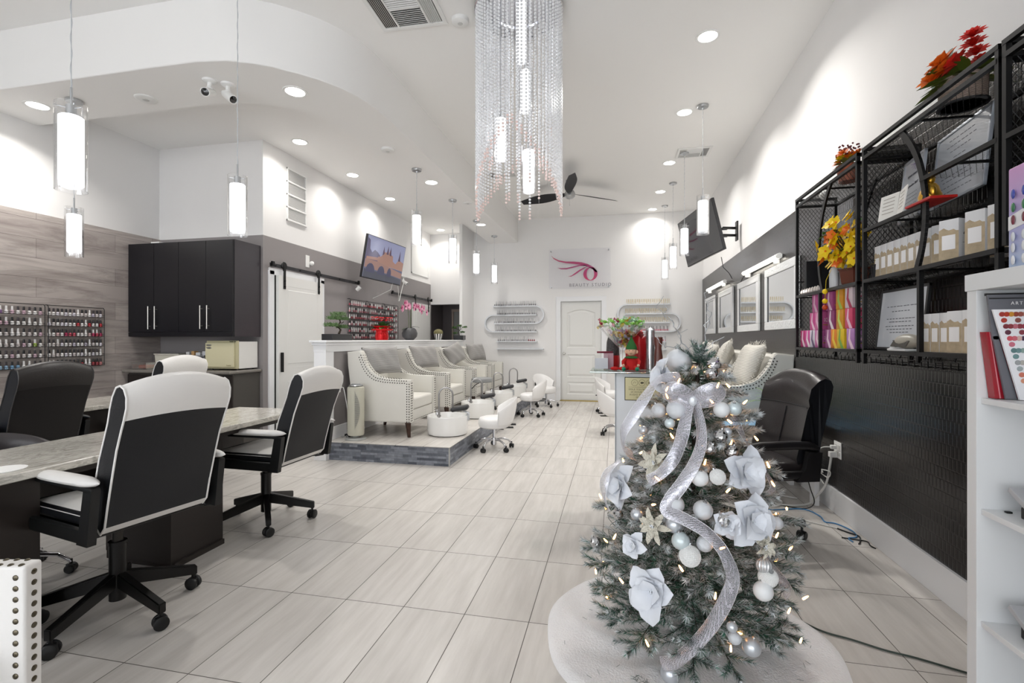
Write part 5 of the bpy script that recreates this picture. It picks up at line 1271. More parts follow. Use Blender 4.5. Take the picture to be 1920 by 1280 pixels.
cable('white_cable', 'thin white cable looping in the air left of the outlet', [(1.57,3.99,.50),(1.52,4.03,.48),(1.50,4.08,.38),(1.53,4.02,.30),(1.49,4.12,.33),(1.55,4.0,.27),(1.56,3.98,.32),(1.5,4.08,.30),(1.53,4.0,.22)], .004, WCB)
cable('white_cable', 'thin white cable lying across the floor toward the wall', [(.9,4.2,.006),(1.1,4.0,.006),(1.35,3.78,.006),(1.47,3.70,.006),(1.49,3.68,.006)], .0045, WCB)
cable('white_cable', 'white cable coiled on the floor under the office chair', [(.85,4.3,.008),(1.0,4.15,.008),(1.15,4.3,.008),(1.3,4.2,.01),(1.2,4.05,.012),(1.0,4.1,.012),(.95,4.3,.012),(1.2,4.4,.012),(1.45,4.3,.008)], .006, WCB)
cable('blue_cable', 'blue network cable snaking over the floor to the baseboard', [(.95,4.0,.005),(1.15,3.98,.005),(1.4,4.05,.005),(1.47,3.92,.005),(1.46,3.80,.005),(1.52,3.78,.005),(1.57,3.66,.005),(1.55,3.55,.005),(1.49,3.52,.005),(1.49,3.46,.005)], .0042, BCB)
cable('black_cable', 'black power cable joined to the white one near the baseboard', [(1.49,3.68,.006),(1.53,3.62,.006),(1.57,3.56,.006),(1.53,3.46,.006),(1.51,3.43,.006)], .0045, BCB if False else BPL)
cable('black_cable', 'short black cable end against the baseboard', [(1.45,3.52,.005),(1.52,3.50,.006),(1.58,3.48,.006),(1.57,3.42,.005),(1.58,3.38,.005)], .004, BPL)
cable('black_cable', 'dark cable leaning against the white leg of the low table', [(1.45,4.15,.3),(1.48,4.12,.15),(1.5,4.1,.04),(1.4,4.05,.008),(1.2,4.15,.008)], .004, BPL)
cable('tree_power_cord', 'twisted green cord running from the tree skirt to the right wall', [(.66,2.60,.02),(.74,2.52,.02),(.82,2.44,.012),(.90,2.37,.006),(1.0,2.33,.006),(1.1,2.28,.006),(1.2,2.25,.006),(1.34,2.19,.006),(1.5,2.13,.006)], .004, mat('dark_green_cord','#2f3a33',.6))
# leafy plant between right armchair and office chair
t = T('dracaena_plant', 'leafy plant with striped leaves between right armchair and office chair', 'plant', (1.42,4.70,.604))
b = B(); b.lathe([(0,0),(.05,0),(.06,.1),(.055,.1),(0,.09)], n=18); P('pot', b, mat('white_pot','#dcdcda',.4), t)
b = B(); rr = random.Random(12)
for i in range(26): leaf(b, (0,0,.1), rdir(rr,.35,1), rr.uniform(.3,.46), .018, .45)
P('leaves', b, mat('spider_leaf','#6f8a4a',.5,var=.3,vscale=30), t, smooth=0)
b = B()
for i in range(4): leaf(b, (-.12+.02*i,-.12,.0+.03*i), (-.4,-.6,-.3), .14, .08, .3)
P('trailing_leaves', b, mat('pothos_leaf','#4f8a3a',.4,var=.5,vscale=30), t, smooth=0)

# ---- white cube cabinet at the right edge
t = T('cube_cabinet', 'white open cube cabinet at the right edge holding books and swatches', 'shelf unit', (1.29,1.3,0))
CW = mat('white_melamine', '#e2e4e5', .4)
XC, YC = 1.12, 1.84
b = B(); b.box(XC-.005,1.53,-.1+.3,YC,1.455,1.508,.002); P('top', b, CW, t, world=True)
b = B(); b.box(XC,1.53,YC-.045,YC-.003,0,1.455,.0015); P('side_panel', b, CW, t, world=True)
b = B(); b.box(XC,1.53,.2,.245,0,1.455,.0015); P('side_panel', b, CW, t, world=True)
b = B(); b.box(1.51,1.53,.24,YC-.045,.0,1.455); P('back_panel', b, CW, t, world=True)
for z in (1.115,.765,.41,.04):
    b = B(); b.box(XC+.012,1.51,.245,YC-.045,z-.018,z,.0015); P('shelf', b, CW, t, world=True)
# pink acrylic nail display on the cabinet top
t = T('nail_display_board', 'pink and lilac acrylic display board with sample nails on top of white cabinet', 'display board', (1.14,1.70,1.508), -.1)
PKA = bpy.data.materials.new('pink_lilac_acrylic'); PKA.use_nodes = True
nt = PKA.node_tree; bb_ = nt.nodes['Principled BSDF']; bb_.inputs['Roughness'].default_value = .12; tc = nt.nodes.new('ShaderNodeTexCoord'); sx_ = nt.nodes.new('ShaderNodeSeparateXYZ'); crp = nt.nodes.new('ShaderNodeValToRGB'); mrr = nt.nodes.new('ShaderNodeMapRange')
mrr.inputs[2].default_value = .34; nt.links.new(tc.outputs['Object'], sx_.inputs[0]); nt.links.new(sx_.outputs['Z'], mrr.inputs[0]); nt.links.new(mrr.outputs[0], crp.inputs[0]); nt.links.new(crp.outputs[0], bb_.inputs['Base Color'])
crp.color_ramp.interpolation = 'LINEAR'; e = crp.color_ramp.elements; e[0].color = lin('#a9bcd8'); e[1].color = lin('#dc9fd0'); x = e.new(.4); x.color = lin('#b3aedd')
b = B(); b.box(0,.012,-.38,0,0,.295,.005); P('board', b, PKA, t)
b = B(); b.prism([(-.38,.155),(-.005,.112),(-.005,.152),(-.38,.225)], -.002, 0, 'x'); P('white_banner', b, mat('banner_white','#f1f1f4',.4), t)
for i, (c, z) in enumerate((('#2c3f9e',.214),('#1c6b3e',.175),('#6e2233',.139),('#cfd3d8',.090),('#d6d8dc',.058),('#d9dadd',.022))):
    for yy in (-.031,-.075):
        b = B(); b.sph((-.005,yy,z), .0105, 12, 8, (.35,.7,1.35)); P('sample_nail', b, mat('nail'+c, c, .12, coat=1), t)
# colour chart and red binder
t = T('colour_chart_book', 'open nail colour swatch book in the top cubby of white cabinet', 'swatch book', (1.3,1.745,1.115))
b = B(); b.prism([(1.122,1.437),(1.5,1.437),(1.5,1.3),(1.136,1.3)], 1.752, 1.758); b.prism([(1.136,1.31),(1.15,1.31),(1.2,1.117),(1.17,1.117)], 1.752, 1.758); P('dark_page', b, mat('charcoal_page','#6e6f75',.3), t, world=True)
b = B(); b.box(1.12,1.5,1.757,1.762,1.434,1.442); b.box(1.126,1.5,1.749,1.752,1.424,1.427); P('page_edge', b, BPL, t, world=True)
b = B(); b.prism([(1.127,1.391),(1.5,1.391),(1.5,1.117),(1.196,1.117)], 1.738, 1.744); P('white_page', b, mat('page_white','#f0f0f3',.4), t, world=True)
P('lettering', text_mesh('ART', .014, mat('white_ink','#e9e9ea',.5), space=1.3), None, t, loc=(1.195-1.3,.003,1.410-1.115), rot=(pi/2,0,0))
rows_ = [('#a3352c','#b23a22','#c98a2c','#94402e','#9c5245','#b88a7c'),('#b03a2e',None,'#8a4a44',None,'#7b3038'),('#7a2a35','#8c2f3a','#c06a78','#8c3440','#a02f4a'),('#5d2f40',None,'#8c3f4a',None),('#cf5560','#d46a78','#d9b3ab','#4f3350','#c07a90'),('#cf7385',None,None),('#5d7f80','#6f9090','#8fa8a0','#7fa59a'),('#6f9292',None,None),('#a5a8a8','#b8b3ab','#a9b0aa'),('#a9b2b3',None),('#d27a66','#cf6a5a','#d89a80'),('#d9987c',None)]
b_ = {}
for r_, row in enumerate(rows_):
    for k, c in enumerate(row):
        if c is None: continue
        px_ = 17+3.7*r_+k*8.7*(1.5 if None in row else 1); py_ = 47-11.3*r_
        sw = b_.setdefault(c, B()); sw.lathe([(.0076,0),(.0073,.002),(0,.0035)], (0,0,0), 14, Matrix.Translation((1.127+px_*.00136,1.738,1.3+py_*.00162)) @ Matrix.Rotation(pi/2,4,'X'))
for c, sw in b_.items(): P('colour_swatch', sw, mat('sw'+c, c, .25, coat=.6), t, world=True)
t = T('red_binder', 'red ring binder leaning in the top cubby of white cabinet', 'binder', (1.16,1.775,1.115))
b = B(); b.prism([(1.126,1.323),(1.175,1.323),(1.225,1.117),(1.149,1.117)], 1.763, 1.79); P('cover', b, mat('red_vinyl','#9e1f2c',.25,coat=.4), t, world=True)
b = B(); b.prism([(1.1335,1.3225),(1.1355,1.3225),(1.1635,1.118),(1.1605,1.118)], 1.7615, 1.763); P('spine_crease', b, mat('red_vinyl_light','#d98a92',.3), t, world=True)
for i, z in enumerate((.765,.41)):
    t = T('tablet_stand', ['grey tablet lying at an angle on the second shelf of white cabinet','grey tablet lying at an angle on the third shelf of white cabinet'][i], 'tablet', (1.195,1.70,z))
    b = B(); b.box(-.03,.12,-.08,.05,0,.018,.005); b.bm.transform(Matrix.Rotation(.5,4,'X')); b.bm.transform(Matrix.Translation((0,0,.05))); P('body', b, mat('grey_tablet','#b0b1b4',.3), t)
    b = B(); b.box(-.01,.09,-.03,.02,0,.035,.003); P('foot', b, BPL, t)
b = B(); b.box(-.008,.008,-.006,.006,0,.006,.002); ONE('black_clip', b, BPL, 'tiny black clip on the second shelf of white cabinet', 'clip', loc=(1.185,1.765,.765))
# ================================================================== CHRISTMAS TREE
def axx(z): return Vector((.30+.045*z, 2.2, z))
PROF = [(.08,.36),(.15,.42),(.33,.455),(.5,.42),(.68,.35),(.87,.27),(1.03,.19),(1.2,.09),(1.32,.03)]
def RR(z):
    if z <= .08: return .36
    for (a, b_1), (c, d) in zip(PROF, PROF[1:]):
        if z <= c: return b_1+(d-b_1)*(z-a)/(c-a)
    return .02
t = T('christmas_tree', 'frosted artificial christmas tree decorated in white and silver on a fur skirt', 'christmas tree', (.30,2.2,0))
NG, NF, ND = mat('needle_green', '#3a6a57', .6), mat('needle_frost', '#c3c9cb', .7), mat('needle_grey', '#7f8a86', .65)
b = B(); b.cyl((.30,2.2,.03), (.357,2.2,1.27), .018, .008, 10); P('trunk', b, mat('dark_trunk','#2a2622',.7), t, world=True)
b = B()
for k in range(3):
    a = .4+2*pi*k/3; b.tube([(.30,2.2,.12),(.30+.12*cos(a),2.2+.12*sin(a),.07),(.30+.2*cos(a),2.2+.2*sin(a),.035)], .009, 6)
P('stand', b, BLK, t, world=True)
rr = random.Random(21)
def brush(b, p, q, n, L, frost, sag=.0):
    p, q = Vector(p), Vector(q); d = (q-p); ln = d.length; d.normalize(); o = d.orthogonal().normalized(); e = d.cross(o)
    b.m(3).tube([p, (p+q)/2, q], .0016, 3, caps=False)
    n = int(n*2.3)
    for i in range(n):
        s_ = (i+rr.random())/n; a = rr.uniform(0, 2*pi); rad = o*cos(a)+e*sin(a); l_ = L*1.12*rr.uniform(.7,1.15)*(1-.3*s_)
        base = p+d*ln*s_; tip = base+(rad*.72+d*.75)*l_; w = d.cross(rad)*.0019
        x = rr.random(); mi = 1 if x < frost*(.35+.8*s_) else (2 if x < frost*(.35+.8*s_)+.3 else 0)
        f = b.bm.faces.new([b.bm.verts.new(base-w), b.bm.verts.new(base+w), b.bm.verts.new(tip)]); f.material_index = mi
def branch(z, a, R, up, frost, twn=5, nn=60):
    b = B(); o = axx(z); dirv = Vector((cos(a), sin(a), 0)); side = Vector((-sin(a), cos(a), 0))
    def at(s_): return o+dirv*R*s_+Vector((0,0,up*R*s_-.18*R*s_*s_))
    pts = [at(k/5) for k in range(6)]; b.m(3).tube(pts, lambda k: .004-.0005*k, 5)
    for p, q in zip(pts[1:], pts[2:]): brush(b, p, q, int(nn*.5), .034, frost)
    brush(b, at(.92), at(1.02)+Vector((0,0,.01)), 26, .034, frost)
    for i in range(twn):
        s_ = .35+.6*i/twn; sg = 1 if i % 2 else -1; p = at(s_); L = R*.36*(1.15-s_)+.045
        q = p+(dirv*.75+side*sg*rr.uniform(.5,.95)+Vector((0,0,rr.uniform(-.25,.35)))).normalized()*L
        brush(b, p, q, nn, .033, frost)
    return P('branch', b, [NG, NF, ND, mat('twig_brown','#3b342c',.8)], t, world=True, smooth=0)
k = 0; NB = 99
for i in range(NB):
    u = (i+.5)/NB; z = .14+1.08*(1-math.sqrt(1-u*.985)) if False else .15+1.05*u**1.35
    a = i*2.39996+rr.uniform(-.2,.2); R = RR(z+.0)*rr.uniform(.9,1.06)
    branch(z-.0, a, R, rr.uniform(.02,.3) if z > .3 else rr.uniform(-.12,.1), .5 if z < .35 else (.72 if z < .6 else .95), 7 if R > .2 else 5, 62 if R > .2 else 40)
b = B()
for i in range(150):
    z = .12+1.08*(i/150)**1.2; a = i*2.39996; d = Vector((cos(a), sin(a), rr.uniform(-.1,.3))); brush(b, axx(z)+d*.02, axx(z)+d*RR(z)*rr.uniform(.5,.75), 44, .045, .14)
o = P('inner_foliage', b, [NG, NF, ND, mat('twig_brown','#3b342c',.8)], t, world=True, smooth=0)
b = B()
for i in range(14):
    d = rdir(rr,.3,1); p = axx(1.2); brush(b, p, p+d*rr.uniform(.06,.12), 50, .03, .35)
P('tree_top', b, [NG, NF, ND, mat('twig_brown','#3b342c',.8)], t, world=True, smooth=0)
# baubles
SIL = mat('silver_satin_ball', '#cdd2d8', .3, .55); GLI = mat('silver_glitter_ball', '#dfe3e8', .4, .3, bump=.35, bscale=60); WMT = mat('white_matte_ball', '#e9ecee', .45, coat=.2)
PAL = mat('pale_frosted_ball', '#cfdcdf', .3, .2, coat=.4); MES = mat('white_mesh_ball', '#e4e5e4', .5); CRK = mat('mirror_shard_ball', '#cfd0d2', .08, 1.); RIBB = mat('silver_ribbed_ball', '#d8dadc', .25, .6)
BALLS = [
(0.200,2.083,1.007,0.0301,'g','silver glitter ball upper left on the tree, left of the ribbon knot'),(0.256,2.043,1.019,0.0398,'g','large silver glitter ball directly under the ribbon knot'),(0.230,2.028,0.965,0.0209,'p','small pale ball tucked under the large glitter ball'),(0.399,2.030,1.025,0.0307,'w','white matte ball upper right on the tree'),(0.443,2.051,1.028,0.0289,'p','pale glassy ball at the upper right edge beside a white one'),(0.291,1.933,0.818,0.0197,'r','silver ribbed small ball above a white ball at mid height'),(0.311,1.918,0.785,0.0312,'w','white matte ball at mid height right of the long ribbon'),(0.368,1.921,0.792,0.0291,'m','white textured ball right beside the mid-height white one'),(0.230,1.895,0.688,0.0311,'g','silver glitter ball below the ribbon curve left of centre'),(0.314,1.876,0.681,0.0343,'g','silver glitter ball right of centre inside the ribbon curve'),(0.221,1.871,0.622,0.0307,'s','silver satin ball right of the cream poinsettia in mid tree'),(0.239,1.847,0.574,0.0322,'p','pale frosted ball above the large textured one'),(0.313,1.837,0.575,0.0280,'g','silver glitter ball under the diagonal ribbon'),(0.265,1.826,0.531,0.0373,'m','largest white textured ball at front centre'),(0.102,1.938,0.623,0.0242,'s','silver satin ball left of the cream poinsettia in mid tree'),(0.376,1.868,0.651,0.0283,'c','mirror ball nestled in the white poinsettia on the right'),(0.036,1.995,0.596,0.0209,'c','shard-covered silver ball at left between needles'),(-0.054,2.058,0.448,0.0240,'c','shard-covered silver ball at the far left branch'),(0.498,1.854,0.508,0.0258,'r','silver spiky ball at the right above a textured ball'),(0.510,1.852,0.469,0.0331,'m','white textured ball at lower right'),(0.491,1.835,0.428,0.0328,'w','glossy white ball at lower right under the textured one'),(0.561,1.946,0.626,0.0231,'g','silver ball at the right edge in front of the office chair leg'),(0.396,1.795,0.278,0.0216,'g','silver glitter ball low on the tree near the skirt'),(0.452,1.819,0.239,0.0309,'s','silver ball hanging lowest over the skirt at right'),(0.386,1.785,0.320,0.0179,'s','small silver ball above the low glitter ball'),(0.273,2.212,1.204,0.0545,'g','biggest glitter ball near the tree top'),(0.386,2.122,1.198,0.0279,'c','mirror shard ball right of the tree top'),(0.378,2.098,1.160,0.0276,'c','mirror shard ball just below the one right of the tree top'),(0.141,2.092,0.919,0.0196,'s','small silver ball at upper left below the glitter ball'),(0.388,1.982,0.931,0.0280,'c','mirror shard ball right of the ribbon tails, upper of two'),(0.349,1.958,0.889,0.0258,'c','mirror shard ball right of the ribbon tails, lower of two'),(0.412,1.996,0.946,0.0181,'s','small silver ball at right above the mirror shard balls'),(0.421,1.967,0.878,0.0257,'c','mirror shard ball at right of the mirror pair')]
def ball_mesh(k):
    b = B()
    if k in 'c':
        b.sph((0,0,0), 1, 14, 9)
        r2 = random.Random(2)
        for v in b.bm.verts: v.co *= r2.uniform(.93,1.05)
    elif k == 'r':
        n = 28; 
        b.grid(lambda u, v: Vector((sin(pi*v)*cos(2*pi*u), sin(pi*v)*sin(2*pi*u), -cos(pi*v)))*(1+.09*cos(14*2*pi*u)*sin(pi*v)), 56, 10, True)
    elif k == 'm':
        b.sph((0,0,0), 1, 32, 20)
        for f in list(b.bm.faces): f.material_index = 0
        r = bmesh.ops.inset_individual(b.bm, faces=[f for f in b.bm.faces if len(f.verts) == 4], thickness=.035, depth=-.035)
    else: b.sph((0,0,0), 1, 32, 18)
    return b.done('bauble', {'g':GLI,'w':WMT,'p':PAL,'m':[MES],'s':SIL,'c':CRK,'r':RIBB}[k], 0 if k in 'cm' else 1.5)
BM_ = {k: ball_mesh(k) for k in 'gwpmscr'}
CAPM = B(); CAPM.cyl((0,0,.95), (0,0,1.16), .22, .22, 12); CAPM.tube([(0,.0,1.14),(.1,0,1.3),(0,0,1.42),(-.1,0,1.3)], .03, 5, True); CAPM = CAPM.done('cap', BRUSH)
def bauble(x, y, z, r, k, lb):
    if z > .1 and lb[:7] != 'biggest':
        d_ = Vector((x,y,z))-axx(z); d_.z = 0; d_.normalize(); x += d_.x*.028; y += d_.y*.028
    o = bpy.data.objects.new('bauble', BM_[k]); COL.objects.link(o); o.location = (x,y,z); o.scale = (r,r,r)
    o.rotation_euler = (rr.uniform(-.5,.5), rr.uniform(-.5,.5), rr.uniform(0,6)); tag(o, lb, 'christmas ball', 'balls on the christmas tree')
    c = bpy.data.objects.new('cap', CAPM); COL.objects.link(c); c.parent = o
for q in BALLS: bauble(*q)
bauble(.205, 1.90, .038, .036, 's', 'silver ball lying on the fur skirt under the ribbon end')
# poinsettias
SAT = mat('white_satin_petal', '#dde1e8', .4, sheen=.5, bump=.25, bscale=25); CRE = mat('cream_glitter_petal', '#e6e2d3', .5, bump=.8, bscale=300)
def petal(b, base, d, up, L, W, curl):
    d, up = Vector(d).normalized(), Vector(up).normalized(); s_ = d.cross(up).normalized(); up = s_.cross(d)
    ph = rr.uniform(0,6); g = []
    for i in range(9):
        u = i/8; w = W*.5*(sin(pi*min(1,u*.93+.07))**.75)*(1-.15*sin(9*u+ph)**2); c = Vector(base)+d*L*u+up*(curl*L*sin(u*2.6)-.35*L*u*u*abs(curl))
        g.append([b.bm.verts.new(c+s_*w*v+up*(.16*w*v*v*2+.05*w*sin(7*u+5*v+ph))) for v in (-1,-.5,0,.5,1)])
    for A, C in zip(g, g[1:]): b.join(A, C, close=False)
def poinsettia(x, y, z, r, k, lb):
    c = Vector((x,y,z)); out = (c-axx(z)); out.z = .0; out.normalize(); out = (out+Vector((0,0,.25))).normalized()
    t_ = T('poinsettia_flower', lb, 'artificial flower', c, 0, 'poinsettias on the christmas tree'); q = out.to_track_quat('Z','Y').to_matrix()
    b = B(); n = 5 if k == 'satin' else 7
    for L in range(3):
        for i in range(n-L):
            a = 2*pi*(i+.5*L)/(n-L)+rr.uniform(-.2,.2); el = (.05,.45,.8)[L]
            petal(b, (0,0,0), q @ Vector((cos(a)*cos(el), sin(a)*cos(el), sin(el))), q @ Vector((-cos(a)*sin(el), -sin(a)*sin(el), cos(el))), r*(1.08-.25*L)*rr.uniform(.75,1.15), r*(.95 if k == 'satin' else .42), rr.uniform(.05,.3))
    P('petals', b, SAT if k == 'satin' else CRE, t_, smooth=3)
    b = B()
    for i in range(9): b.sph(q @ Vector((.012*cos(i*2.4)*(i/9)**.5, .012*sin(i*2.4)*(i/9)**.5, .012)), .0035, 6, 4)
    P('stamens', b, GLI, t_)
for q in [(0.154,1.963,0.814,0.07,'cream','cream glitter poinsettia at upper left of the ribbon tails'),(0.033,2.019,0.697,0.10,'satin','white satin poinsettia at the left side of the tree'),(0.470,1.928,0.806,0.095,'satin','white satin poinsettia at the right under the right ribbon'),(0.478,1.863,0.651,0.10,'satin','largest white satin poinsettia at the right side'),(0.391,1.843,0.640,0.06,'satin','white satin petals beside the mirror ball on the right'),(0.130,1.785,0.40,0.095,'satin','white satin poinsettia at lower left front'),(0.070,1.850,0.530,0.055,'satin','small white satin petals above the lower left poinsettia'),(0.141,1.853,0.607,0.06,'cream','small cream poinsettia left of the silver satin ball'),(0.513,1.838,0.571,0.045,'cream','small cream poinsettia at right above the spiky ball'),(0.205,2.13,1.144,0.085,'satin','white satin petals at the left near the tree top')]: poinsettia(*q)
# ribbons
RIBM = bpy.data.materials.new('silver_mesh_ribbon'); RIBM.use_nodes = True
def _rm():
    nt = RIBM.node_tree; n = nt.nodes; l = nt.links; p = n['Principled BSDF']; p.inputs['Base Color'].default_value = lin('#d8d8e2'); p.inputs['Metallic'].default_value = .45; p.inputs['Roughness'].default_value = .3
    tc = n.new('ShaderNodeTexCoord'); vo = n.new('ShaderNodeTexVoronoi'); vo.feature = 'DISTANCE_TO_EDGE'; vo.inputs['Scale'].default_value = 190; vo.inputs['Randomness'].default_value = .35
    l.new(tc.outputs['Object'], vo.inputs['Vector']); mr = n.new('ShaderNodeMapRange'); mr.inputs[1].default_value = .10; mr.inputs[2].default_value = .16; mr.inputs[3].default_value = .85; mr.inputs[4].default_value = .30
    l.new(vo.outputs['Distance'], mr.inputs[0]); l.new(mr.outputs[0], p.inputs['Alpha'])
_rm()
def ribbon(b, pts, w, nrm0=None, twist=None):
    P_ = [Vector(p) for p in pts]; out = []
    for i in range(len(P_)-1):
        p0, p1, p2, p3 = P_[max(i-1,0)], P_[i], P_[i+1], P_[min(i+2,len(P_)-1)]
        for k in range(7):
            u = k/7; out.append(.5*((2*p1)+(p2-p0)*u+(2*p0-5*p1+4*p2-p3)*u*u+(3*p1-p0-3*p2+p3)*u**3))
    out.append(P_[-1]); N = len(out); rows_ = []
    for i, p in enumerate(out):
        d = (out[min(i+1,N-1)]-out[max(i-1,0)]).normalized(); o = p-axx(p.z); o.z = 0; o = o.normalized() if o.length > 0 else Vector((0,-1,0))
        tw = (twist or 0)*sin(i/N*2*pi*1.3+1); s_ = d.cross(o).normalized(); s_ = (Matrix.Rotation(tw,3,d) @ s_)
        nn = s_.cross(d)
        rows_.append([b.bm.verts.new(p+s_*w*.5*v+nn*.006*(1-v*v)) for v in (-1,-.5,0,.5,1)])
    for A, C in zip(rows_, rows_[1:]): b.join(A, C, close=False)
    for side in (0, 4): b.m(1).tube([r_[side].co.copy() for r_ in rows_], .0011, 4); b.m(0)
RE = mat('silver_wire_edge','#dfe0e4',.3,.8)
t_ = T('ribbon_bow', 'wide silver mesh ribbon bow with long tails down the front of the tree', 'ribbon', (.30,2.0,1.06), 0, 'silver ribbons on the tree')
b = B(); ribbon(b, [(0.288,2.002,1.051),(0.268,1.97,0.978),(0.248,1.938,0.911),(0.218,1.913,0.847),(0.174,1.906,0.792),(0.126,1.917,0.755)], .046, twist=.5); P('tail', b, [RIBM, RE], t_, world=True, smooth=3)
b = B(); ribbon(b, [(0.308,2.000,1.053),(0.322,1.96,0.982),(0.319,1.921,0.907),(0.287,1.886,0.834),(0.243,1.865,0.767),(0.199,1.851,0.709),(0.187,1.838,0.673),(0.24,1.814,0.657),(0.308,1.785,0.629),(0.354,1.765,0.587),(0.378,1.755,0.541),(0.395,1.765,0.48),(0.379,1.77,0.414),(0.35,1.785,0.337),(0.316,1.80,0.268),(0.262,1.815,0.187),(0.211,1.835,0.125),(0.171,1.86,0.095)], .046, twist=.8); P('tail', b, [RIBM, RE], t_, world=True, smooth=3)
for sg in (-1,1):
    b = B(); c = Vector((.298,1.995,1.06)); ribbon(b, [c, c+Vector((sg*.035,-.03,.035)), c+Vector((sg*.075,-.035,.05)), c+Vector((sg*.095,-.02,.03)), c+Vector((sg*.07,.0,.005)), c+Vector((sg*.03,.0,-.005)), c], .05); P('loop', b, [RIBM, RE], t_, world=True, smooth=3)
b = B(); b.sph((.298,1.985,1.06), .017, 12, 8, (1,.7,1.3)); P('knot', b, GLI, t_, world=True)
for pts, lb, w in (([(0.261,2.06,1.145),(0.174,2.032,1.134),(0.12,2.002,1.066),(0.073,1.979,0.993),(0.035,1.972,0.929),(0.037,1.986,0.86),(0.081,2.036,0.819)], 'silver mesh ribbon looping out at left in front of the reception desk', .045),
                   ([(0.44,2.09,1.02),(0.478,2.110,0.97),(0.507,2.09,0.909),(0.54,2.08,0.836),(0.581,2.08,0.777),(0.612,2.08,0.716),(0.585,2.07,0.663),(0.54,2.07,0.627)], 'silver mesh ribbon bulging at right in front of the office chair', .048),
                   ([(0.527,1.96,0.60),(0.545,1.96,0.54),(0.565,1.97,0.48),(0.597,1.98,0.42),(0.634,2.0,0.36),(0.650,2.02,0.32)], 'silver mesh ribbon trailing down the lower right branches', .042),
                   ([(0.02,2.03,0.80),(-.03,2.02,0.75),(-.045,2.01,0.67),(-.02,2.0,0.60)], 'silver mesh ribbon tail at left under the satin poinsettia', .042)):
    b = B(); ribbon(b, pts, w, twist=.5); o = ONE('ribbon_strand', b, [RIBM, RE], lb, 'ribbon', 'silver ribbons on the tree', smooth=3)
# curly silver twigs
TW = mat('silver_twig','#b9bcc0',.35,.6)
for lst, lb in (([[(0.337,2.24,1.149),(0.316,2.236,1.243),(0.282,2.228,1.314),(0.252,2.222,1.371),(0.201,2.211,1.42),(0.173,2.205,1.451)],[(0.339,2.241,1.173),(0.305,2.233,1.232),(0.259,2.223,1.267),(0.212,2.214,1.265),(0.189,2.209,1.301)],[(.31,2.23,1.2),(.24,2.2,1.2),(.20,2.19,1.15),(.19,2.18,1.08)]],'curly silver twig spray leaning left from the tree top'),([[(0.344,2.272,1.171),(0.386,2.281,1.267),(0.409,2.286,1.362),(0.421,2.289,1.41),(0.405,2.285,1.453),(0.395,2.283,1.494)],[(.35,2.27,1.18),(.40,2.28,1.25),(.44,2.29,1.27)]],'curly silver twig spray rising right from the tree top')):
    b = B()
    for pts in lst:
        out = []
        for p, q in zip(pts, pts[1:]):
            for k in range(5):
                u = k/5; out.append(Vector(p).lerp(Vector(q), u)+Vector((.006*sin(len(out)*1.3), .006*cos(len(out)*1.7), .004*sin(len(out)*2.1))))
        b.tube(out, lambda i: .003*(1-.6*i/len(out)), 6)
        for i in range(4, len(out), 5): b.tube([out[i], out[i]+Vector((rr.uniform(-.03,.03),rr.uniform(-.02,.02),.02)), out[i]+Vector((rr.uniform(-.05,.05),rr.uniform(-.02,.02),.045))], .0014, 5)
    ONE('silver_twig', b, TW, lb, 'twig', 'curly silver twigs')
# warm string lights
BULB = mat('warm_bulb', '#ffd9a8', .3, emit='#ffac5e', estr=14)
t_ = T('string_lights', 'string of warm white mini lights wound around the christmas tree', 'string lights', (.30,2.2,0))
b = B(); pts = []
for i in range(420):
    u = i/420; z = 1.2-1.05*u; a = 26*pi*u**.8+.3; r_ = RR(z)*(.80+.06*sin(i*.7)); c = axx(z); pts.append((c.x+r_*cos(a), c.y+r_*sin(a), z))
b.tube(pts, .0013, 4); P('wire', b, mat('green_wire','#2c3a33',.6), t_, world=True)
bm0 = B(); bm0.lathe([(0,-.012),(.0035,-.01),(.004,.0),(.002,.012),(0,.014)], n=8); bm0 = bm0.done('bulb', BULB)
for i in range(5, 420, 5):
    p = Vector(pts[i]); c = axx(p.z); out = p-c; p = c+out*(1.18 if i % 2 else 1.08)
    o = bpy.data.objects.new('bulb', bm0); COL.objects.link(o); o.parent = t_; o.location = p-Vector((.30,2.2,0)); o.rotation_euler = (rr.uniform(-1,1), rr.uniform(-1,1), 0); o.scale = (1,1,1)
# skirt
FUR = mat('white_fur', '#e4e3e4', .95, var=.05, vscale=9, bump=.5, bscale=120, sheen=.6)
b = B()
def sk(u, v):
    a = 2*pi*u; r_ = .03+.575*v; wob = 1+.008*sin(5*a+1)+.006*sin(9*a)
    z = .012+.012*(.5+.5*sin(7*a+6*v))*(v**.5)*(1 if v < .97 else .0)+.008*sin(11*a+14*v)*v*(1-v)*2+(.05*max(0,.25-v)*4*.5)
    return Vector((r_*wob*cos(a), r_*wob*sin(a), max(.003,z) if v < 1 else .001))
b.grid(sk, 120, 34, True); ONE('tree_skirt', b, FUR, 'round white faux fur skirt under the christmas tree', 'tree skirt', loc=(.30,2.2,0), smooth=3)
b = B()
for i in range(70):
    a = rr.uniform(0,2*pi); r_ = .2+.35*rr.random(); d = rr.uniform(0,pi); L = rr.uniform(.006,.014); c = Vector((.30+r_*cos(a), 2.2+r_*sin(a), .0275))
    if i > 52: c = Vector((.09+rr.uniform(-.03,.03), 1.86+rr.uniform(-.02,.02), .0275))
    b.tube([c-Vector((cos(d)*L,sin(d)*L,0)), c+Vector((cos(d)*L,sin(d)*L,.001))], .0008, 3)
o = ONE('fallen_needles', b, mat('fallen_needle','#4c5a58',.8), 'dark fallen needles scattered on the white fur skirt', 'needles'); o['kind'] = 'stuff'

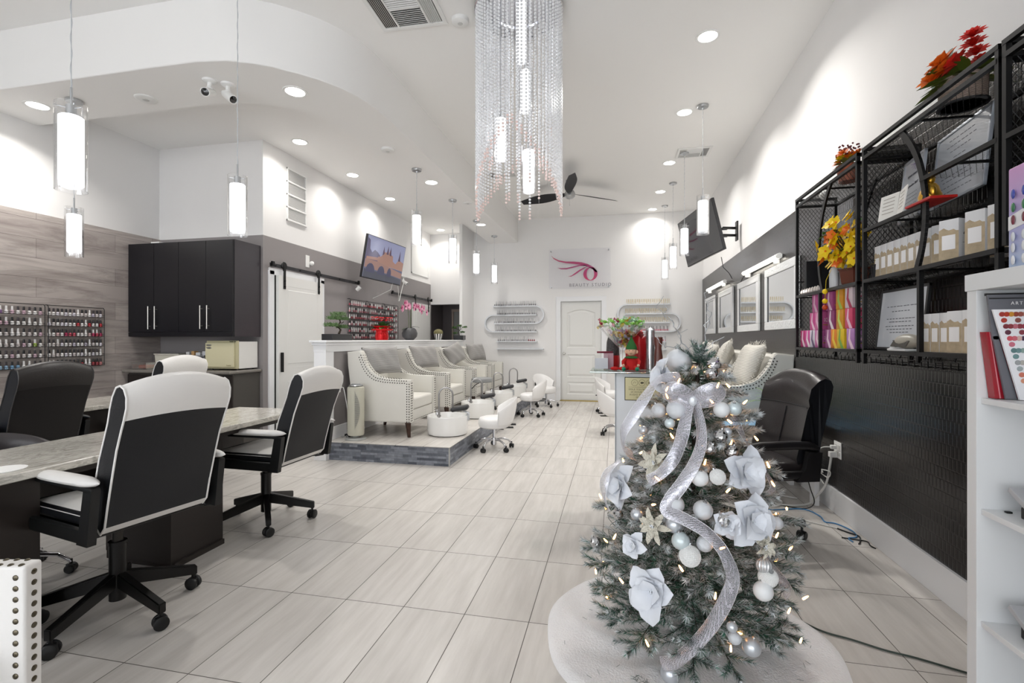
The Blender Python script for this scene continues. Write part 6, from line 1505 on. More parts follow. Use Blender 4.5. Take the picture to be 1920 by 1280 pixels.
# ================================================================== RECEPTION DESK
t = T('reception_desk', 'white reception counter with gold notice behind the christmas tree', 'reception desk', (.31,3.62,0))
DW = mat('desk_white', '#e6ebf0', .4)
b = B(); b.box(0,.62,3.46,3.80,0,1.065,.003); P('body', b, DW, t, world=True)
b = B(); b.box(.005,.615,3.452,3.461,.03,.035); b.box(.003,.008,3.455,3.461,.0,1.06); P('groove', b, mat('groove_grey','#8d9499',.5), t, world=True)
b = B(); b.box(-.17,.66,3.34,3.82,1.068,1.08,.002); P('glass_top', b, glassy('desk_glass', color='#dfeee8', thin=.75), t, world=True)
b = B()
for x in (.05,.57):
    for y in (3.5,3.76): b.cyl((x,y,1.063), (x,y,1.07), .015, n=12)
P('standoff', b, CHROME, t, world=True)
t = T('notice_sign', 'gold framed surveillance notice plate with three round icons on the desk front', 'sign', (.185,3.458,.955))
b = B(); b.box(-.118,.118,-.004,0,-.082,.082,.003); P('frame', b, mat('notice_frame','#3d3c33',.4,.5), t)
b = B(); b.box(-.113,.113,-.006,-.003,-.077,.077,.002); P('plate', b, mat('notice_gold','#c9c49c',.35,.3), t)
NI = mat('notice_ink','#4c4a38',.6)
b = B(); b.box(-.092,.092,-.0068,-.0058,.012,.0135)
for i, x in enumerate((-.05,.0,.05)):
    b.tube([(x+.0215*cos(a), -.0064, .043+.0215*sin(a)) for a in [2*pi*k/24 for k in range(24)]], .0009, 4, True)
b.tube([(-.060,-.0064,.037),(-.052,-.0064,.052),(-.045,-.0064,.04),(-.04,-.0064,.05)], .001, 4)
b.ob((-.001,-.0064,.043), (.018,.001,.011)); b.ob((.010,-.0064,.043), (.006,.001,.007)); b.ob((-.001,-.0064,.036), (.003,.001,.006))
b.tube([(.043,-.0064,.036),(.043,-.0064,.05),(.049,-.0064,.05),(.049,-.0064,.036)], .0016, 4); b.tube([(.054,-.0064,.05),(.054,-.0064,.042),(.059,-.0064,.036)], .0016, 4)
P('icons', b, NI, t, smooth=0)
for i, tx in enumerate(('SMILE YOU\'RE UNDER', '24 HOUR VIDEO &', 'AUDIO RECORDING', 'SECURITY')):
    P('lettering', text_mesh(tx, .0165, NI, space=1.15), None, t, loc=(0,-.0066,-.004-.0185*i), rot=(pi/2,0,0))
# candy glass
GX, GY, GZ = .045, 3.56, 1.08
t = T('giant_martini_glass', 'giant martini glass full of wrapped candy on the reception desk', 'candy bowl', (GX,GY,GZ))
b = B(); b.lathe([(0,0),(.085,0),(.085,.004),(.02,.012),(.011,.03),(.010,.145),(.02,.16),(.172,.318),(.170,.321),(.017,.168),(0,.16)], n=44); P('glass', b, CLEAR, t)
CC = ['#7fbf4a','#b03050','#d8c14a','#8a6aa8','#e8e8e6','#c84a38','#5a3038','#9fc9a8','#b9a3c9','#d9a33a']
cm = []
for c in CC:
    b = B(); b.sph((0,0,0), .015, 10, 7, (1.3,.9,.8))
    for s_ in (-1,1):
        for k in range(6):
            a = 2*pi*k/6; b.face([(s_*.017,0,0),(s_*.034,.012*cos(a),.012*sin(a)),(s_*.034,.012*cos(a+.8),.012*sin(a+.8))])
    cm.append(b.done('wrapped_candy', mat('wrap'+c, c, .3, coat=.7), .8))
NAMES = ['green','crimson','yellow','purple','white','orange-red','dark brown','pale green','lilac','golden']
for i in range(78):
    if i < 46:
        zz = .19+.11*rr.random(); rm = (zz-.16)*1.0*.95*.9; r_ = rm*math.sqrt(rr.random())
    else: zz = .315+.035*rr.random(); r_ = .15*math.sqrt(rr.random()); zz += .02*(1-r_/.15)
    a = rr.uniform(0,2*pi); j = rr.randrange(len(CC)) if i < 46 else rr.choice([0,0,1,2,7,5,6,9,0])
    o = put(cm[j], 'wrapped_candy', NAMES[j]+' wrapped candy heaped in the giant martini glass', 'candy', 'candies in the martini glass', (GX+r_*cos(a), GY+r_*sin(a), GZ+zz)); o.rotation_euler = (rr.uniform(-1,1), rr.uniform(-1,1), rr.uniform(0,6))
# red bow and gift bag behind
RSAT = mat('red_satin', '#c4161c', .35, sheen=.4, bump=.4, bscale=20)
t = T('red_gift_bag', 'red satin gift bag with crumpled top behind the martini glass', 'gift bag', (.175,3.68,1.08))
b = B(); b.grid(lambda u, v: Vector(((.075+.02*sin(v*3)+.012*sin(5*2*pi*u)*v)*cos(2*pi*u), (.05+.01*sin(7*2*pi*u))*sin(2*pi*u), .24*v+.015*sin(6*2*pi*u)*v)), 40, 12, True); P('bag', b, RSAT, t, smooth=3)
b = B()
for k in range(9): petal(b, (0,0,.2), rdir(rr,.1,.9), (0,0,1), .10, .06, .3)
P('ruffle', b, RSAT, t, smooth=3)
t = T('patterned_pouch', 'dark patterned pouch with red base left behind the martini glass', 'pouch', (-.015,3.70,1.08))
b = B(); b.lathe([(0,0),(.05,0),(.055,.06),(.05,.10),(0,.10)], n=20); P('red_base', b, RSAT, t)
b = B(); b.lathe([(.05,.10),(.045,.2),(.03,.26),(0,.27)], n=20); P('dark_top', b, mat('dark_sequin','#4c4a4a',.35,.4,bump=.8,bscale=120), t)
# plush elf
t = T('elf_doll', 'small plush elf doll with green hat and red clothes sitting on the desk', 'doll', (.115,3.50,1.082), -.1)
SKIN = mat('doll_skin','#e8b89b',.7); ELR = mat('felt_red','#c2201f',.85,bump=.2,bscale=150); ELG = mat('felt_green','#2f6b33',.85,bump=.2,bscale=150)
b = B(); b.lathe([(0,0),(.045,.002),(.05,.02),(.044,.06),(.03,.09),(.02,.1),(0,.1)], n=20, sy=.8); b.sph((0,0,.125), .0, 4, 4) if False else None
for s_ in (-1,1): b.tube([(s_*.02,-.01,.02),(s_*.035,-.05,.018),(s_*.042,-.085,.012)], lambda k: .017-.002*k, 10); b.tube([(s_*.03,0,.085),(s_*.055,-.02,.06),(s_*.05,-.045,.04)], lambda k: .014-.001*k, 10)
P('clothes', b, ELR, t)
b = B(); b.sph((0,-.004,.135), .036, 20, 14, (1,.92,.95))
for s_ in (-1,1): b.sph((s_*.037,-.002,.13), .010, 8, 6, (1,.5,1.3)); b.sph((s_*.05,-.05,.036), .010, 8, 6)
b.sph((0,-.038,.13), .0045, 8, 6); P('head', b, SKIN, t)
b = B()
for s_ in (-1,1): b.sph((s_*.012,-.0345,.139), .003, 8, 6)
b.tube([(-.01,-.0365,.121),(0,-.0385,.1175),(.01,-.0365,.121)], .001, 4); P('face', b, BPL, t)
b = B(); b.lathe([(.037,.0),(.038,.012),(.03,.035),(.016,.06),(.006,.082),(0,.09)], (0,0,.147), 20); b.sph((.0,.0,.24), .008, 8, 6); P('hat', b, ELG, t)
b = B(); b.lathe([(.03,0),(.05,-.012),(.045,-.016),(.025,-.004)], (0,0,.1), 10); P('collar', b, ELG, t)
b = B()
for s_ in (-1,1): b.sph((s_*.045,-.095,.014), .018, 12, 8, (.8,1.3,.8))
P('shoes', b, mat('felt_teal','#1f8a6a',.8), t)
for i, (x, c, n_) in enumerate(((.0,'#b81c22','red'),(.055,'#b81c22','red'))):
    b = B(); b.sph((0,0,.014), .022, 16, 8, (1.4,.9,.62)); ONE('red_plush_shoe', b, ELR, ['left red plush foot lying at the desk front edge','right red plush foot lying at the desk front edge'][i], 'plush', 'red plush feet', loc=(x,3.44,1.082))
# vases and sign holder
def vase(loc, r, h, label, m_, name='tall_vase'):
    b = B(); b.lathe([(0,0),(r,0),(r,h),(r-.003,h),(r-.003,.006),(0,.006)], n=28); return ONE(name, b, m_, label, 'vase', None, loc=loc)
vase((.25,3.60,1.08), .032, .30, 'tall clear cylinder vase right of the elf doll', glassy('vase_glass',thin=.8))
b = B(); b.lathe([(0,0),(.024,0),(.026,.24),(.03,.28),(0,.3)], n=20); ONE('silver_glitter_tube', b, GLI, 'silver glitter filling inside the tall clear vase', 'glitter', None, loc=(.25,3.60,1.088))
b = B(); b.lathe([(0,0),(.026,0),(.03,.1),(.022,.16),(.03,.21),(.03,.235),(0,.235)], n=24, sx=1, sy=.8); ONE('wooden_ornament', b, mat('mahogany_ornament','#6e4038',.3,var=.3,vscale=25), 'reddish brown carved ornament at right of the tall vase', 'ornament', None, loc=(.30,3.53,1.08))
t = T('business_card_holder', 'clear acrylic holder with papers at the left end of the desk glass', 'card holder', (-.09,3.50,1.08), .15)
b = B(); b.prism([(0,0),(.06,0),(.075,.11),(.07,.11),(.055,.006),(0,.006)], -.05, .05, 'x'); b.bm.transform(Matrix.Rotation(0,4,'Z')); P('holder', b, CLEAR, t)
b = B(); b.box(-.045,.045,.02,.045,.008,.085); P('papers', b, mat('card_stock','#d6d9de',.5), t)
b = B(); b.tube([(-.06,0,0),(.03,0,.0),(.055,0,0)], .007, 8); ONE('maroon_stapler', b, mat('maroon_metal','#7a2a3d',.35,.3), 'maroon pen-like gadget resting on the acrylic holder', 'stapler', None, loc=(-.07,3.62,1.205), rot=(0,0,.1))
b = B(); b.box(-.035,.035,-.03,.03,0,.117); ONE('small_pink_box', b, mat('pink_box','#b78c96',.5), 'small pinkish box behind the glass stem under the maroon gadget', 'box', None, loc=(-.045,3.62,1.081))
# ================================================================== BOTTLE RACKS AND WALL DISPLAYS
WIRE = mat('black_wire_rack','#17161a',.4,.4)
def bottle_mesh(c, cap, name='polish_bottle', r=.0145, hb=.034, hc=.036):
    b = B(); b.m(0).lathe([(0,0),(r,0),(r,hb*.7),(r*.6,hb),(0,hb)], n=10); b.m(1).lathe([(r*.62,hb),(r*.64,hb+.002),(r*.52,hb+hc),(0,hb+hc)], n=8)
    return b.done(name, [mat('pol'+c, c, .15, coat=.8), mat('cap'+cap, cap, .3)], .8)
def wall_rack(label, x, ya, yb, z0, z1, rows_n, per, colf, capf, grp, places, face=1, depth=.045):
    """rack on a wall of constant x, facing +x"""
    t = T('polish_rack', label, 'rack', (x,(ya+yb)/2,z0), 0, grp)
    b = B(); 
    for y in (ya, yb): b.tube([(x+.004,y,z0),(x+depth,y,z0),(x+depth,y,z1-.02),(x+depth*.7,y,z1),(x+.004,y,z1)], .0035, 6)
    b.tube([(x+.004,ya,z1),(x+.004,yb,z1)], .0035, 6); P('side_frame', b, WIRE, t, world=True)
    p = (z1-z0)/rows_n
    for r_ in range(rows_n):
        z = z0+p*r_
        b = B(); b.box(x+.002, x+depth, ya, yb, z, z+.003)
        for dz_ in (.0, .022): b.tube([(x+depth,ya,z+dz_),(x+depth,yb,z+dz_)], .0018, 5)
        n_ = int((yb-ya)/.045)
        b.tube([(x+depth, ya+(yb-ya)*k/(n_*2), z+(.003 if k % 2 else .02)) for k in range(n_*2+1)], .0012, 4)
        P('shelf', b, WIRE, t, world=True)
        for k in range(per):
            y = ya+.022+(yb-ya-.044)*k/(per-1); c = colf(r_, k); cp = capf(r_, k)
            key = 'b'+c+cp
            if key not in MATS: MATS[key] = bottle_mesh(c, cp)
            put(MATS[key], 'polish_bottle', 'small nail polish bottle on the %s row of the %s' % (places[0][rows_n-1-r_], places[1]), 'nail polish bottle', 'polish bottles on the %s' % places[1], (x+depth*.5, y, z+.004))
    return t
rb = random.Random(31)
ORD = ['top','second','third','fourth','fifth','bottom']
WHT, CLRP = '#e6e3e1', '#cfc6c4'
def colA(r_, k):
    if r_ == 4 and k > 6: return rb.choice(['#b01f2c','#c23038',WHT,WHT])
    if r_ == 3: return rb.choice(['#b5305c','#c2465a',WHT,WHT,'#d9b3b3'])
    if r_ == 0 and k > 5: return rb.choice(['#a82a36','#d98a8a',WHT])
    return rb.choice([WHT,WHT,CLRP,'#d8d3dc','#bfb8c6'])
def colB(r_, k):
    if r_ == 0: return rb.choice(['#6f9cc0','#8fb0c8',WHT])
    return rb.choice([WHT,WHT,CLRP,'#c9a9b6','#b03040' if r_ in (3,4) else WHT,'#8a6a96' if r_ == 5 else WHT,'#8aa23a' if r_ == 2 else WHT])
def capAB(r_, k): return rb.choice(['#211f22','#211f22','#3a3236','#e9e6e4'])
wall_rack('black wire polish rack on the grey wood wall, right one of two', -5.505, 3.67, 4.20, 1.02, 1.64, 6, 14, colA, capAB, 'wire polish racks on the wood wall', (ORD,'right wood wall rack'))
wall_rack('black wire polish rack on the grey wood wall, left one of two', -5.505, 3.10, 3.64, 1.02, 1.64, 6, 12, colB, capAB, 'wire polish racks on the wood wall', (ORD,'left wood wall rack'))
RC = mat('deep_red_shelf','#5a1f24',.4)
def colC(r_, k): return rb.choice([WHT,WHT,'#e2c7ca','#cf8f98','#b5444e','#8f2f38' if r_ < 3 else '#d9a0a6','#a34a58'] + (['#4b4f78','#3f5f78'] if k > 22 and r_ < 3 else []))
def capC(r_, k): return rb.choice(['#efedec','#efedec','#e3d5d5','#332f33'])
wall_rack('black framed polish rack on the grey hall wall behind the poinsettia, left bay', -4.045, 6.72, 7.26, 1.31, 1.93, 6, 9, colC, capC, 'polish racks on the hall wall', (ORD,'left hall rack bay'), depth=.06)
wall_rack('black framed polish rack on the grey hall wall, middle bay', -4.045, 7.29, 7.83, 1.31, 1.93, 6, 9, colC, capC, 'polish racks on the hall wall', (ORD,'middle hall rack bay'), depth=.06)
wall_rack('black framed polish rack on the grey hall wall behind the orchid, right bay', -4.045, 7.86, 8.38, 1.31, 1.93, 6, 7, colC, capC, 'polish racks on the hall wall', (ORD,'right hall rack bay'), depth=.06)

# S-shaped white displays on the back wall
SH = mat('white_shelf_edge','#dcdfe3',.35)
def s_display(label, x0, x1, mirror, cols, which):
    t = T('display_shelf', label, 'wall shelf', ((x0+x1)/2,10.17,1.09), 0, 'curved white display shelves on the back wall')
    zs = [2.01, 1.82, 1.64, 1.46]; d = .10; th = .028; yb = 10.165
    fx = (lambda x: x) if not mirror else (lambda x: x0+x1-x)
    def strip(pts):
        b = B(); N = len(pts); secs = []
        for i, (x, z) in enumerate(pts):
            a, c = pts[max(i-1,0)], pts[min(i+1,N-1)]; tx, tz = c[0]-a[0], c[1]-a[1]; L = math.hypot(tx, tz); nx, nz = -tz/L*th/2, tx/L*th/2
            secs.append([b.bm.verts.new(p) for p in ((fx(x+nx),yb-d,z+nz),(fx(x-nx),yb-d,z-nz),(fx(x-nx),yb,z-nz),(fx(x+nx),yb,z+nz))])
        for A, C in zip(secs, secs[1:]): b.join(A, C)
        b.cap(secs[0][::-1]); b.cap(secs[-1]); return b
    arc = lambda cx, cz, r_, a0, a1: [(cx+r_*cos(a0+(a1-a0)*k/16), cz+r_*sin(a0+(a1-a0)*k/16)) for k in range(17)]
    r1 = (zs[0]-zs[2])/2; r2 = (zs[1]-zs[3])/2
    P('curved_shelf', strip([(x0+.02,zs[0])]+arc(x1-r1*.35, (zs[0]+zs[2])/2, r1, pi/2, -pi/2)+[(x0+.04,zs[2])]), SH, t, world=True)
    P('curved_shelf', strip([(x1-.03,zs[1])]+arc(x0+.02, (zs[1]+zs[3])/2, r2, pi/2, 3*pi/2)+[(x1-.02,zs[3])]), SH, t, world=True)
    for z, a, c in ((1.254,x0+.10,x1-.02),(1.095,x0+.10,x1+.12)):
        b = B(); xa, xb = sorted((fx(a), fx(c))); b.box(xa,xb,yb-d,yb,z-.014,z+.010,.003); b.box(xa+.03,xb-.05,yb-d*.3,yb-d*.2,z+.02,z+.026) if z < 1.2 else None
        for k in range(3): b.cyl((xa+.04+(xb-xa-.08)*k/2,yb-.05,z-.04), (xa+.04+(xb-xa-.08)*k/2,yb-.05,z-.012), .006, n=6)
        P('straight_shelf', b, SH, t, world=True)
    rows_ = [(zs[0]+th/2, x0+.05, x1-.06, 24, 0),(zs[1]+th/2, x0+.11, x1-.04, 24, 1),(zs[2]+th/2, x0+.05, x1-.08, 24, 2),(zs[3]+th/2, x0+.08, x1-.05, 24, 3),(1.265, x0+.13, x1-.22, 16, 4)]
    for z, a, c, n_, ri in rows_:
        for k in range(n_):
            x = fx(a+(c-a)*k/(n_-1)); bc, cc = cols(ri, k); key = 'tb'+bc+cc
            if key not in MATS: MATS[key] = bottle_mesh(bc, cc, 'gel_bottle', .0115, .036, .062)
            put(MATS[key], 'gel_bottle', 'slim tall-capped gel polish bottle on the %s row of the %s' % (ORD[ri], which), 'nail polish bottle', 'gel bottles on the %s' % which, (x, yb-.05, z))
    return t
s_display('curved white S-shaped display shelf of gel bottles left of the white door', -2.60, -1.60, False, lambda r_, k: (rb.choice(['#8f8f93','#77787c','#a9a9ac']), rb.choice(['#eceaea','#dcdcdc','#c9c9cb'])), 'left back wall display')
s_display('curved white S-shaped display shelf of gold-capped bottles right of the white door', .18, 1.12, True, lambda r_, k: (rb.choice(['#efeae0','#e3dccb'] if r_ < 3 else ['#d97f93','#c25a72']), rb.choice(['#d9c9a0','#cdb888'] if r_ < 3 else ['#e9e6e6','#8d8d90'])), 'right back wall display')
for i in range(4):
    b = B(); b.lathe([(0,0),(.013,0),(.014,.02),(.006,.028),(.006,.04),(0,.04)], n=8); ONE('red_polish_pot', b, mat('dusky_red','#96404a',.3), 'short dusky red pot at the right end of the fifth row, left back wall display', 'pot', 'red pots on the left display', loc=(-1.80+.04*i,10.115,1.266))

# ---- acrylic logo panel
t = T('logo_sign', 'clear acrylic wall sign with pink wing emblem above the white back door', 'sign', (-.727,10.12,2.78))
b = B(); b.box(-.64,.64,-.004,.004,-.42,.42,.002); P('panel', b, glassy('sign_acrylic', color='#fdfdfe', thin=.985, edge=.08), t)
b = B()
for x in (-.6,.6):
    for z in (-.38,.38): b.cyl((x,-.012,z), (x,.05,z), .014, n=12)
P('standoff', b, BRUSH, t)
LP = bpy.data.materials.new('logo_pink_red'); LP.use_nodes = True; nt = LP.node_tree; pb = nt.nodes['Principled BSDF']; pb.inputs['Roughness'].default_value = .35
tc = nt.nodes.new('ShaderNodeTexCoord'); sx_ = nt.nodes.new('ShaderNodeSeparateXYZ'); mr = nt.nodes.new('ShaderNodeMapRange'); crp = nt.nodes.new('ShaderNodeValToRGB')
mr.inputs[1].default_value = -.3; mr.inputs[2].default_value = .35; nt.links.new(tc.outputs['Object'], sx_.inputs[0]); nt.links.new(sx_.outputs['Z'], mr.inputs[0]); nt.links.new(mr.outputs[0], crp.inputs[0]); nt.links.new(crp.outputs[0], pb.inputs['Base Color'])
crp.color_ramp.elements[0].color = lin('#c73a6a'); crp.color_ramp.elements[1].color = lin('#cf5a6c'); x = crp.color_ramp.elements.new(.5); x.color = lin('#a83a72')
wing_logo(t, (-.11,-.008,.02), .97, LP, 'y')
P('lettering', text_mesh('BEAUTY STUDIO', .092, mat('logo_grey','#858289',.5,.0), space=1.32, depth=.002), None, t, loc=(.225,-.009,-.347), rot=(pi/2,0,0))

# ---- hall wall: sliding doors, rails, grilles, outlets, camera
def barn_door(label, idx, ya, yb, zt):
    t = T('sliding_door', label, 'door', (-4.0,(ya+yb)/2,.02), 0, 'white sliding doors on the hall wall')
    b = B(); b.box(-4.025,-3.985,ya,yb,.02,zt,.002); P('door_leaf', b, DOORW, t, world=True)
    for z0, z1_ in ((.95,zt-.12),(.2,.82)):
        b = B()
        def loop(off, xx): return [b.bm.verts.new(p) for p in ((xx,ya+.12+off,z0+off),(xx,yb-.12-off,z0+off),(xx,yb-.12-off,z1_-off),(xx,ya+.12+off,z1_-off))]
        L = [loop(0,-3.984), loop(.012,-3.991), loop(.03,-3.991), loop(.05,-3.982)]
        for p, q in zip(L, L[1:]): b.join(p, q)
        b.cap(L[-1]); P('panel', b, DOORW, t, world=True, smooth=.2)
    for y in (ya+.1, yb-.1):
        b = B(); b.box(-3.984,-3.976,y-.02,y+.02,zt-.16,zt+.07,.002)
        b.lathe([(0,-.008),(.045,-.008),(.05,0),(.045,.008),(0,.008)], (0,0,0), 20, Matrix.Translation((-3.988,y,zt+.125)) @ Matrix.Rotation(pi/2,4,'Y'))
        for z in (zt-.13, zt-.06): b.cyl((-3.98,y,z), (-3.966,y,z), .009, n=8)
        b.box(-3.99,-3.975,y-.02,y+.02,zt+.06,zt+.13); P('roller_hanger', b, BLK, t, world=True)
    b = B(); b.box(-3.985,-3.95,ya+.03,ya+.05,.9,1.14,.004); P('pull_handle', b, BLK, t, world=True); return t
barn_door('white panelled sliding door on black rail nearest the wall cabinet', 0, 5.10, 6.0, 2.08)
barn_door('white panelled sliding door farther along the hall behind the orchid', 1, 9.08, 9.98, 2.05)
for lb, ya, yb, z in (('black sliding door rail above the nearer white sliding door',4.96,6.98,2.19),('black sliding door rail above the farther white sliding door',8.12,10.08,2.155)):
    t = T('door_rail', lb, 'rail', (-4.0,(ya+yb)/2,z), 0, 'sliding door rails')
    b = B(); b.box(-4.0,-3.992,ya,yb,z-.022,z+.022,.001); P('rail_bar', b, mat('rail_grey_black','#3b3a3d',.4,.5), t, world=True)
    n_ = 5
    for k in range(n_): b = B(); b.cyl((-4.05,ya+.1+(yb-ya-.2)*k/(n_-1),z), (-3.985,ya+.1+(yb-ya-.2)*k/(n_-1),z), .011, n=10); P('rail_bolt', b, BLK, t, world=True)
    for y in (ya+.03, yb-.03): b = B(); b.box(-3.992,-3.965,y-.02,y+.02,z-.02,z+.04,.004); P('stop_bracket', b, BLK, t, world=True)
b = B(); b.box(-4.05,-4.028,4.99,5.08,0,2.13,.003); b.box(-4.05,-4.028,6.02,6.10,0,2.13,.003); b.box(-4.05,-4.028,5.0,6.1,2.08,2.16,.003); S('trim_2', b, TRIM)
b = B(); b.box(-4.049,-4.03,5.08,5.12,0,2.08); S('door_gap_strip', b, mat('door_gap_shade','#2a292a',.8))  # dark strip, shade of the gap beside the door put in as colour
t = T('return_air_grille', 'white four-section air return grille high on the hall wall', 'air grille', (-4.045,5.51,2.80))
b = B(); ya, yb, z0, z1_ = 5.32, 5.71, 2.80, 3.47
b.box(-4.05,-4.03,ya,ya+.02,z0,z1_,.002); b.box(-4.05,-4.03,yb-.02,yb,z0,z1_,.002)
for k in range(5): z = z0+(z1_-z0-.02)*k/4; b.box(-4.05,-4.026,ya,yb,z,z+.02,.002)
P('frame', b, RIMW, t, world=True)
for k in range(4):
    b = B(); za = z0+(z1_-z0-.02)*k/4+.02
    for j in range(9): b.ob((-4.042,(ya+yb)/2,za+.008+.0155*j), (.012,yb-ya-.04,.0015), (0,.7,0))
    P('louvre_section', b, RIMW, t, world=True)
t = T('access_panel', 'white flush access panel high on the hall wall above the farther sliding door', 'access panel', (-4.045,9.57,2.65))
b = B()
for a in ((9.12,9.14,2.65,3.33),(9.98,10.0,2.65,3.33)): b.box(-4.048,-4.033,a[0],a[1],a[2],a[3],.002)
for a in ((9.12,10.0,2.65,2.68),(9.12,10.0,3.31,3.33)): b.box(-4.048,-4.033,*a,.002)
b.box(-4.048,-4.041,9.14,9.98,2.68,3.31); P('panel', b, RIMW, t, world=True)
b = B(); b.box(-4.048,-4.04,5.70,5.78,2.27,2.43,.003); b.sph((-4.02,5.80,2.33), .03, 12, 8)
ONE('motion_sensor', b, RIMW, 'white motion sensor plate above the nearer sliding door rail', 'sensor')
make_camera((-4.04,8.72,2.52), (.8,.1,-.45), 'white dome-shouldered security camera on the hall wall right of the television', None)
t = T('spot_camera', 'small white spot fitting under the end of the nearer sliding door rail', 'camera', (-3.98,6.93,2.12))
b = B(); b.cyl((0,0,.03), (0,0,0), .012, n=10); b.cyl((-.02,-.01,-.04), (.035,.0,.01), .028, .03, 16); P('body', b, RIMW, t)
b = B(); b.tube([(-3.62,7.40,2.24),(-3.66,7.42,2.13),(-3.9,7.5,2.05),(-4.03,7.5,2.0)], .006, 6); o = P('power_wire', b, RIMW, tv); o.matrix_parent_inverse = M.inverted()
b = B(); b.tube([(-3.62,7.6,2.23),(-3.7,7.8,2.10),(-3.85,8.1,2.0),(-3.95,8.35,2.02),(-3.98,8.5,2.2),(-4.0,8.68,2.45)], .006, 6); o = P('signal_wire', b, RIMW, tv); o.matrix_parent_inverse = M.inverted()

# ---- plants on the half wall
CZ_ = 1.29
def pads(b, c, r, n, L=.05, w=.004, rr=rb):
    for i in range(n):
        a = rr.uniform(0,2*pi); q = math.sqrt(rr.random())*r; p = Vector(c)+Vector((q*cos(a)*1.0, q*sin(a)*1.3, rr.uniform(-.012,.02)))
        d = rdir(rr,-.1,1); tip = p+d*L*rr.uniform(.4,.8); s_ = d.orthogonal().normalized()*w
        b.bm.faces.new([b.bm.verts.new(p-s_), b.bm.verts.new(p+s_), b.bm.verts.new(tip)])
t = T('bonsai_tree', 'artificial bonsai with layered green pads in a black tray on the half wall', 'bonsai', (-3.09,4.93,CZ_))
b = B(); b.box(-.07,.07,-.2,.2,0,.07,.004); P('tray', b, mat('black_ceramic','#1d1e21',.3,coat=.4), t)
b = B(); b.tube([(0,.03,.07),(.01,.05,.12),(-.01,.02,.16),(.0,.06,.21),(.01,.02,.26)], lambda k: .014-.002*k, 8); b.tube([(-.005,.03,.15),(.0,-.04,.165),(0,-.1,.155)], .005, 6); b.tube([(0,.05,.2),(0,.1,.2),(0,.13,.215)], .005, 6); P('trunk', b, mat('bonsai_bark','#3f352c',.8), t)
BON = mat('bonsai_green','#5c7a4a',.6,var=.35,vscale=50)
for c, r_ in (((0,-.12,.165),.07),((0,.10,.15),.06),((0,-.07,.245),.075),((.0,.10,.245),.07),((0,.02,.29),.085)):
    b = B(); pads(b, c, r_, 420, .045, .003); P('foliage_pad', b, BON, t, smooth=0)
t = T('poinsettia_plant', 'red poinsettia in a shiny red foil pot on the half wall', 'plant', (-3.09,6.0,CZ_))
FOIL = mat('red_foil','#d0141a',.22,.4,bump=.7,bscale=40); b = B(); b.lathe([(0,0),(.09,0),(.1,.04),(.085,.15),(.12,.17),(.13,.19),(.08,.165),(0,.15)], n=26, sx=.9); b.lathe([(.10,.14),(.14,.13),(.15,.15)], n=14); P('pot', b, FOIL, t)
b = B()
for i in range(40): leaf(b, (rb.uniform(-.03,.03),rb.uniform(-.05,.05),.17), rdir(rb,.0,.7), rb.uniform(.12,.19), .06, .25)
P('leaves', b, mat('poinsettia_leaf','#4d7a3c',.5,var=.3,vscale=30), t, smooth=0)
b = B()
for i in range(14):
    a = rb.uniform(0,2*pi); c = Vector((.06*cos(a), .17*sin(a)*rb.uniform(.2,1), .25+.06*rb.random()))
    for k in range(7): aa = 2*pi*k/7; leaf(b, c, (cos(aa), sin(aa), .15), .085, .04, .25)
P('bracts', b, mat('bract_red','#cf1a20',.5), t, smooth=0)
t = T('orchid_plant', 'pink orchid in a round dark bowl on the half wall', 'orchid', (-3.09,6.9,CZ_))
b = B(); b.lathe([(0,0),(.06,0),(.11,.05),(.12,.1),(.10,.16),(.07,.185),(.06,.18),(0,.17)], n=28); P('bowl', b, mat('charcoal_bowl','#4b4b4d',.35,var=.2,vscale=20), t)
b = B()
for i in range(7): leaf(b, (0,0,.17), (cos(i*2.1)*.5, sin(i*2.1), .35), .2, .045, .5)
P('leaves', b, mat('orchid_leaf','#35452f',.45), t, smooth=0)
b = B(); st = []
for sg, L in ((-1,.30),(1,.45)):
    pts = [(0,sg*.03,.17),(0,sg*.04,.35),(0,sg*.06,.48),(.02,sg*.16,.54),(.03,sg*.30,.52),(.03,sg*(.30+L*.4),.46)]; b.tube(pts, .004, 6); st.append(pts)
P('stems', b, mat('orchid_stem','#5c6a45',.6), t)
ORP = mat('orchid_pink','#e7a3bf',.5,var=.2,vscale=40); OCM = mat('orchid_throat','#b3376f',.5)
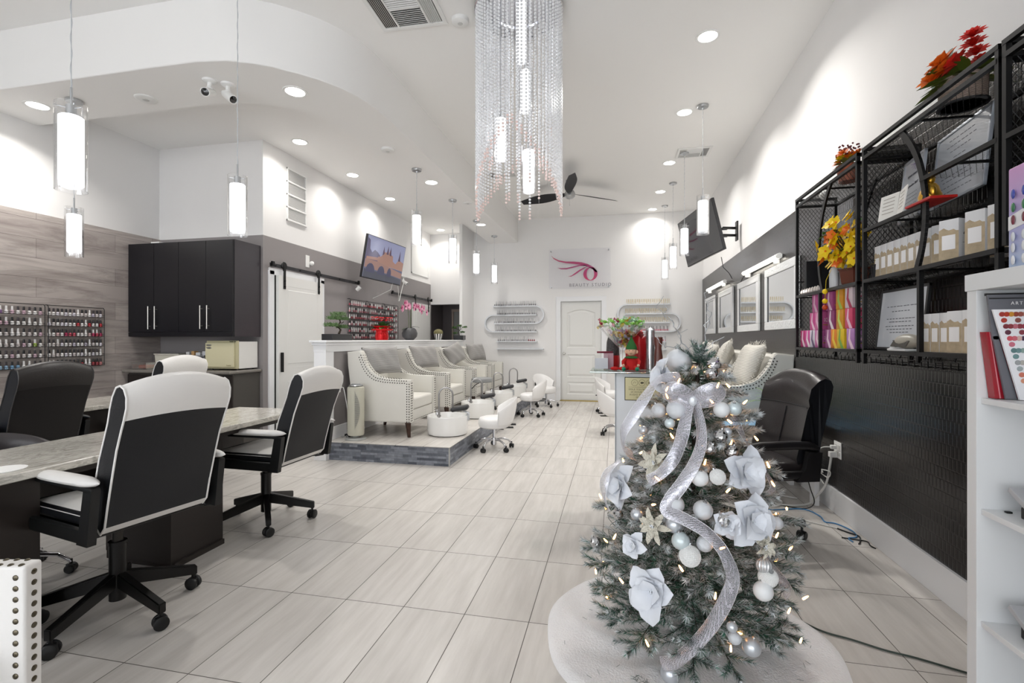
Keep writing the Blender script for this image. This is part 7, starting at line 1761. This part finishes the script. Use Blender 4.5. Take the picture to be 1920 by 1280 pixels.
for pts in st:
    for k in range(9):
        u = 2.3+2.6*k/8; i = min(4,int(u)); f = u-i; c = Vector(pts[i]).lerp(Vector(pts[min(5,i+1)]), f)+Vector((rb.uniform(0,.04), rb.uniform(-.03,.03), rb.uniform(-.05,.03)))
        b = B()
        for j in range(5):
            a = 2*pi*j/5+rb.random(); leaf(b, c, (.35, cos(a), sin(a)), .058, .055, .05, (1,0,0))
        b.m(1).sph(c+Vector((.012,0,0)), .011, 8, 6); P('flower', b, [ORP, OCM], t, smooth=0)
t = T('striped_planter', 'black and white striped pot with moss seen on the half wall before the corridor', 'planter', (-3.09,8.13,CZ_))
b = B(); n_ = 20
for k in range(n_):
    a0, a1 = 2*pi*k/n_, 2*pi*(k+1)/n_; b.m(k % 2)
    for (r0, z0), (r1_, z1_) in (((.05,0),(.085,.13)),): b.face([(r0*cos(a0),r0*sin(a0),z0),(r0*cos(a1),r0*sin(a1),z0),(r1_*cos(a1),r1_*sin(a1),z1_),(r1_*cos(a0),r1_*sin(a0),z1_)])
b.m(0).lathe([(0,.0),(.05,0)], n=20); P('pot', b, [mat('pot_white','#e3e1dd',.4), BPL], t, smooth=0)
b = B(); b.sph((0,0,.13), .085, 20, 12, (1,1,.75)); P('moss_ball', b, mat('olive_moss','#777150',.95,bump=1,bscale=80), t)
t = T('leafy_bonsai', 'small cloud-pruned green plant in a black cube pot at the far end of half wall', 'plant', (-3.06,9.24,CZ_))
b = B(); b.box(-.1,.1,-.09,.09,0,.09,.004); P('pot', b, mat('black_ceramic','#1d1e21',.3,coat=.4), t)
b = B(); b.tube([(0,0,.09),(-.03,.02,.16),(.03,-.01,.22),(.0,.03,.28)], .007, 6); b.tube([(0,0,.14),(.08,.0,.17)], .005, 6); b.tube([(0,0,.2),(-.09,.0,.23)], .005, 6); P('trunk', b, mat('bonsai_bark','#3f352c',.8), t)
for c in ((-.09,0,.13),(.06,0,.15),(-.11,0,.24),(.11,.0,.25),(0,.0,.28)):
    b = B()
    for i in range(60): leaf(b, Vector(c)+Vector((rb.uniform(-.035,.035),rb.uniform(-.04,.04),rb.uniform(-.01,.015))), rdir(rb,-.1,1), .035, .02)
    P('foliage_pad', b, mat('leaf_mid_green','#557a3f',.55,var=.3,vscale=50), t, smooth=0)
